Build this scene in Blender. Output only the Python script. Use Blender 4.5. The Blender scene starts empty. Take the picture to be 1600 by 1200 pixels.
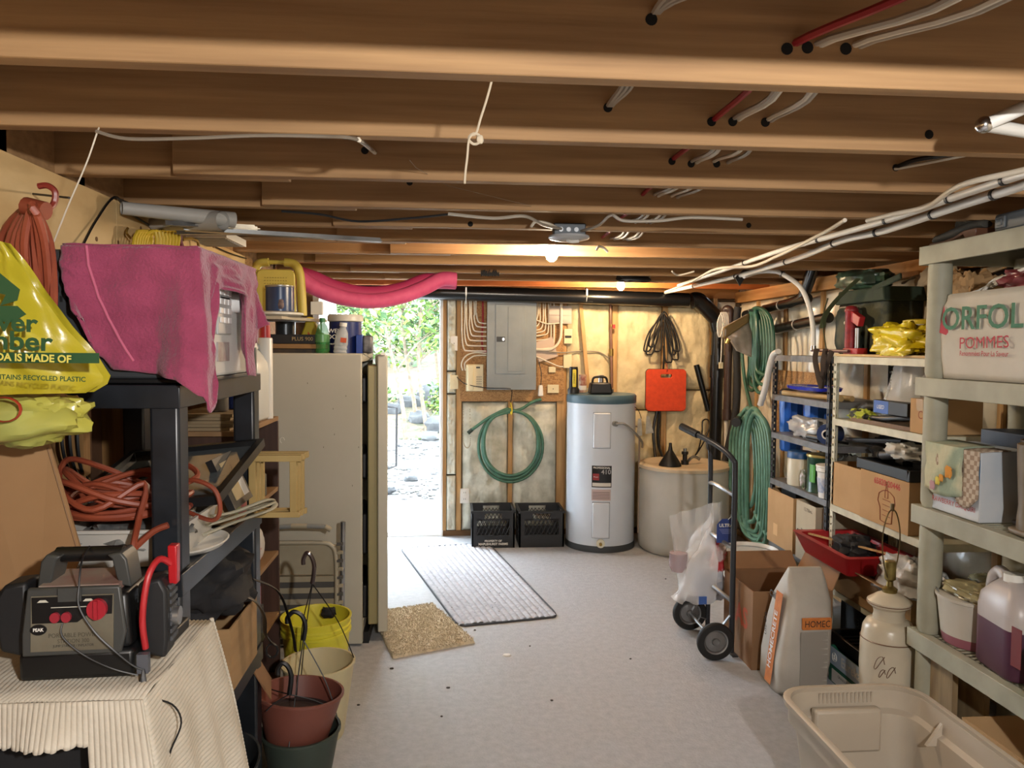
import bpy, bmesh, math, random
from mathutils import Vector, Matrix, noise, Euler
PI = math.pi
scn = bpy.context.scene
COL = scn.collection
random.seed(7)

# ------------------------------------------------------------------ camera
F = 1200.0; CH = 1.56
YAW, PIT, ROL = math.radians(4.62), math.radians(2.8), math.radians(0.4)
cam = bpy.data.cameras.new('camera'); camo = bpy.data.objects.new('camera', cam); COL.objects.link(camo)
cam.sensor_width = 36; cam.lens = 36 * F / 1600; cam.clip_start = 0.02; cam.clip_end = 500
CR = Matrix.Rotation(-YAW, 3, 'Z') @ Matrix.Rotation(PI / 2 - PIT, 3, 'X') @ Matrix.Rotation(ROL, 3, 'Z')
camo.matrix_world = Matrix.Translation((0, 0, CH)) @ CR.to_4x4()
scn.camera = camo
CP = Vector((0, 0, CH))
# surveying helpers: where a sight line meets a plane of the room
def ray(px, py): return CR @ Vector(((px - 800) / F, -(py - 600) / F, -1))
def PY(px, py, Y):
    a = ray(px, py); return CP + a * (Y / a.y)
def PX(px, py, X):
    a = ray(px, py); return CP + a * (X / a.x)
def PZ(px, py, Z):
    a = ray(px, py); return CP + a * ((Z - CH) / a.z)

# ------------------------------------------------------------------ view / world / lights
vs = scn.view_settings
vs.view_transform = 'Standard'; vs.look = 'None'; vs.gamma = 1; vs.use_curve_mapping = False
vs.exposure = 1.7
w = bpy.data.worlds.new('sky'); scn.world = w; w.use_nodes = True
wn = w.node_tree; bg = wn.nodes['Background']
bg.inputs[0].default_value = (0.80, 0.90, 1.0, 1); bg.inputs[1].default_value = 8

def lin(h):
    if isinstance(h, tuple): return (*h, 1)
    h = h.lstrip('#'); o = []
    for i in (0, 2, 4):
        c = int(h[i:i + 2], 16) / 255
        o.append(c / 12.92 if c <= .04045 else ((c + .055) / 1.055) ** 2.4)
    return (*o, 1)

_m = {}
def M(key, c1=None, c2=None, rough=.6, metal=0., kind=None, scale=8., bump=0., bscale=None, alpha=1., trans=0., emit=0., stretch=(1, 1, 1), coat=0., sheen=0., fac=(.35, .65), sss=0.):
    """procedural material, cached by name"""
    if key in _m: return _m[key]
    m = bpy.data.materials.new(key); m.use_nodes = True; _m[key] = m
    nt = m.node_tree; b = nt.nodes['Principled BSDF']; N = nt.nodes.new; L = nt.links.new
    b.inputs['Roughness'].default_value = rough; b.inputs['Metallic'].default_value = metal
    b.inputs['Base Color'].default_value = lin(c1); b.inputs['Alpha'].default_value = alpha
    b.inputs['Transmission Weight'].default_value = trans; b.inputs['Coat Weight'].default_value = coat
    b.inputs['Sheen Weight'].default_value = sheen
    if trans: b.inputs['IOR'].default_value = 1.2
    if emit:
        b.inputs['Emission Color'].default_value = lin(c1); b.inputs['Emission Strength'].default_value = emit
    tc = N('ShaderNodeTexCoord'); mp = N('ShaderNodeMapping'); mp.inputs['Scale'].default_value = stretch
    L(tc.outputs['Object'], mp.inputs['Vector'])
    def noise_n(sc, det=6, vec=None):
        n = N('ShaderNodeTexNoise'); n.inputs['Scale'].default_value = sc; n.inputs['Detail'].default_value = det
        L(vec or mp.outputs[0], n.inputs['Vector']); return n
    src = None
    if c2:
        ramp = N('ShaderNodeValToRGB'); ramp.color_ramp.elements[0].color = lin(c1); ramp.color_ramp.elements[1].color = lin(c2)
        ramp.color_ramp.elements[0].position = fac[0]; ramp.color_ramp.elements[1].position = fac[1]
        if kind == 'voronoi':
            v = N('ShaderNodeTexVoronoi'); v.inputs['Scale'].default_value = scale; n0 = noise_n(scale * .6)
            mx = N('ShaderNodeMixRGB'); mx.inputs[0].default_value = .35; L(mp.outputs[0], mx.inputs[1]); L(n0.outputs['Color'], mx.inputs[2])
            L(mx.outputs[0], v.inputs['Vector']); sp = N('ShaderNodeSeparateColor'); L(v.outputs['Color'], sp.inputs[0]); L(sp.outputs[0], ramp.inputs[0]); src = sp.outputs[0]
        elif kind == 'wave':
            v = N('ShaderNodeTexWave'); v.inputs['Scale'].default_value = scale; v.inputs['Distortion'].default_value = 3; v.inputs['Detail'].default_value = 3
            L(mp.outputs[0], v.inputs['Vector']); L(v.outputs['Fac'], ramp.inputs[0]); src = v.outputs['Fac']
        elif kind == 'brick':
            v = N('ShaderNodeTexChecker'); v.inputs['Scale'].default_value = scale; L(mp.outputs[0], v.inputs['Vector']); L(v.outputs['Fac'], ramp.inputs[0]); src = v.outputs['Fac']
        else:
            n = noise_n(scale); L(n.outputs['Fac'], ramp.inputs[0]); src = n.outputs['Fac']
        L(ramp.outputs[0], b.inputs['Base Color'])
    if bump:
        if bscale: src = noise_n(bscale).outputs['Fac']
        elif src is None: src = noise_n(scale).outputs['Fac']
        bp = N('ShaderNodeBump'); bp.inputs['Strength'].default_value = bump; bp.inputs['Distance'].default_value = .01
        L(src, bp.inputs['Height']); L(bp.outputs[0], b.inputs['Normal'])
    return m

# ------------------------------------------------------------------ scene-graph helpers
def tagp(o, label=None, cat=None, group=None, kind=None):
    if label: o['label'] = label
    if cat: o['category'] = cat
    if group: o['group'] = group
    if kind: o['kind'] = kind
    return o
def thing(name, label, cat, loc=(0, 0, 0), rz=0., group=None):
    o = bpy.data.objects.new(name, None); COL.objects.link(o); o.empty_display_size = .05
    o.location = loc; o.rotation_euler = (0, 0, rz)
    return tagp(o, label, cat, group)
def root_of(o):
    while o.parent: o = o.parent
    return o

def cr(pts, k=6, closed=False):
    """Catmull-Rom through the points"""
    P = [Vector(p) for p in pts]; n = len(P); out = []
    rng = range(n if closed else n - 1)
    for i in rng:
        if closed: a, b, c, d = P[(i - 1) % n], P[i], P[(i + 1) % n], P[(i + 2) % n]
        else: a, b, c, d = P[max(i - 1, 0)], P[i], P[i + 1], P[min(i + 2, n - 1)]
        for j in range(k):
            t = j / k
            out.append(.5 * ((2 * b) + (c - a) * t + (2 * a - 5 * b + 4 * c - d) * t * t + (3 * b - a - 3 * c + d) * t ** 3))
    if not closed: out.append(P[-1])
    return out

class MB:
    def __init__(s): s.v = []; s.f = []; s.mi = []
    def add(s, vs, fs, mi=0, T=None):
        n = len(s.v)
        s.v += [(T @ Vector(v)) if T is not None else Vector(v) for v in vs]
        s.f += [tuple(n + i for i in f) for f in fs]; s.mi += [mi] * len(fs); return s
    def box(s, a, b, mi=0, T=None, top=None):
        """axis box between corners; top=(sx,sy) scales the top face about its centre (taper)"""
        (x0, y0, z0), (x1, y1, z1) = a, b
        vs = [(x0, y0, z0), (x1, y0, z0), (x1, y1, z0), (x0, y1, z0), (x0, y0, z1), (x1, y0, z1), (x1, y1, z1), (x0, y1, z1)]
        if top:
            cx, cy = (x0 + x1) / 2, (y0 + y1) / 2
            vs = vs[:4] + [(cx + (x - cx) * top[0], cy + (y - cy) * top[1], z) for x, y, z in vs[4:]]
        return s.add(vs, [(0, 3, 2, 1), (4, 5, 6, 7), (0, 1, 5, 4), (1, 2, 6, 5), (2, 3, 7, 6), (3, 0, 4, 7)], mi, T)
    def cbox(s, c, d, mi=0, T=None, top=None):
        return s.box([c[i] - d[i] / 2 for i in range(3)], [c[i] + d[i] / 2 for i in range(3)], mi, T, top)
    def beam(s, p, q, wd, th, up=(0, 0, 1), mi=0):
        p, q = Vector(p), Vector(q); d = (q - p).normalized(); u = Vector(up); r = d.cross(u).normalized(); u = r.cross(d)
        vs = []
        for c in (p, q):
            for a, b in ((-1, -1), (1, -1), (1, 1), (-1, 1)): vs.append(c + r * a * wd / 2 + u * b * th / 2)
        return s.add(vs, [(0, 1, 2, 3), (7, 6, 5, 4), (0, 4, 5, 1), (1, 5, 6, 2), (2, 6, 7, 3), (3, 7, 4, 0)], mi)
    def loft(s, rings, closed=False, cap=True, mi=0, T=None, cyc=True):
        n = len(rings[0]); vs = [v for r in rings for v in r]; fs = []
        m = len(rings)
        for i in range(m if closed else m - 1):
            a, b = i * n, ((i + 1) % m) * n
            for j in range(n if cyc else n - 1):
                k = (j + 1) % n; fs.append((a + j, a + k, b + k, b + j))
        if cap and not closed:
            fs.append(tuple(reversed(range(n)))); fs.append(tuple((m - 1) * n + j for j in range(n)))
        return s.add(vs, fs, mi, T)
    def tube(s, pts, r, n=8, closed=False, cap=True, mi=0, flat=1.):
        P = [Vector(p) for p in pts]; m = len(P); rings = []
        nr = None
        for i in range(m):
            if closed: t = P[(i + 1) % m] - P[(i - 1) % m]
            else: t = P[min(i + 1, m - 1)] - P[max(i - 1, 0)]
            if t.length < 1e-9: t = Vector((0, 0, 1))
            t.normalize()
            if nr is None:
                nr = t.cross(Vector((0, 0, 1)))
                if nr.length < .1: nr = t.cross(Vector((1, 0, 0)))
            nr = (nr - t * nr.dot(t)); nr.normalize(); bn = t.cross(nr)
            rr = r[i] if isinstance(r, (list, tuple)) else r
            rings.append([P[i] + nr * math.cos(2 * PI * k / n) * rr + bn * math.sin(2 * PI * k / n) * rr * flat for k in range(n)])
        return s.loft(rings, closed, cap, mi)
    def cyl(s, p, q, r0, r1=None, n=16, mi=0, cap=True):
        return s.tube([p, q], [r0, r0 if r1 is None else r1], n, cap=cap, mi=mi)
    def lathe(s, prof, c=(0, 0, 0), n=24, mi=0, T=None, sx=1., sy=1., cap=False):
        """prof = [(r, z), ...] about the vertical axis through c; a profile may double back to give walls"""
        rings = [[Vector((c[0] + r * sx * math.cos(2 * PI * k / n), c[1] + r * sy * math.sin(2 * PI * k / n), c[2] + z)) for k in range(n)] for r, z in prof]
        return s.loft(rings, False, cap, mi, T)
    def prism(s, poly, th, T=None, mi=0):
        """poly in local XY, extruded along local +Z by th"""
        n = len(poly); vs = [(x, y, 0) for x, y in poly] + [(x, y, th) for x, y in poly]
        fs = [tuple(reversed(range(n))), tuple(range(n, 2 * n))] + [(i, (i + 1) % n, n + (i + 1) % n, n + i) for i in range(n)]
        return s.add(vs, fs, mi, T)
    def grid(s, fn, nu, nv, mi=0, cu=False):
        vs = [fn(i / nu, j / nv) for j in range(nv + 1) for i in range(nu + (0 if cu else 1))]; fs = []
        W = nu if cu else nu + 1
        for j in range(nv):
            for i in range(nu): fs.append((j * W + i, j * W + (i + 1) % W, (j + 1) * W + (i + 1) % W, (j + 1) * W + i))
        return s.add(vs, fs, mi)
    def blob(s, c, d, seed=0, amp=.15, freq=2.2, e=.75, nu=36, nv=22, mi=0, flatb=True, T=None):
        """crumpled closed lump: superellipsoid with noise"""
        def sg(a, p): return math.copysign(abs(a) ** p, a)
        o = Vector((seed * 3.7, seed * 1.3, seed * 7.1)); rings = []
        for j in range(nv + 1):
            ph = -PI / 2 + PI * j / nv; ring = []
            for i in range(nu):
                th = 2 * PI * i / nu
                p = Vector((sg(math.cos(ph), e) * sg(math.cos(th), e), sg(math.cos(ph), e) * sg(math.sin(th), e), sg(math.sin(ph), e)))
                q = p * freq + o
                k = 1 + amp * (noise.noise(q) + .6 * abs(noise.noise(q * 2.7)) + .35 * noise.noise(q * 5.3))
                p = Vector((p.x * d[0] / 2, p.y * d[1] / 2, p.z * d[2] / 2)) * k
                if flatb: p.z = max(p.z, -d[2] / 2)
                ring.append(Vector(c) + p)
            rings.append(ring)
        return s.loft(rings, False, False, mi, T)
    def build(s, name, mats, parent=None, smooth=None, bevel=0., sol=0., sub=0, world=False, label=None, cat=None, group=None, kind=None, bseg=2):
        me = bpy.data.meshes.new(name)
        off = Vector((0, 0, 0))
        if world and parent is not None: off = root_of(parent).location
        me.from_pydata([v - off for v in s.v], [], s.f)
        if not isinstance(mats, (list, tuple)): mats = [mats]
        for m in mats: me.materials.append(m)
        if len(mats) > 1: me.polygons.foreach_set('material_index', s.mi)
        bm = bmesh.new(); bm.from_mesh(me); bmesh.ops.remove_doubles(bm, verts=bm.verts, dist=1e-5)
        bmesh.ops.recalc_face_normals(bm, faces=bm.faces); bm.to_mesh(me); bm.free()
        if smooth is None: smooth = 40
        if smooth:
            me.shade_smooth()
            me.set_sharp_from_angle(angle=math.radians(smooth))
        o = bpy.data.objects.new(name, me); COL.objects.link(o); o.parent = parent
        if sol:
            md = o.modifiers.new('t', 'SOLIDIFY'); md.thickness = sol; md.offset = 0
        if sub:
            md = o.modifiers.new('s', 'SUBSURF'); md.levels = sub; md.render_levels = sub
        if bevel:
            md = o.modifiers.new('b', 'BEVEL'); md.width = bevel; md.segments = bseg; md.limit_method = 'ANGLE'; md.angle_limit = math.radians(35)
        return tagp(o, label, cat, group, kind)

def copy_tree(o, loc=None, rz=None, label=None, group=None, parent=None):
    c = o.copy(); COL.objects.link(c); c.parent = parent
    for ch in [x for x in bpy.data.objects if x.parent == o]: copy_tree(ch, parent=c)
    if loc is not None: c.location = loc
    if rz is not None: c.rotation_euler = (0, 0, rz)
    if label: c['label'] = label
    if group: c['group'] = group
    return c

R_FRONT = Matrix.Rotation(PI / 2, 4, 'X')                                 # lettering that faces the room's near end (-Y)
R_LEFT = Matrix.Rotation(-PI / 2, 4, 'Z') @ R_FRONT                       # faces -X
R_RIGHT = Matrix.Rotation(PI / 2, 4, 'Z') @ R_FRONT                       # faces +X
R_UP = Matrix.Identity(4)
def txt(s, size, loc, rot, mat, parent, bold=0., sx=1., align='CENTER', name='lettering', shear=0., world=True, spin=0.):
    cu = bpy.data.curves.new('t', 'FONT'); cu.body = s; cu.size = size; cu.align_x = align; cu.align_y = 'CENTER'
    cu.offset = bold; cu.shear = shear; cu.resolution_u = 3
    o = bpy.data.objects.new('t', cu); COL.objects.link(o)
    dg = bpy.context.evaluated_depsgraph_get(); me = bpy.data.meshes.new_from_object(o.evaluated_get(dg))
    bpy.data.objects.remove(o); bpy.data.curves.remove(cu)
    off = root_of(parent).location if (parent is not None and world) else Vector((0, 0, 0))
    me.transform(Matrix.Translation(Vector(loc) - off) @ rot @ Matrix.Rotation(spin, 4, 'Z') @ Matrix.Diagonal((sx, 1, 1, 1)))
    me.materials.clear(); me.materials.append(mat)
    ob = bpy.data.objects.new(name, me); COL.objects.link(ob); ob.parent = parent
    return ob
def decal(name, c, wd, ht, rot, mat, parent, th=.0008, world=True):
    """a printed label: a thin plate whose face looks along rot's normal"""
    off = Vector((0, 0, 0))
    b = MB(); b.cbox((0, 0, 0), (wd, ht, th), T=Matrix.Translation(Vector(c)) @ rot)
    return b.build(name, mat, parent, smooth=0, world=world)
def hang_pts(a, b, sag, k=10, side=(0, 0, -1)):
    a, b, s = Vector(a), Vector(b), Vector(side)
    return [a.lerp(b, i / k) + s * sag * 4 * (i / k) * (1 - i / k) for i in range(k + 1)]

# ------------------------------------------------------------------ shared materials
WOOD = M('joist wood', '#a8845a', '#886744', rough=.75, scale=3, stretch=(.6, 8, 14), bump=.15, fac=(.3, .7))
WOODLIT = M('joist wood bulb glow', '#c4783f', '#a8602f', rough=.75, scale=3, stretch=(.6, 8, 14), bump=.15)  # the far bulb's orange light put into the last joist's colour
STUD = M('stud wood', '#bf9a68', '#a88152', rough=.75, scale=4, stretch=(10, 10, .7), bump=.15)
PLY = M('plywood', '#d6ba88', '#bd9c68', rough=.7, scale=2.2, stretch=(1, 1.1, 3), bump=.1)
OSB = M('strand board', '#b8905f', '#7f5b38', rough=.8, kind='voronoi', scale=38, stretch=(1, 1, 2.2), bump=.2, fac=(0, 1))
SUBF = M('subfloor', '#8a5c35', '#744a2a', rough=.85, scale=5, stretch=(6, .6, 1))
CONC = M('concrete floor', '#9b9da1', '#adafb2', rough=.6, scale=30, bump=.3, bscale=90, fac=(.25, .75))
INS = M('insulation', '#d6d5c6', '#9c9d8c', rough=.8, scale=9, bump=1., bscale=14, fac=(.35, .75))
INSY = M('insulation yellowed', '#dbcca6', '#b5a681', rough=.8, scale=8, bump=1., bscale=14, fac=(.3, .75))
POLY = M('vapour sheet', '#e4ddcb', '#c9bfa6', rough=.22, scale=5, bump=.5, bscale=9, fac=(.35, .7))
BLK = M('black plastic', '#0c0d0f', rough=.45)
BLKM = M('matte black', '#101012', rough=.8)
ABS = M('black drain pipe', '#0d0e10', rough=.28)
WHT = M('white plastic', '#d9d7d0', rough=.4)
WIRE = M('white cable', '#cfc6b4', rough=.5)
REDW = M('red cable', '#8e1f28', rough=.45)
CARD = M('cardboard', '#a08159', '#93744e', rough=.85, scale=4, stretch=(1, 1, 5))
CARDD = M('cardboard dim', '#8d6a4a', '#7f5e40', rough=.85, scale=4)
STEEL = M('galvanised steel', '#9a9b9c', '#808284', rough=.35, metal=.85, scale=12)
CHROME = M('chrome', '#c9c9c9', rough=.18, metal=1)
DKM = M('dark shelf metal', '#2a2b2e', rough=.45, metal=.3)
GRYS = M('grey shelf lip metal', '#77787a', '#66686a', rough=.45, metal=.35, scale=20)
CRM = M('cream shelf metal', '#c9c6af', '#b6b29a', rough=.45, scale=14)
HOLE = M('hole black', '#050505', rough=.9)
RESIN = M('grey green resin', '#a19f8c', '#8f8d7b', rough=.6, scale=6, bump=.05)
RED = M('red paint', '#a01f24', rough=.4)
YEL = M('yellow plastic', '#d9c83a', rough=.4)
GREEN = M('green plastic', '#1f7a52', rough=.45)
INK = M('black ink', '#1b1b1b', rough=.7)
INKR = M('red ink', '#b03a35', rough=.7)
INKB = M('brown red ink', '#8a4a35', rough=.7)
WPAPER = M('white paper', '#cfcbc2', rough=.8)
CLEAR = M('clear film', '#f2f4f6', rough=.12, alpha=.36, bump=.8, bscale=14)
CLEARB = M('clear bottle plastic', '#e6ecec', rough=.15, alpha=.38)
# ================================================================== lights (the room's own bulbs)
def bulb_fixture(p, label, name='light_bulb', power=1., warm='#ffd9a0'):
    t = thing(name, label, 'light bulb', p)
    b = MB(); b.lathe([(.001, .03 - .062), (.012, -.031), (.022, -.022), (.0295, -.004), (.0295, .006), (.024, .022), (.015, .038), (.013, .05)], n=16)
    b.build('glass_bulb', M('lit bulb ' + warm, warm, emit=power), t)
    b = MB(); b.lathe([(.013, .048), (.014, .052), (.014, .07), (.03, .074), (.055, .085), (.055, .1), (.0, .1)], n=20)
    b.build('socket', M('porcelain', '#cfcabb', rough=.3), t)
    b = MB(); b.cyl((0, 0, .1), (0, 0, 2.253 - p.z), .045, n=12); b.build('mounting_box', M('box steel', '#6f7072', rough=.5, metal=.5), t)
    return t
B1 = bulb_fixture(PY(862, 398, 3.69), 'bright bare bulb glowing under the joists beside the metal junction box', power=380, warm='#ffe8c8')
B2 = bulb_fixture(PY(970, 447, 5.66), 'small orange-glowing bulb just before the back wall, above the black drain pipe', power=330, warm='#ffdcae')
def lamp(name, loc, e, c, r):
    l = bpy.data.lights.new(name, 'POINT'); l.energy = e; l.color = c; l.shadow_soft_size = r
    o = bpy.data.objects.new(name, l); COL.objects.link(o); o.location = loc; return o
lamp('rear_bulb_light', (.55, -.45, 1.9), 64, (1, .97, .94), .035)      # the bulb behind the photographer

# ================================================================== setting
S = 'structure'
XL, XR, YB, YN, ZJ, ZC = -1.06, 2.4, 6.27, -2.2, 2.02, 2.255
b = MB(); b.box((XL - .25, YN - .1, -.12), (XR + .25, YB + .14, 0)); floor = b.build('floor', CONC, kind=S)
b = MB()
for i, (px, py, s) in enumerate([(792, 1024, .012), (700, 1075, .008), (862, 1095, .006), (612, 1045, .009), (1098, 927, .008), (742, 985, .006), (985, 1030, .005), (560, 1102, .006), (828, 1010, .004), (1040, 905, .005), (690, 1120, .005)]):
    p = PZ(px, py, 0); b.blob((p.x, p.y, .002), (s * 2.2, s * 1.6, .006), seed=i, amp=.3, nu=8, nv=5)
b.build('floor_debris', M('grit', '#3a3733', rough=.9), floor, kind='stuff')
b = MB(); p = PZ(792, 1024, 0); b.lathe([(0, .006), (.014, .005), (.018, 0)], (p.x, p.y, 0), 10, sx=1.3)
tagp(b.build('disc', WHT), 'small white plastic cap lying alone on the open concrete floor', 'cap')
b = MB(); b.box((XL - .2, YN, ZC), (XR + .2, YB, ZC + .02)); ceil = b.build('ceiling', SUBF, kind=S)
JY = [-1.7, -1.27, -.84, -.41, .02, .45, .885, 1.325, 1.732, 2.169, 2.613, 3.017, 3.46, 3.889, 4.372, 4.862, 5.373, 5.879]
random.seed(3)
for i, y in enumerate(JY):
    b = MB(); m = WOODLIT if i == 17 else WOOD
    xs = -1.2 if i % 2 else -1.2
    spl = [-.62, -.45, -.5, -.3, -.75][i % 5]
    b.box((XL - .13, y, ZJ + .0005), (spl + .15, y + .038, ZC - .002)) if i > 8 else None
    b.box((spl if i > 8 else XL - .13, y - (.0385 if i > 8 else 0) + (.0385 if i > 8 else 0), ZJ + .0005), (XR + .13, y + .038, ZC - .002))
    if i > 8:                                   # lapped end of the neighbouring length
        b = MB(); b.box((spl, y, ZJ), (XR + .13, y + .038, ZC - .002)); b.box((XL - .13, y + .0385, ZJ), (spl + .3, y + .0765, ZC - .002))
    b.build('joist', m, ceil, bevel=.002, bseg=1)
# walls
b = MB(); b.box((XL - .25, YN - .1, 0), (XL - .14, YB + .14, ZC)); wl = b.build('wall_left', M('brown sheathing', '#5f4026', '#4a301c', rough=.9, scale=6), kind=S)
z0 = 1.5
for a, c in ((-2.2, -.1), (-.097, 1.1), (1.103, PX(181, 300, XL).y), (PX(181, 300, XL).y + .003, 4.1)):
    b = MB(); b.box((XL - .012, a, z0), (XL, c, ZJ - .004)); b.build('plywood_panel', PLY, wl)
b = MB(); b.box((XL - .013, 4.1, 1.45), (XL - .002, 6.2, ZJ - .004)); b.build('strand_panel', OSB, wl)
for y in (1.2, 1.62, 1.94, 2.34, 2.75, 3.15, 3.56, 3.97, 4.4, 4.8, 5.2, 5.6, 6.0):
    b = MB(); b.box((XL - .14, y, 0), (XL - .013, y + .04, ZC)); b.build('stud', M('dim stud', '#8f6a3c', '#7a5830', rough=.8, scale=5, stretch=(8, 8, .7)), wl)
b = MB(); b.box((XL - .02, YN, ZJ - .02), (XL - .013, YB, ZC)); b.build('rim_strip', WOOD, wl)
nailb = MB()
for i in range(40):
    y = 1.0 + random.random() * 3; z = 1.55 + random.random() * .45
    nailb.cyl((XL - .001, y, z), (XL + .0015, y, z), .004 + random.random() * .004, n=7)
nailb.build('plywood_knot', M('knot', '#6b4a2a', rough=.8), wl, kind='stuff')

b = MB(); b.box((XR + .1, YN - .1, 0), (XR + .2, YB + .14, ZC)); wr = b.build('wall_right', M('outer sheathing', '#7a5c3c', rough=.9), kind=S)
b = MB(); b.box((XL - .25, YN - .2, 0), (XR + .25, YN - .1, ZC)); b.build('wall_near', M('near wall grey', '#9a958a', rough=.9), kind=S)
def batt(x0, x1, z0, z1, mat, parent, axis='y', pos=YB, depth=.02, seed=0, n=14, name='insulation_batt'):
    """quilted batt: bulging grid facing the room"""
    b = MB()
    W = x1 - x0; H = z1 - z0; nv = max(4, int(n * H / max(W, .15) * .6))
    def fn(u, v):
        e = min(u, 1 - u, v * H / max(W, .01), (1 - v) * H / max(W, .01)); e = min(1, e * 5)
        q = Vector((x0 * 3 + u * W * 9, v * H * 7, seed * 5.)); d = depth * math.sin(e * PI / 2) + (.022 * noise.noise(q) + .014 * abs(noise.noise(q * 2.6)) + .006 * noise.noise(q * 6)) * e - .02
        a, z = x0 + u * W, z0 + v * H
        return (a, pos - d, z) if axis == 'y' else (pos - d, a, z)
    b.grid(fn, n * 2, min(nv * 2, 110)); return b.build(name, mat, parent, sol=.004)
# right wall: studs, sheet-covered batts, header plate
for i, y in enumerate([y for y in (-2.0, -1.4, -.8, -.2, .4, .95, 1.5, 2.05, 2.6, 3.15, 3.7, 4.25, 4.8, 5.35, 5.85)]):
    b = MB(); b.box((XR, y, .04), (XR + .1, y + .038, ZJ - .09)); b.build('stud', STUD, wr)
    nx = y + .55 if i < 13 else (5.85 if i == 13 else 6.27)
    batt(y + .04, nx, .04, ZJ - .09, POLY, wr, 'x', XR + .0, .03, i + 20, 10, 'sheeted_batt')
b = MB(); b.box((XR - .03, YN, ZJ - .085), (XR + .1, YB, ZJ - .002)); b.build('header_plate', M('header wood', '#cf9a5c', '#b57f45', rough=.75, scale=3, stretch=(8, .6, 8)), wr)
b = MB(); b.box((XR - .0, YN, 0), (XR + .1, YB, .038)); b.build('sill_plate', STUD, wr)
b = MB(); p = PX(1215, 578, XR - .04); q = PX(1290, 615, XR - .04)
b.box((XR - .045, q.y - .1, .95), (XR - .034, p.y, p.z)); b.build('strand_panel', OSB, wr)

# back wall
DX0, DX1, DZ = -.95, PY(689, 470, YB).x, PY(690, 466, YB).z
b = MB(); b.box((DX1 + .02, YB + .1, 0), (XR + .25, YB + .14, ZC)); b.box((XL - .25, YB + .1, 0), (DX0 - .02, YB + .14, ZC)); b.box((DX0 - .02, YB + .1, DZ + .03), (DX1 + .02, YB + .14, ZC))
wb = b.build('wall_back', M('outer sheathing', '#7a5c3c', rough=.9), kind=S)
def bx(px, Y=YB): return PY(px, 650, Y).x
def bz(py, Y=YB): return PY(800, py, Y).z
studs = [(690, 697.5), (713, 721), (794, 801), (870, 884), (955, 963), (1033, 1041)]
for a, c in studs:
    b = MB(); b.box((bx(a), YB, .045), (bx(c), YB + .1, ZJ - .05)); b.build('stud', STUD, wb, bevel=.002, bseg=1)
b = MB(); b.box((DX1 + .02, YB - .0, 0), (bx(737), YB + .1, .044)); b.build('sill_plate', M('dark sill', '#6f5236', rough=.9), wb)
b = MB(); b.box((bx(737) + .002, YB + .01, 0), (XR, YB + .1, .04)); b.build('sill_plate', M('dark sill', '#6f5236'), wb)
b = MB(); b.box((DX0 - .1, YB - .002, ZJ - .05), (XR, YB + .1, ZC)); b.build('top_plate', M('top plate wood', '#b5824c', '#9c6b3a', rough=.8, scale=4, stretch=(.7, 8, 8)), wb)
segs = [(698, 712.5, 462, 580, INS), (698, 712.5, 581, 615, INS), (698, 712.5, 616, 741, INS), (698, 712.5, 742, 832, INS), (722, 793.5, 628, 836, INS), (801.5, 869.5, 628, 836, INS),
        (884.5, 954.5, 466, 836, INSY), (963.5, 1032.5, 466, 640, INSY), (963.5, 1032.5, 642, 840, INSY), (1041.5, 1110, 466, 608, INSY), (1041.5, 1110, 610, 840, INSY)]
for i, (a, c, d, e, m) in enumerate(segs): batt(bx(a), bx(c), max(.045, bz(e)), bz(d), m, wb, seed=i, depth=.035)
batt(bx(1118), XR - .02, .045, bz(466), POLY, wb, seed=33, depth=.05)
b = MB()
b.box((bx(719), YB - .016, bz(627)), (bx(880), YB - .003, bz(464))); b.build('strand_panel', OSB, wb)
for py0, py1 in ((500, 545), (565, 640)):          # torn foil strips beside the corner stud
    b = MB(); b.grid(lambda u, v, py0=py0, py1=py1: (bx(1108 + 12 * u + 3 * noise.noise(Vector((v * 6, py0, 0)))), YB - .03 - .03 * noise.noise(Vector((u * 2, v * 5, py0))), bz(py0 + (py1 - py0) * v)), 5, 12)
    b.build('torn_facing', M('torn facing', '#c98f5d', '#d9c9a8', rough=.7, scale=10), wb, sol=.002)
b = MB(); b.box((bx(1111), YB - .01, .04), (bx(1117), YB + .1, ZJ - .05)); b.build('stud', STUD, wb)
# door frame and open leaf
WF = M('white door frame', '#dfe0de', rough=.4)
b = MB(); b.box((DX1, YB - .015, 0), (DX1 + .018, YB + .14, DZ + .02)); b.box((DX0 - .018, YB - .015, 0), (DX0, YB + .14, DZ + .02)); b.box((DX0, YB - .015, DZ), (DX1, YB + .14, DZ + .02))
b.box((DX1 - .012, YB + .05, 0), (DX1, YB + .09, DZ)); fr = b.build('trim_1', WF, kind=S, bevel=.002)
b = MB(); b.box((DX0, YB - .01, 0), (DX1, YB + .3, .02)); b.box((DX0, YB + .0, .02), (DX1, YB + .06, .035)); b.build('trim_2', M('door sill', '#dcdcd8', rough=.5), kind=S)
b = MB(); b.box((DX0 + .005, YB - .86, .03), (DX0 + .045, YB - .02, DZ - .01)); dr = b.build('door_1', WF, kind=S, bevel=.003)
b = MB()
for z in (.2, 1.05):
    for y in (YB - .78, YB - .4): b.box((DX0 + .045, y, z), (DX0 + .052, y + .3, z + .7))
b.build('door_panel', WF, dr, bevel=.004)
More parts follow.
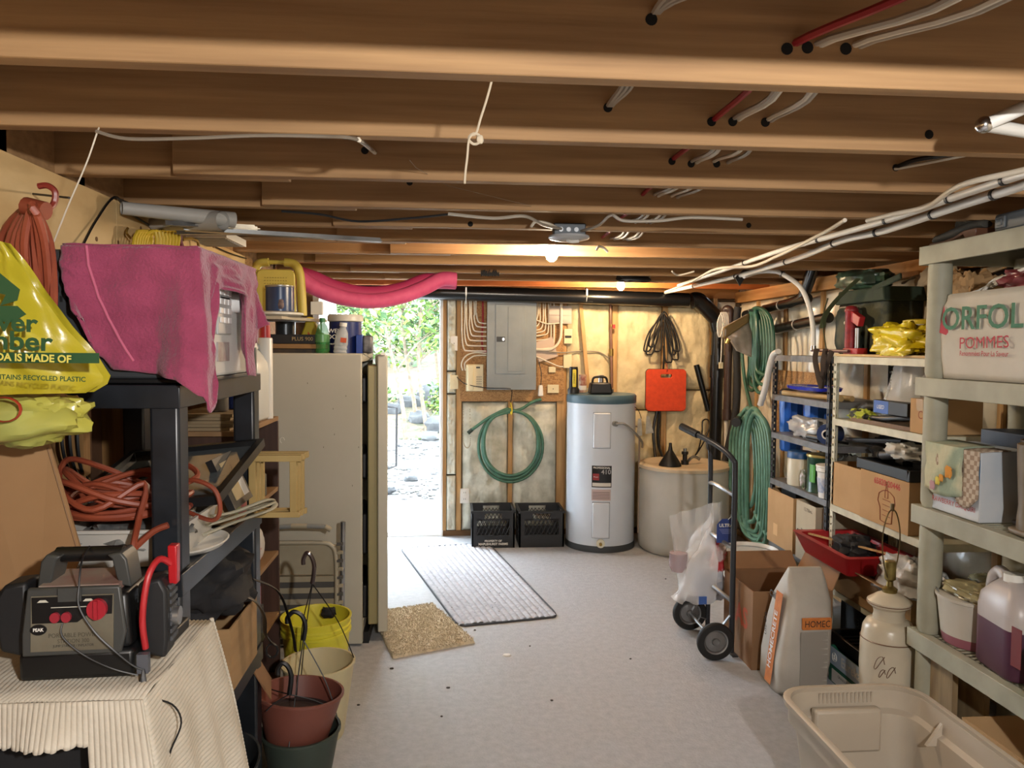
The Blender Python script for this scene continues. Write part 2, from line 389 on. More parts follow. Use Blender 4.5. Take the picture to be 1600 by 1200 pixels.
# black drain pipes: part of the house
zp = PY(800, 462, 6.1).z
pipes = thing('drain_pipe', 'long black drain pipe under the joists, elbowing down in the far right corner', 'pipe', (0, 6.1, zp))
b = MB(); e = PY(1098, 478, 6.1)
b.tube([(-1.0, 6.1, PY(520, 452, 6.1).z), (e.x - .12, 6.1, PY(1090, 469, 6.1).z)], .057, 20); b.build('pipe_run', ABS, pipes, world=True)
k1 = PY(1093, 470, 6.1); k2 = PY(1122, 505, 6.12)
b = MB(); b.tube(cr([k1 + Vector((-.06, 0, 0)), k1 + Vector((0, 0, -.004)), k2 + Vector((-.03, 0, .05)), k2], 5), .066, 18); b.build('elbow', ABS, pipes, world=True)
b = MB(); b.tube([k2 + Vector((-.03, 0, .05)), (k2.x, 6.12, k2.z - .06)], .056, 16); b.tube([(k2.x, 6.12, k2.z - .04), (k2.x - .01, 6.12, 0.0)], .05, 18); b.build('pipe_drop', ABS, pipes, world=True)
b = MB(); b.tube([(k2.x, 6.12, PY(1120, 570, 6.12).z + .08), (k2.x, 6.12, PY(1120, 590, 6.12).z)], .06, 18); b.build('coupling', ABS, pipes, world=True)
for px in (728, 915):
    p = PY(px, 462, 6.1); b = MB(); b.tube([(p.x, 6.1 + .0635 * math.cos(a), p.z + .0635 * math.sin(a)) for a in [i * PI / 8 for i in range(16)]], .003, 4, closed=True)
    b.box((p.x - .006, 6.036, p.z), (p.x + .006, 6.04, ZJ)); b.build('hanger_strap', M('strap', '#b9b9b5', rough=.4, metal=.5), pipes, world=True)
# pipes on the right wall
rp = thing('drain_pipe', 'pair of sloping black drain pipes on the right wall above the dark metal shelf', 'pipe', (2.3, 4.6, 1.7))
X = 2.3
for (a, c) in (((1165, 492), (1262, 466)), ((1180, 522), (1295, 496))):
    b = MB(); b.tube([PX(*a, X), PX(*c, X)], .034, 16); b.build('pipe_run', ABS, rp, world=True)
    for f in (.35, .62):
        q = PX(*a, X).lerp(PX(*c, X), f); d = (PX(*c, X) - PX(*a, X)).normalized()
        b = MB(); b.cyl(q - d * .006, q + d * .006, .037, n=16); b.build('strap', M('strap', '#b9b9b5'), rp, world=True)
b = MB(); b.tube(cr([PX(1235, 474, X), PX(1250, 467, X), PX(1256, 460, X), PX(1272, 415, X)], 4), .036, 16); b.build('elbow', ABS, rp, world=True)
b = MB(); b.tube([PX(1260, 455, X), PX(1282, 395, X)], .03, 16); b.build('riser', ABS, rp, world=True)
b = MB(); b.tube([PX(1475, 470, 2.33), PX(1640, 415, 2.33)], .05, 16)
tagp(b.build('drain_pipe', ABS), 'thick black pipe sloping behind the printed apple sack on the top right shelf', 'pipe')
b = MB(); b.tube([PX(1320, 482, 2.33), PX(1400, 472, 2.33)], .036, 16)
tagp(b.build('drain_pipe', ABS), 'short black pipe end behind the camouflage bag, by the brown paper bag', 'pipe')

# ================================================================== outdoors
GR = M('gravel', '#62625f', '#2c2c2b', rough=.9, kind='voronoi', scale=22, bump=.8, fac=(0, 1))
LEAFL = M('leaf litter', '#5c4c3a', '#2f3420', rough=.9, kind='voronoi', scale=14, bump=.6, fac=(.1, .9))
def ground_z(y): return -.02 if y < 9.5 else -.02 + (y - 9.5) * .16 + .0 * y
b = MB(); b.grid(lambda u, v: (-9 + 18 * u, 6.42 + 4.6 * v, ground_z(6.42 + 4.6 * v) + .02 * noise.noise(Vector((u * 30, v * 12, 0)))), 50, 18)
b.build('trim_3', GR, kind=S)
b = MB(); b.grid(lambda u, v: (-14 + 28 * u, 11.0 + 13 * v, ground_z(11 + 13 * v) + .12 * noise.noise(Vector((u * 20, v * 9, 3)))), 60, 30)
tagp(b.build('leaf_litter', LEAFL), 'leaf-strewn slope rising behind the gravel outside the doorway', 'ground', kind='stuff')
b = MB(); b.box((-1.9, 6.44, -.1), (.9, 7.75, .0)); b.build('trim_4', M('outside slab', '#e3e2de', '#d2d1cc', rough=.7, scale=4), kind=S)
random.seed(11)
peb = MB()
for i in range(500):
    x = -1.6 + 2.2 * random.random(); y = 7.8 + random.random() * 3; s = .015 + .03 * random.random() ** 2
    peb.blob((x, y, ground_z(y) + s * .2), (s * 2, s * 1.6, s), seed=i, amp=.3, nu=6, nv=4)
peb.build('gravel_stones', M('pale stones', '#6a6a66', '#2a2a2c', rough=.9, scale=9), bpy.data.objects['trim_3'], kind='stuff')
for i, (px, py, Y, s) in enumerate([(642, 751, 9.0, .1), (606, 784, 8.2, .12), (672, 740, 11, .16), (686, 712, 11.5, .3), (655, 690, 12, .22), (640, 665, 13, .25), (674, 655, 13.5, .34), (612, 690, 12.5, .22)]):
    p = PY(px, py, Y); b = MB(); b.blob((p.x, p.y, ground_z(Y) + s * .25), (s * 1.5, s, s * .9), seed=i + 50, amp=.35, nu=14, nv=9)
    pos = ['small dark stone lying alone in the middle of the gravel', 'dark stone at the left edge of the doorway on the gravel', 'low grey rock where the gravel meets the leaf slope', 'large pale rock at the right edge of the doorway, foot of the slope', 'grey rock half in the leaf litter below the shrubs', 'pale rock farther up the slope under the thin trunks', 'biggest rock up the slope at the right of the doorway', 'grey rock beside the black rail outside'][i]
    tagp(b.build('rock', M('rock grey', '#4a4c4c', '#2e3032', rough=.9, scale=5)), pos, 'rock')
LG = [M('leaf green', '#4d6630', rough=.6), M('leaf bright', '#6f8a36', rough=.6), M('leaf deep', '#34502c', rough=.6)]
BARK = M('bark', '#6e6350', '#54493a', rough=.9, scale=20)
def foliage(t, blobs, n, size, seed, idx=(0, 1, 2)):
    random.seed(seed); b = MB()
    for k in range(n):
        c, r = random.choice(blobs)
        d = Vector((random.gauss(0, 1), random.gauss(0, 1), random.gauss(0, 1))); d.normalize(); d *= random.random() ** .45
        p = Vector(c) + Vector((d.x * r[0], d.y * r[1], d.z * r[2]))
        E3 = Euler((random.uniform(-1, 1), random.uniform(-1, 1), random.random() * 6.3)).to_matrix(); s = size * random.uniform(.6, 1.4)
        vs = [p + E3 @ Vector(q) * s for q in ((-.5, 0, 0), (0, -.28, .05), (.55, 0, 0), (0, .28, .05))]
        b.add(vs, [(0, 1, 2, 3)], random.choice(idx))
    return b.build('foliage', LG, t, smooth=0, world=True, kind='stuff')
def tree(px0, px1, Yt, top, label, seed, nl=1500, r0=.035, spread=.9):
    base = PY(px0, 650, Yt); base.z = ground_z(Yt)
    tip = PY(px1, top, Yt)
    t = thing('tree', label, 'tree', base)
    b = MB(); random.seed(seed); pts = []
    for i in range(9):
        f = i / 8; p = base.lerp(Vector((tip.x, Yt, tip.z)), f); p.x += .07 * math.sin(f * 5 + seed); p.y += .05 * math.cos(f * 4 + seed); pts.append(p)
    pts[0].z -= .1
    b.tube(cr(pts, 3), [r0 * (1 - .7 * i / 24) for i in range(25)], 6)
    bl = []
    for i in range(6):
        f = .45 + .09 * i; s = pts[min(8, int(f * 8))]; a = random.random() * 6.3; q = s + Vector((math.cos(a) * spread, math.sin(a) * spread, .35 + .3 * random.random()))
        b.tube(cr([s, s.lerp(q, .5) + Vector((0, 0, .1)), q], 3), [.012, .011, .01, .009, .008, .006, .004], 5); bl.append((q, (.55, .55, .4)))
    bl.append((pts[-1], (.8, .8, .6)))
    b.build('trunk', BARK, t, world=True)
    foliage(t, bl, nl, .11, seed); return t
tree(627, 598, 11.0, 400, 'slim leaning tree outside, leftmost trunk seen in the doorway', 1)
tree(645, 630, 12.0, 380, 'thin upright sapling outside, second trunk from the left in the doorway', 2)
tree(667, 652, 11.5, 390, 'thin dark-trunked sapling outside near the right of the doorway', 3)
tree(700, 655, 13.0, 400, 'sapling slanting left from the right door frame outside', 4)
for i, (px, py, Y, r, lab) in enumerate([(650, 640, 13.2, .75, 'low bright green shrub behind the rocks in the middle of the doorway'), (683, 655, 12.6, .6, 'leafy shrub beside the right door frame outside'), (615, 655, 13.6, .7, 'shrub behind the black rail outside the doorway'),
                                     (655, 480, 17, 1.8, 'tall leafy bush filling the top of the doorway view'), (570, 520, 16, 2.0, 'leafy bush outside above the freezer door, left part of the doorway'), (700, 500, 19, 2.2, 'far green bush behind the saplings at the right')]):
    p = PY(px, py, Y); g = ground_z(Y); t = thing('bush', lab, 'bush', (p.x, Y, g)); b = MB(); blobs = []
    random.seed(i + 40)
    for k in range(7):
        q = Vector((p.x + random.uniform(-r, r) * .8, Y + random.uniform(-.5, .5), p.z + random.uniform(-.5, .5) * r)); blobs.append((q, (r * .5, r * .4, r * .4)))
        b.tube(cr([(p.x + random.uniform(-.1, .1), Y, g - .05), ((p.x + q.x) / 2, Y, (g + q.z) / 2), q], 4), .012, 5)
    b.build('stems', BARK, t, world=True); foliage(t, blobs, 1300 if i < 3 else 2200, .09 if i < 3 else .15, i + 60)
b = MB(); q = [PY(612, 636, 7.4), PY(620, 637, 7.4), PY(619, 728, 7.4), PY(608, 732, 7.4)]; q0 = [v + Vector((-.25, 0, .03)) for v in (q[0], q[3])]
b.tube([q0[0], q[0], q[1], q[2], q[3], q0[1]], .011, 6); b.tube([q0[0], (q0[0].x, 7.4, 0)], .012, 6)
tagp(b.build('hand_rail', BLKM), 'black tubular rail outside, just right of the freezer door edge', 'rail')
# ================================================================== back wall things
def slab(name, px0, py0, px1, py1, Y, th, mat, parent=None, bevel=0., **k):
    """box standing on plane Y: face between two surveyed corners, th thick towards the room"""
    a, c = PY(px0, py0, Y), PY(px1, py1, Y); b = MB(); b.box((min(a.x, c.x), Y - th, min(a.z, c.z)), (max(a.x, c.x), Y, max(a.z, c.z)))
    return b.build(name, mat, parent, bevel=bevel, world=True, **k)
YW = YB - .018
PG = M('panel grey', '#7f8789', '#757d80', rough=.42, scale=6)
a, c = PY(761, 607, YW), PY(836, 466, YW)
t = thing('breaker_panel', 'tall grey metal breaker panel with door, on the strand board of the back wall', 'electrical panel', (a.x, YW, a.z))
b = MB(); b.box((a.x, YW - .07, a.z), (c.x, YW - .002, c.z)); b.build('cabinet', PG, t, world=True, bevel=.004)
b = MB(); b.box((a.x - .006, YW - .074, a.z - .006), (c.x + .006, YW - .07, c.z + .006)); b.build('cover', PG, t, world=True, bevel=.002)
dd, ee = PY(774, 584, YW - .075), PY(821, 476, YW - .075)
b = MB(); b.box((dd.x, YW - .08, dd.z), (ee.x, YW - .0745, ee.z)); b.box((dd.x + .1, YW - .083, dd.z + .02), (ee.x - .02, YW - .0795, ee.z - .02)); b.build('door', PG, t, world=True, bevel=.003)
slab('latch', 776, 526, 789, 534, YW - .08, .006, BLK, t); slab('latch_button', 785, 528, 788, 532, YW - .086, .003, CHROME, t)
# cables looping into the panel: left side
for i in range(8):
    px = 722 + i * 3.7; yb = [548, 540, 532, 525, 518, 511, 505, 498][i]
    pts = [PY(px, 458, YW - .012), PY(px + (1 if i % 2 else -.6), 490, YW - .014), PY(px, yb - 14 - (8 - i), YW - .014), PY(px + 3, yb - 3, YW - .016), PY(px + 10, yb, YW - .02), PY(760, yb + .5, YW - .03)]
    if i == 7: m, lab, g = REDW, 'dark red cable running down beside the breaker panel among the white ones', None
    else: m, lab, g = WIRE, ['leftmost', 'second', 'third', 'middle', 'fifth', 'sixth', 'rightmost'][i] + ' white cable from the left, curving into the left of the panel', 'white cables entering the left side of the panel'
    if i == 7: pts = [PY(754, 458, YW - .012), PY(754.5, 500, YW - .014), PY(753, 530, YW - .015), PY(755, 548, YW - .02), PY(761, 548, YW - .03)]
    b = MB(); b.tube(cr(pts, 5), .0065 if i < 7 else .0085, 6); tagp(b.build('cable', m), lab, 'cable', g)
for i in range(7):
    px = 840 + i * 4.2; yb = [506, 510, 516, 520, 525, 532, 546][i]
    pts = [PY(px, 458, YW - .012), PY(px + (-.8 if i % 2 else .6), 485, YW - .014), PY(px, yb - 12, YW - .014), PY(px - 3, yb - 3, YW - .016), PY(838, yb, YW - .03)]
    b = MB(); b.tube(cr(pts, 5), .0055 if i < 6 else .007, 6); tagp(b.build('cable', WIRE), ['nearest to the panel', 'second', 'third', 'fourth', 'fifth', 'sixth', 'outermost'][i] + ' white cable curving into the right side of the breaker panel', 'cable', 'white cables entering the right side of the panel')
for off, lab in ((0, 'outer of two white cables arching left from the lower panel side to the intercom'), (5, 'inner of two white cables arching left from the lower panel side to the intercom')):
    pts = [PY(760, 552 + off * .6, YW - .03), PY(742, 551 + off, YW - .02), PY(728 + off, 556 + off, YW - .016), PY(721 + off, 568, YW - .016), PY(723 + off * .8, 579, YW - .016)]
    b = MB(); b.tube(cr(pts, 5), .006, 6); tagp(b.build('cable', WIRE), lab, 'cable')
b = MB(); b.tube(cr([PY(877, 458, YW - .02), PY(877, 500, YW - .03), PY(875, 530, YW - .035), PY(862, 545, YW - .04), PY(838, 546, YW - .04)], 6), .011, 8)
tagp(b.build('cable', WIRE), 'thickest white cable, sweeping in a wide curve into the right side of the panel', 'cable')
b = MB(); b.tube(cr([PY(838, 557, YW - .02), PY(858, 566, YW - .02), PY(872, 572, YW - .02), PY(880, 573, YW - .02)], 6), .006, 6)
tagp(b.build('cable', WIRE), 'short white cable slanting from the lower right of the panel to a wall plate', 'cable')
b = MB(); b.tube(cr([PY(838, 500, YW - .03), PY(856, 506, YW - .03), PY(880, 504, YW - .02)], 6), .005, 6)
tagp(b.build('cable', WIRE), 'white cable crossing nearly level right of the breaker panel, over a paper note', 'cable')
b = MB(); b.tube(cr([PY(856, 549, YW - .04), PY(880, 551, YW - .03), PY(905, 549, YW - .02), PY(935, 550, YW - .02), PY(952, 560, YW - .02)], 6), .006, 6)
tagp(b.build('cable', M('grey brown cable', '#8a8272')), 'grey cable wandering right from the panel area to the copper pipe', 'cable')
b = MB(); b.tube(cr([PY(714, 589, YW - .02), PY(728, 600, YW - .05), PY(760, 606, YW - .08), PY(795, 607, YW - .08), PY(800, 612, YW - .03), PY(798, 628, YW - .02)], 6), .0035, 5)
tagp(b.build('cable', BLK), 'thin black cable sagging from the beige switch under the breaker panel', 'cable')
# papers and plates
PAP = M('printed note', '#b9b0a6', '#99908a', rough=.8, kind='wave', scale=26, stretch=(.01, .01, 1), fac=(.6, .9))
tagp(slab('paper_note', 858, 478, 893, 506, YW - .022, .0015, PAP), 'printed paper sheet pinned beside the panel, under the hanging cables', 'paper')
b = MB(); b.prism([(-.09, .05), (.05, .1), (.1, -.06), (-.06, -.11), (-.09, -.02)], .002, T=Matrix.Translation(PY(853, 545, YW - .02)) @ R_FRONT)
tagp(b.build('paper_note', M('pinkish paper', '#b9a79a', rough=.8)), 'crooked folded pinkish paper tucked behind the thick cable right of the panel', 'paper')
IV = M('ivory plastic', '#d6cba6', rough=.4)
def plate(px0, py0, px1, py1, label, cat, m=IV, kind='switch', Y=YW):
    a, c = PY(px0, py1, Y), PY(px1, py0, Y); t = thing('wall_plate' if kind != 'outlet' else 'wall_outlet', label, cat, (a.x, Y, a.z))
    b = MB(); b.box((a.x, Y - .012, a.z), (c.x, Y, c.z)); b.build('plate', m, t, world=True, bevel=.003)
    cx, cz, w_, h_ = (a.x + c.x) / 2, (a.z + c.z) / 2, c.x - a.x, c.z - a.z
    if kind == 'switch':
        b = MB(); b.box((cx - .006, Y - .022, cz - .012), (cx + .006, Y - .012, cz + .012)); b.build('toggle', m, t, world=True)
    if kind == 'outlet':
        for s in (-1, 1):
            b = MB(); b.cyl((cx, Y - .012, cz + s * h_ * .22), (cx, Y - .015, cz + s * h_ * .22), .017, n=16); b.build('receptacle', m, t, world=True)
            b = MB(); b.box((cx - .008, Y - .0165, cz + s * h_ * .22 - .004), (cx - .005, Y - .0149, cz + s * h_ * .22 + .008)); b.box((cx + .005, Y - .0165, cz + s * h_ * .22 - .004), (cx + .008, Y - .0149, cz + s * h_ * .22 + .008))
            b.build('slot', BLK, t, world=True)
    if kind == 'dot':
        b = MB(); b.cyl((cx, Y - .012, cz), (cx, Y - .015, cz), .004, n=8); b.build('screw', BLK, t, world=True)
    if kind == 'band':
        b = MB(); b.box((cx - .026, Y - .02, cz - .012), (cx + .026, Y - .012, cz + .006)); b.build('black_window', BLK, t, world=True, bevel=.003)
    return t
plate(704, 525, 715, 548, 'white blank wall plate beside the door frame, upper of the two by the stud', 'wall plate', WHT, 'dot')
plate(703, 586, 716, 608, 'beige toggle switch beside the door frame, under the white plate', 'switch')
plate(719, 763, 733, 786, 'white double wall outlet low on the stud between doorway and crates', 'outlet', WHT, 'outlet')
plate(881, 514, 894, 537, 'ivory box with black window on the stud, upper right of the panel', 'thermostat', IV, 'band')
plate(880, 553, 893, 575, 'ivory blank cover on the stud, below the one with a black window', 'wall plate', IV, 'none')
plate(857, 573, 868, 582, 'small square ivory junction cover on the strand board right of the panel', 'wall plate', IV, 'none')
plate(855, 601, 873, 614, 'wide ivory plate with one screw at the lower right of the strand board', 'wall plate', IV, 'dot')
t = thing('adapter_plug', 'white plug adapter hanging by the lower right corner of the breaker panel', 'adapter', PY(844, 610, YW))
b = MB(); p = PY(844, 610, YW); b.box((p.x - .022, YW - .05, p.z - .045), (p.x + .022, YW - .004, p.z + .045), top=(.7, .8)); b.build('body', WHT, t, world=True, bevel=.006)
b = MB(); b.tube(cr([p + Vector((0, -.03, .04)), PY(846, 585, YW - .03), PY(842, 565, YW - .02), PY(839, 556, YW - .02)], 5), .0035, 5); b.build('cord', BLK, t, world=True)
p = PY(730, 590, YW); t = thing('intercom', 'ivory wall telephone with keypad on the strand board left of the panel', 'telephone', p)
slab('base', 728, 569, 755, 611, YW, .03, IV, t, bevel=.005); slab('handset', 730, 570, 740, 610, YW - .03, .03, IV, t, bevel=.008)
b = MB()
for i in range(3):
    for j in range(5): q = PY(745.5 + i * 3, 589 + j * 3.6, YW - .03); b.cbox((q.x, q.y - .002, q.z), (.009, .004, .009))
b.build('keypad', M('grey keys', '#8f8c80', rough=.5), t, world=True); slab('display', 744, 573, 750, 575.5, YW - .03, .003, BLK, t)
# hose coil on the back wall
HG = M('hose green', '#3a6350', '#4a7762', rough=.45, scale=14)
c0 = PY(798, 697, YW - .05)
t = thing('garden_hose', 'green garden hose hanging in a loose coil below the breaker panel', 'hose', c0)
pts = []
random.seed(5)
R = PY(848, 697, YW - .05).x - c0.x
pts += [PY(738, 671, YW - .05), PY(765, 652, YW - .06), PY(790, 640, YW - .07)]
for k in range(3):
    for i in range(10):
        a = PI / 2 - 2 * PI * i / 10; rr = R * (1 - .08 * k); pts.append(c0 + Vector((math.cos(a) * rr * (1 - .04 * (k == 1)), -.012 * k, math.sin(a) * rr * 1.12 + (R * 1.12 - rr * 1.12) * (1 if math.sin(a) > 0 else .2))))
pts += [PY(812, 640, YW - .06), PY(832, 628, YW - .05), PY(846, 624, YW - .05)]
b = MB(); b.tube(cr(pts, 5), .013, 10); b.build('hose', HG, t, world=True)
b = MB(); q = PY(738, 671, YW - .05); b.cyl(q, q + Vector((-.035, 0, -.03)), .016, n=10); b.build('nozzle_end', M('dark green', '#26382f', rough=.5), t, world=True)
b = MB(); b.tube(cr([PY(798, 630, YW - .03), PY(800, 640, YW - .12), PY(799, 648, YW - .12), PY(797, 637, YW - .03)], 5), .005, 6); b.build('yellow_tie', YEL, t, world=True)
t = thing('bead_chain', 'thin metal chain hanging in a narrow loop on the insulation left of the hose coil', 'chain', PY(729, 640, YW - .02))
b = MB()
path = cr([PY(724, 640, YW - .03), PY(724, 685, YW - .03), PY(727, 698, YW - .03), PY(733, 698, YW - .03), PY(735, 686, YW - .03), PY(734, 640, YW - .03)], 9)
for q in path: b.lathe([(0, -.005), (.0045, 0), (0, .005)], q, 5)
b.build('links', M('tan beads', '#a79a7c', rough=.4, metal=.4), t, world=True, kind='stuff')
# milk crates
CB = M('crate black', '#17191c', rough=.5)
def crate(px0, px1, label, front_y=5.87):
    a, c = PY(px0, 857, front_y), PY(px1, 857, front_y); W, D, H, th = c.x - a.x, .32, PY(px0, 799, front_y).z, .012
    t = thing('milk_crate', label, 'crate', (a.x, front_y, 0))
    def wall(T, name, L, bars=True, slot=True):
        b = MB(); b.box((0, 0, 0), (L, th, H * .34), T=T); b.box((0, 0, H * .34), (L * .12, th, H), T=T); b.box((L * .88, 0, H * .34), (L, th, H), T=T)
        b.box((L * .12, 0, H * .76), (L * .3, th, H), T=T); b.box((L * .7, 0, H * .76), (L * .88, th, H), T=T); b.box((L * .3, 0, H * .93), (L * .7, th, H), T=T); b.box((L * .12, 0, H * .74), (L * .88, th, H * .78), T=T)
        n = 9
        for i in range(n):
            for s in (-1, 1):
                x = L * (.12 + .76 * i / (n - 1)); x2 = x + s * L * .17
                z0, z1 = H * .34, H * .76
                if x2 < L * .12: f = (x - L * .12) / (x - x2 + 1e-6); x2, z1 = L * .12, z0 + (z1 - z0) * f
                if x2 > L * .88: f = (L * .88 - x) / (x2 - x + 1e-6); x2, z1 = L * .88, z0 + (z1 - z0) * f
                if z1 - z0 > .01: b.beam(T @ Vector((x, th * .5, z0)), T @ Vector((x2, th * .5, z1)), .005, .005, up=(0, 1, 0.01))
        for i in range(5):
            for s in (-1, 1):
                x = L * (.33 + .34 * i / 4); x2 = min(max(x + s * L * .06, L * .3), L * .7); b.beam(T @ Vector((x, th * .5, H * .78)), T @ Vector((x2, th * .5, H * .86)), .004, .004, up=(0, 1, .01))
        b.build(name, CB, t)
    wall(Matrix.Identity(4), 'side_panel', W); wall(Matrix.Translation((0, D - th, 0)), 'side_panel', W)
    wall(Matrix.Translation((th, 0, 0)) @ Matrix.Rotation(PI / 2, 4, 'Z'), 'side_panel', D); wall(Matrix.Translation((W, 0, 0)) @ Matrix.Rotation(PI / 2, 4, 'Z'), 'side_panel', D)
    b = MB(); b.box((-.006, -.006, H - .012), (W + .006, D + .006, H)); rim = MB()
    for (p, q) in (((-.007, -.007), (W + .007, -.001)), ((-.007, D + .001), (W + .007, D + .007)), ((-.007, -.001), (0, D + .001)), ((W, -.001), (W + .007, D + .001))): rim.box((p[0], p[1], H - .016), (q[0], q[1], H))
    rim.build('rim', CB, t); b = MB(); b.box((th, th, .004), (W - th, D - th, .014)); b.build('base', CB, t)
    return t, W, H
ct, W, H = crate(737, 804, 'black milk crate with white lettering on the floor against the back wall')
txt('PROPERTY OF', .021, (W / 2, -.0016, H * .19), R_FRONT, WHT, ct, world=False, bold=.0006); txt('MAPLEHURST FARMS', .0245, (W / 2, -.0016, H * .105), R_FRONT, WHT, ct, world=False, bold=.0008)
crate(811, 881, 'plain black milk crate between the lettered crate and the water heater')
# water heater
hx, hy, hr, hh = 1.185, 5.945, .268, 1.195
t = thing('water_heater', 'tall white electric water heater with blue-grey top ring', 'water heater', (hx, hy, 0))
HW = M('heater white', '#ccd2da', '#c3cad3', rough=.3, scale=3)
b = MB(); b.lathe([(0, .03), (hr * .98, .03), (hr, .05), (hr, hh - .06)], n=64); b.build('tank', HW, t)
b = MB(); b.lathe([(hr + .002, hh - .065), (hr + .005, hh - .06), (hr + .005, hh - .012), (hr - .005, hh), (0, hh + .006)], n=64); b.build('top_cover', M('blue grey ring', '#48626f', rough=.45), t)
b = MB(); b.lathe([(0, .002), (hr + .006, .002), (hr + .006, .028), (hr + .002, .05), (hr - .01, .05)], n=64); b.build('base_ring', M('dark ring', '#35383a', rough=.5), t)
def on_cyl(a0, a1, z0, z1, off, r=hr, c=(0, 0), n=10):
    b = MB()
    o = lambda a, z, k: (c[0] + (r + k) * math.sin(a), c[1] - (r + k) * math.cos(a), z)
    rings = [[o(a0 + (a1 - a0) * i / n, z0, .0), o(a0 + (a1 - a0) * i / n, z0, off), o(a0 + (a1 - a0) * i / n, z1, off), o(a0 + (a1 - a0) * i / n, z1, .0)] for i in range(n + 1)]
    b.loft(rings); return b
ac = math.atan2(-hx, hy) * 1.0 + .03
for z0, z1 in ((.80, 1.065), (.115, .385)):
    on_cyl(ac - .235, ac + .235, z0, z1, .018).build('access_panel', HW, t, bevel=.008); on_cyl(ac - .25, ac + .25, z0 - .004, z1 + .004, .003).build('panel_gasket', M('gasket grey', '#8a9098'), t)
on_cyl(ac - .27, ac + .29, .5, .665, .0015).build('rating_label', M('black label', '#131416', rough=.35), t)
on_cyl(ac - .25, ac + .27, .508, .535, .0022).build('label_band', WPAPER, t)
def ctxt(s, size, z, mat, a=0., **k):
    """text on the heater's front, broken per letter so it follows the curve"""
    T = Matrix.Rotation(ac + a, 4, 'Z') @ Matrix.Translation((0, -hr - .004, z)) @ R_FRONT
    return txt(s, size, (0, 0, 0), T, mat, t, world=False, **k)
ctxt('PROFESSIONAL', .019, .65, WHT, .01, bold=.0005); ctxt('410', .05, .618, M('silver letters', '#9a9a9c'), .13, bold=.0008); 
on_cyl(ac - .24, ac - .06, .555, .605, .0024).build('red_badge', M('badge red', '#8f2d30'), t, bevel=.012); ctxt('Rheem', .013, .58, WHT, -.15)
on_cyl(ac - .27, ac + .27, .4, .485, .0015).build('warning_label', M('pink print', '#b9a5a2', '#a08886', kind='wave', scale=40, stretch=(.01, .01, 1)), t)
b = MB()
for i in range(6): pass
[on_cyl(ac - .24, ac + .24, zz_, zz_ + .005, .002).build('printed_line', M('label line', '#7a6a68', rough=.7), t) for zz_ in (.412, .424, .436, .448, .46)]
for i, (dx, s) in enumerate(((0, .03),)):
    b = MB(); d = Vector((math.sin(ac), -math.cos(ac), 0)); o = d * hr + Vector((0, 0, .075)); b.cyl(o, o + d * .02, .032, n=18); b.build('drain_flange', M('cream valve', '#d8d3bd', rough=.4), t)
    b = MB(); b.cyl(o + d * .02, o + d * .045, .012, n=10); b.build('drain_valve', M('brass', '#9c8148', rough=.3, metal=.9), t)
ctxt('', .02, .2, INK)
b = MB()
random.seed(2)
for i in range(8): z = .19 + random.random() * .02; a = ac - .16 + i * .035; q = Vector((math.sin(a) * (hr + .0135), -math.cos(a) * (hr + .0135), z)); b.tube([q, q + Vector((.004, 0, .018 * random.random() + .004)), q + Vector((.012, 0, .002))], .0013, 4)
b.build('handwriting', INK, t)
b = MB(); a = .18; q = Vector((math.sin(a) * hr, -math.cos(a) * hr, .985))
b.cyl(q, q * 1.1 * Vector((1, 1, 0)).length ** 0 if False else q + Vector((.01, -.03, 0)), .02, n=12); b.tube(cr([q + Vector((.01, -.03, 0)), q + Vector((.07, -.05, 0)), q + Vector((.16, .0, -.07)), q + Vector((.24, .1, -.15)), q + Vector((.26, .16, -.2))], 5), .009, 7)
b.build('conduit', M('grey conduit', '#8a8a88', rough=.4, metal=.4), t)
b = MB(); b.tube([(hr - .02, -.12, .95), (hr + .012, -.12, .94), (hr + .012, -.12, .12), (hr + .03, -.1, .1)], .008, 7); b.build('overflow_pipe', M('copper dull', '#9b8877', rough=.4, metal=.6), t)
for dx in (-.05, .1):
    b = MB(); b.cyl((dx, .1, hh), (dx, .1, hh + .03), .02, n=12); b.build('pipe_stub', STEEL, t)
# things on and beside the heater
p = PY(896, 612, 5.85)
t = thing('flashlight', 'upright black and yellow flashlight standing on the water heater', 'flashlight', (p.x, 5.85, hh + .007))
b = MB(); b.lathe([(0, 0), (.045, 0), (.047, .03), (.036, .045), (.034, .19), (.03, .205), (0, .205)], n=20); b.build('body', BLK, t)
b = MB(); b.box((-.014, -.042, .05), (.014, -.032, .185)); b.build('yellow_strip', YEL, t, bevel=.006)
txt('STANLEY', .02, (0, -.0425, .118), R_FRONT @ Matrix.Rotation(PI / 2, 4, 'Z'), INK, t, world=False)
p = PY(911, 608, 5.95)
t = thing('tin_can', 'red and white tin between flashlight and lantern on the water heater', 'can', (p.x, 5.97, hh + .0075))
b = MB(); b.lathe([(0, 0), (.03, 0), (.031, .005), (.031, .135), (.03, .14), (0, .14)], n=20); b.build('body', M('tin red', '#7f2a24', '#b9a38a', rough=.4, scale=25), t); b = MB(); b.lathe([(.0312, .02), (.0314, .055)], n=20); b.build('label_band', WPAPER, t)
p = PY(938, 613, 5.82)
t = thing('lantern', 'black box lantern with carrying handle on the water heater', 'lantern', (p.x, 5.83, hh + .007))
b = MB(); b.box((-.09, -.06, 0), (.09, .06, .085), top=(.85, .85)); b.build('body', BLK, t, bevel=.012)
b = MB(); b.tube(cr([(-.06, 0, .08), (-.055, 0, .115), (-.03, 0, .128), (.03, 0, .128), (.05, 0, .112), (.055, 0, .08)], 4), .009, 8); b.build('handle', BLK, t)
b = MB(); b.cyl((.02, .07, .06), (.02, .07, .14), .022, n=16); b.build('lamp_head', CHROME, t)
for i, dx in enumerate((0, .035)):
    pass
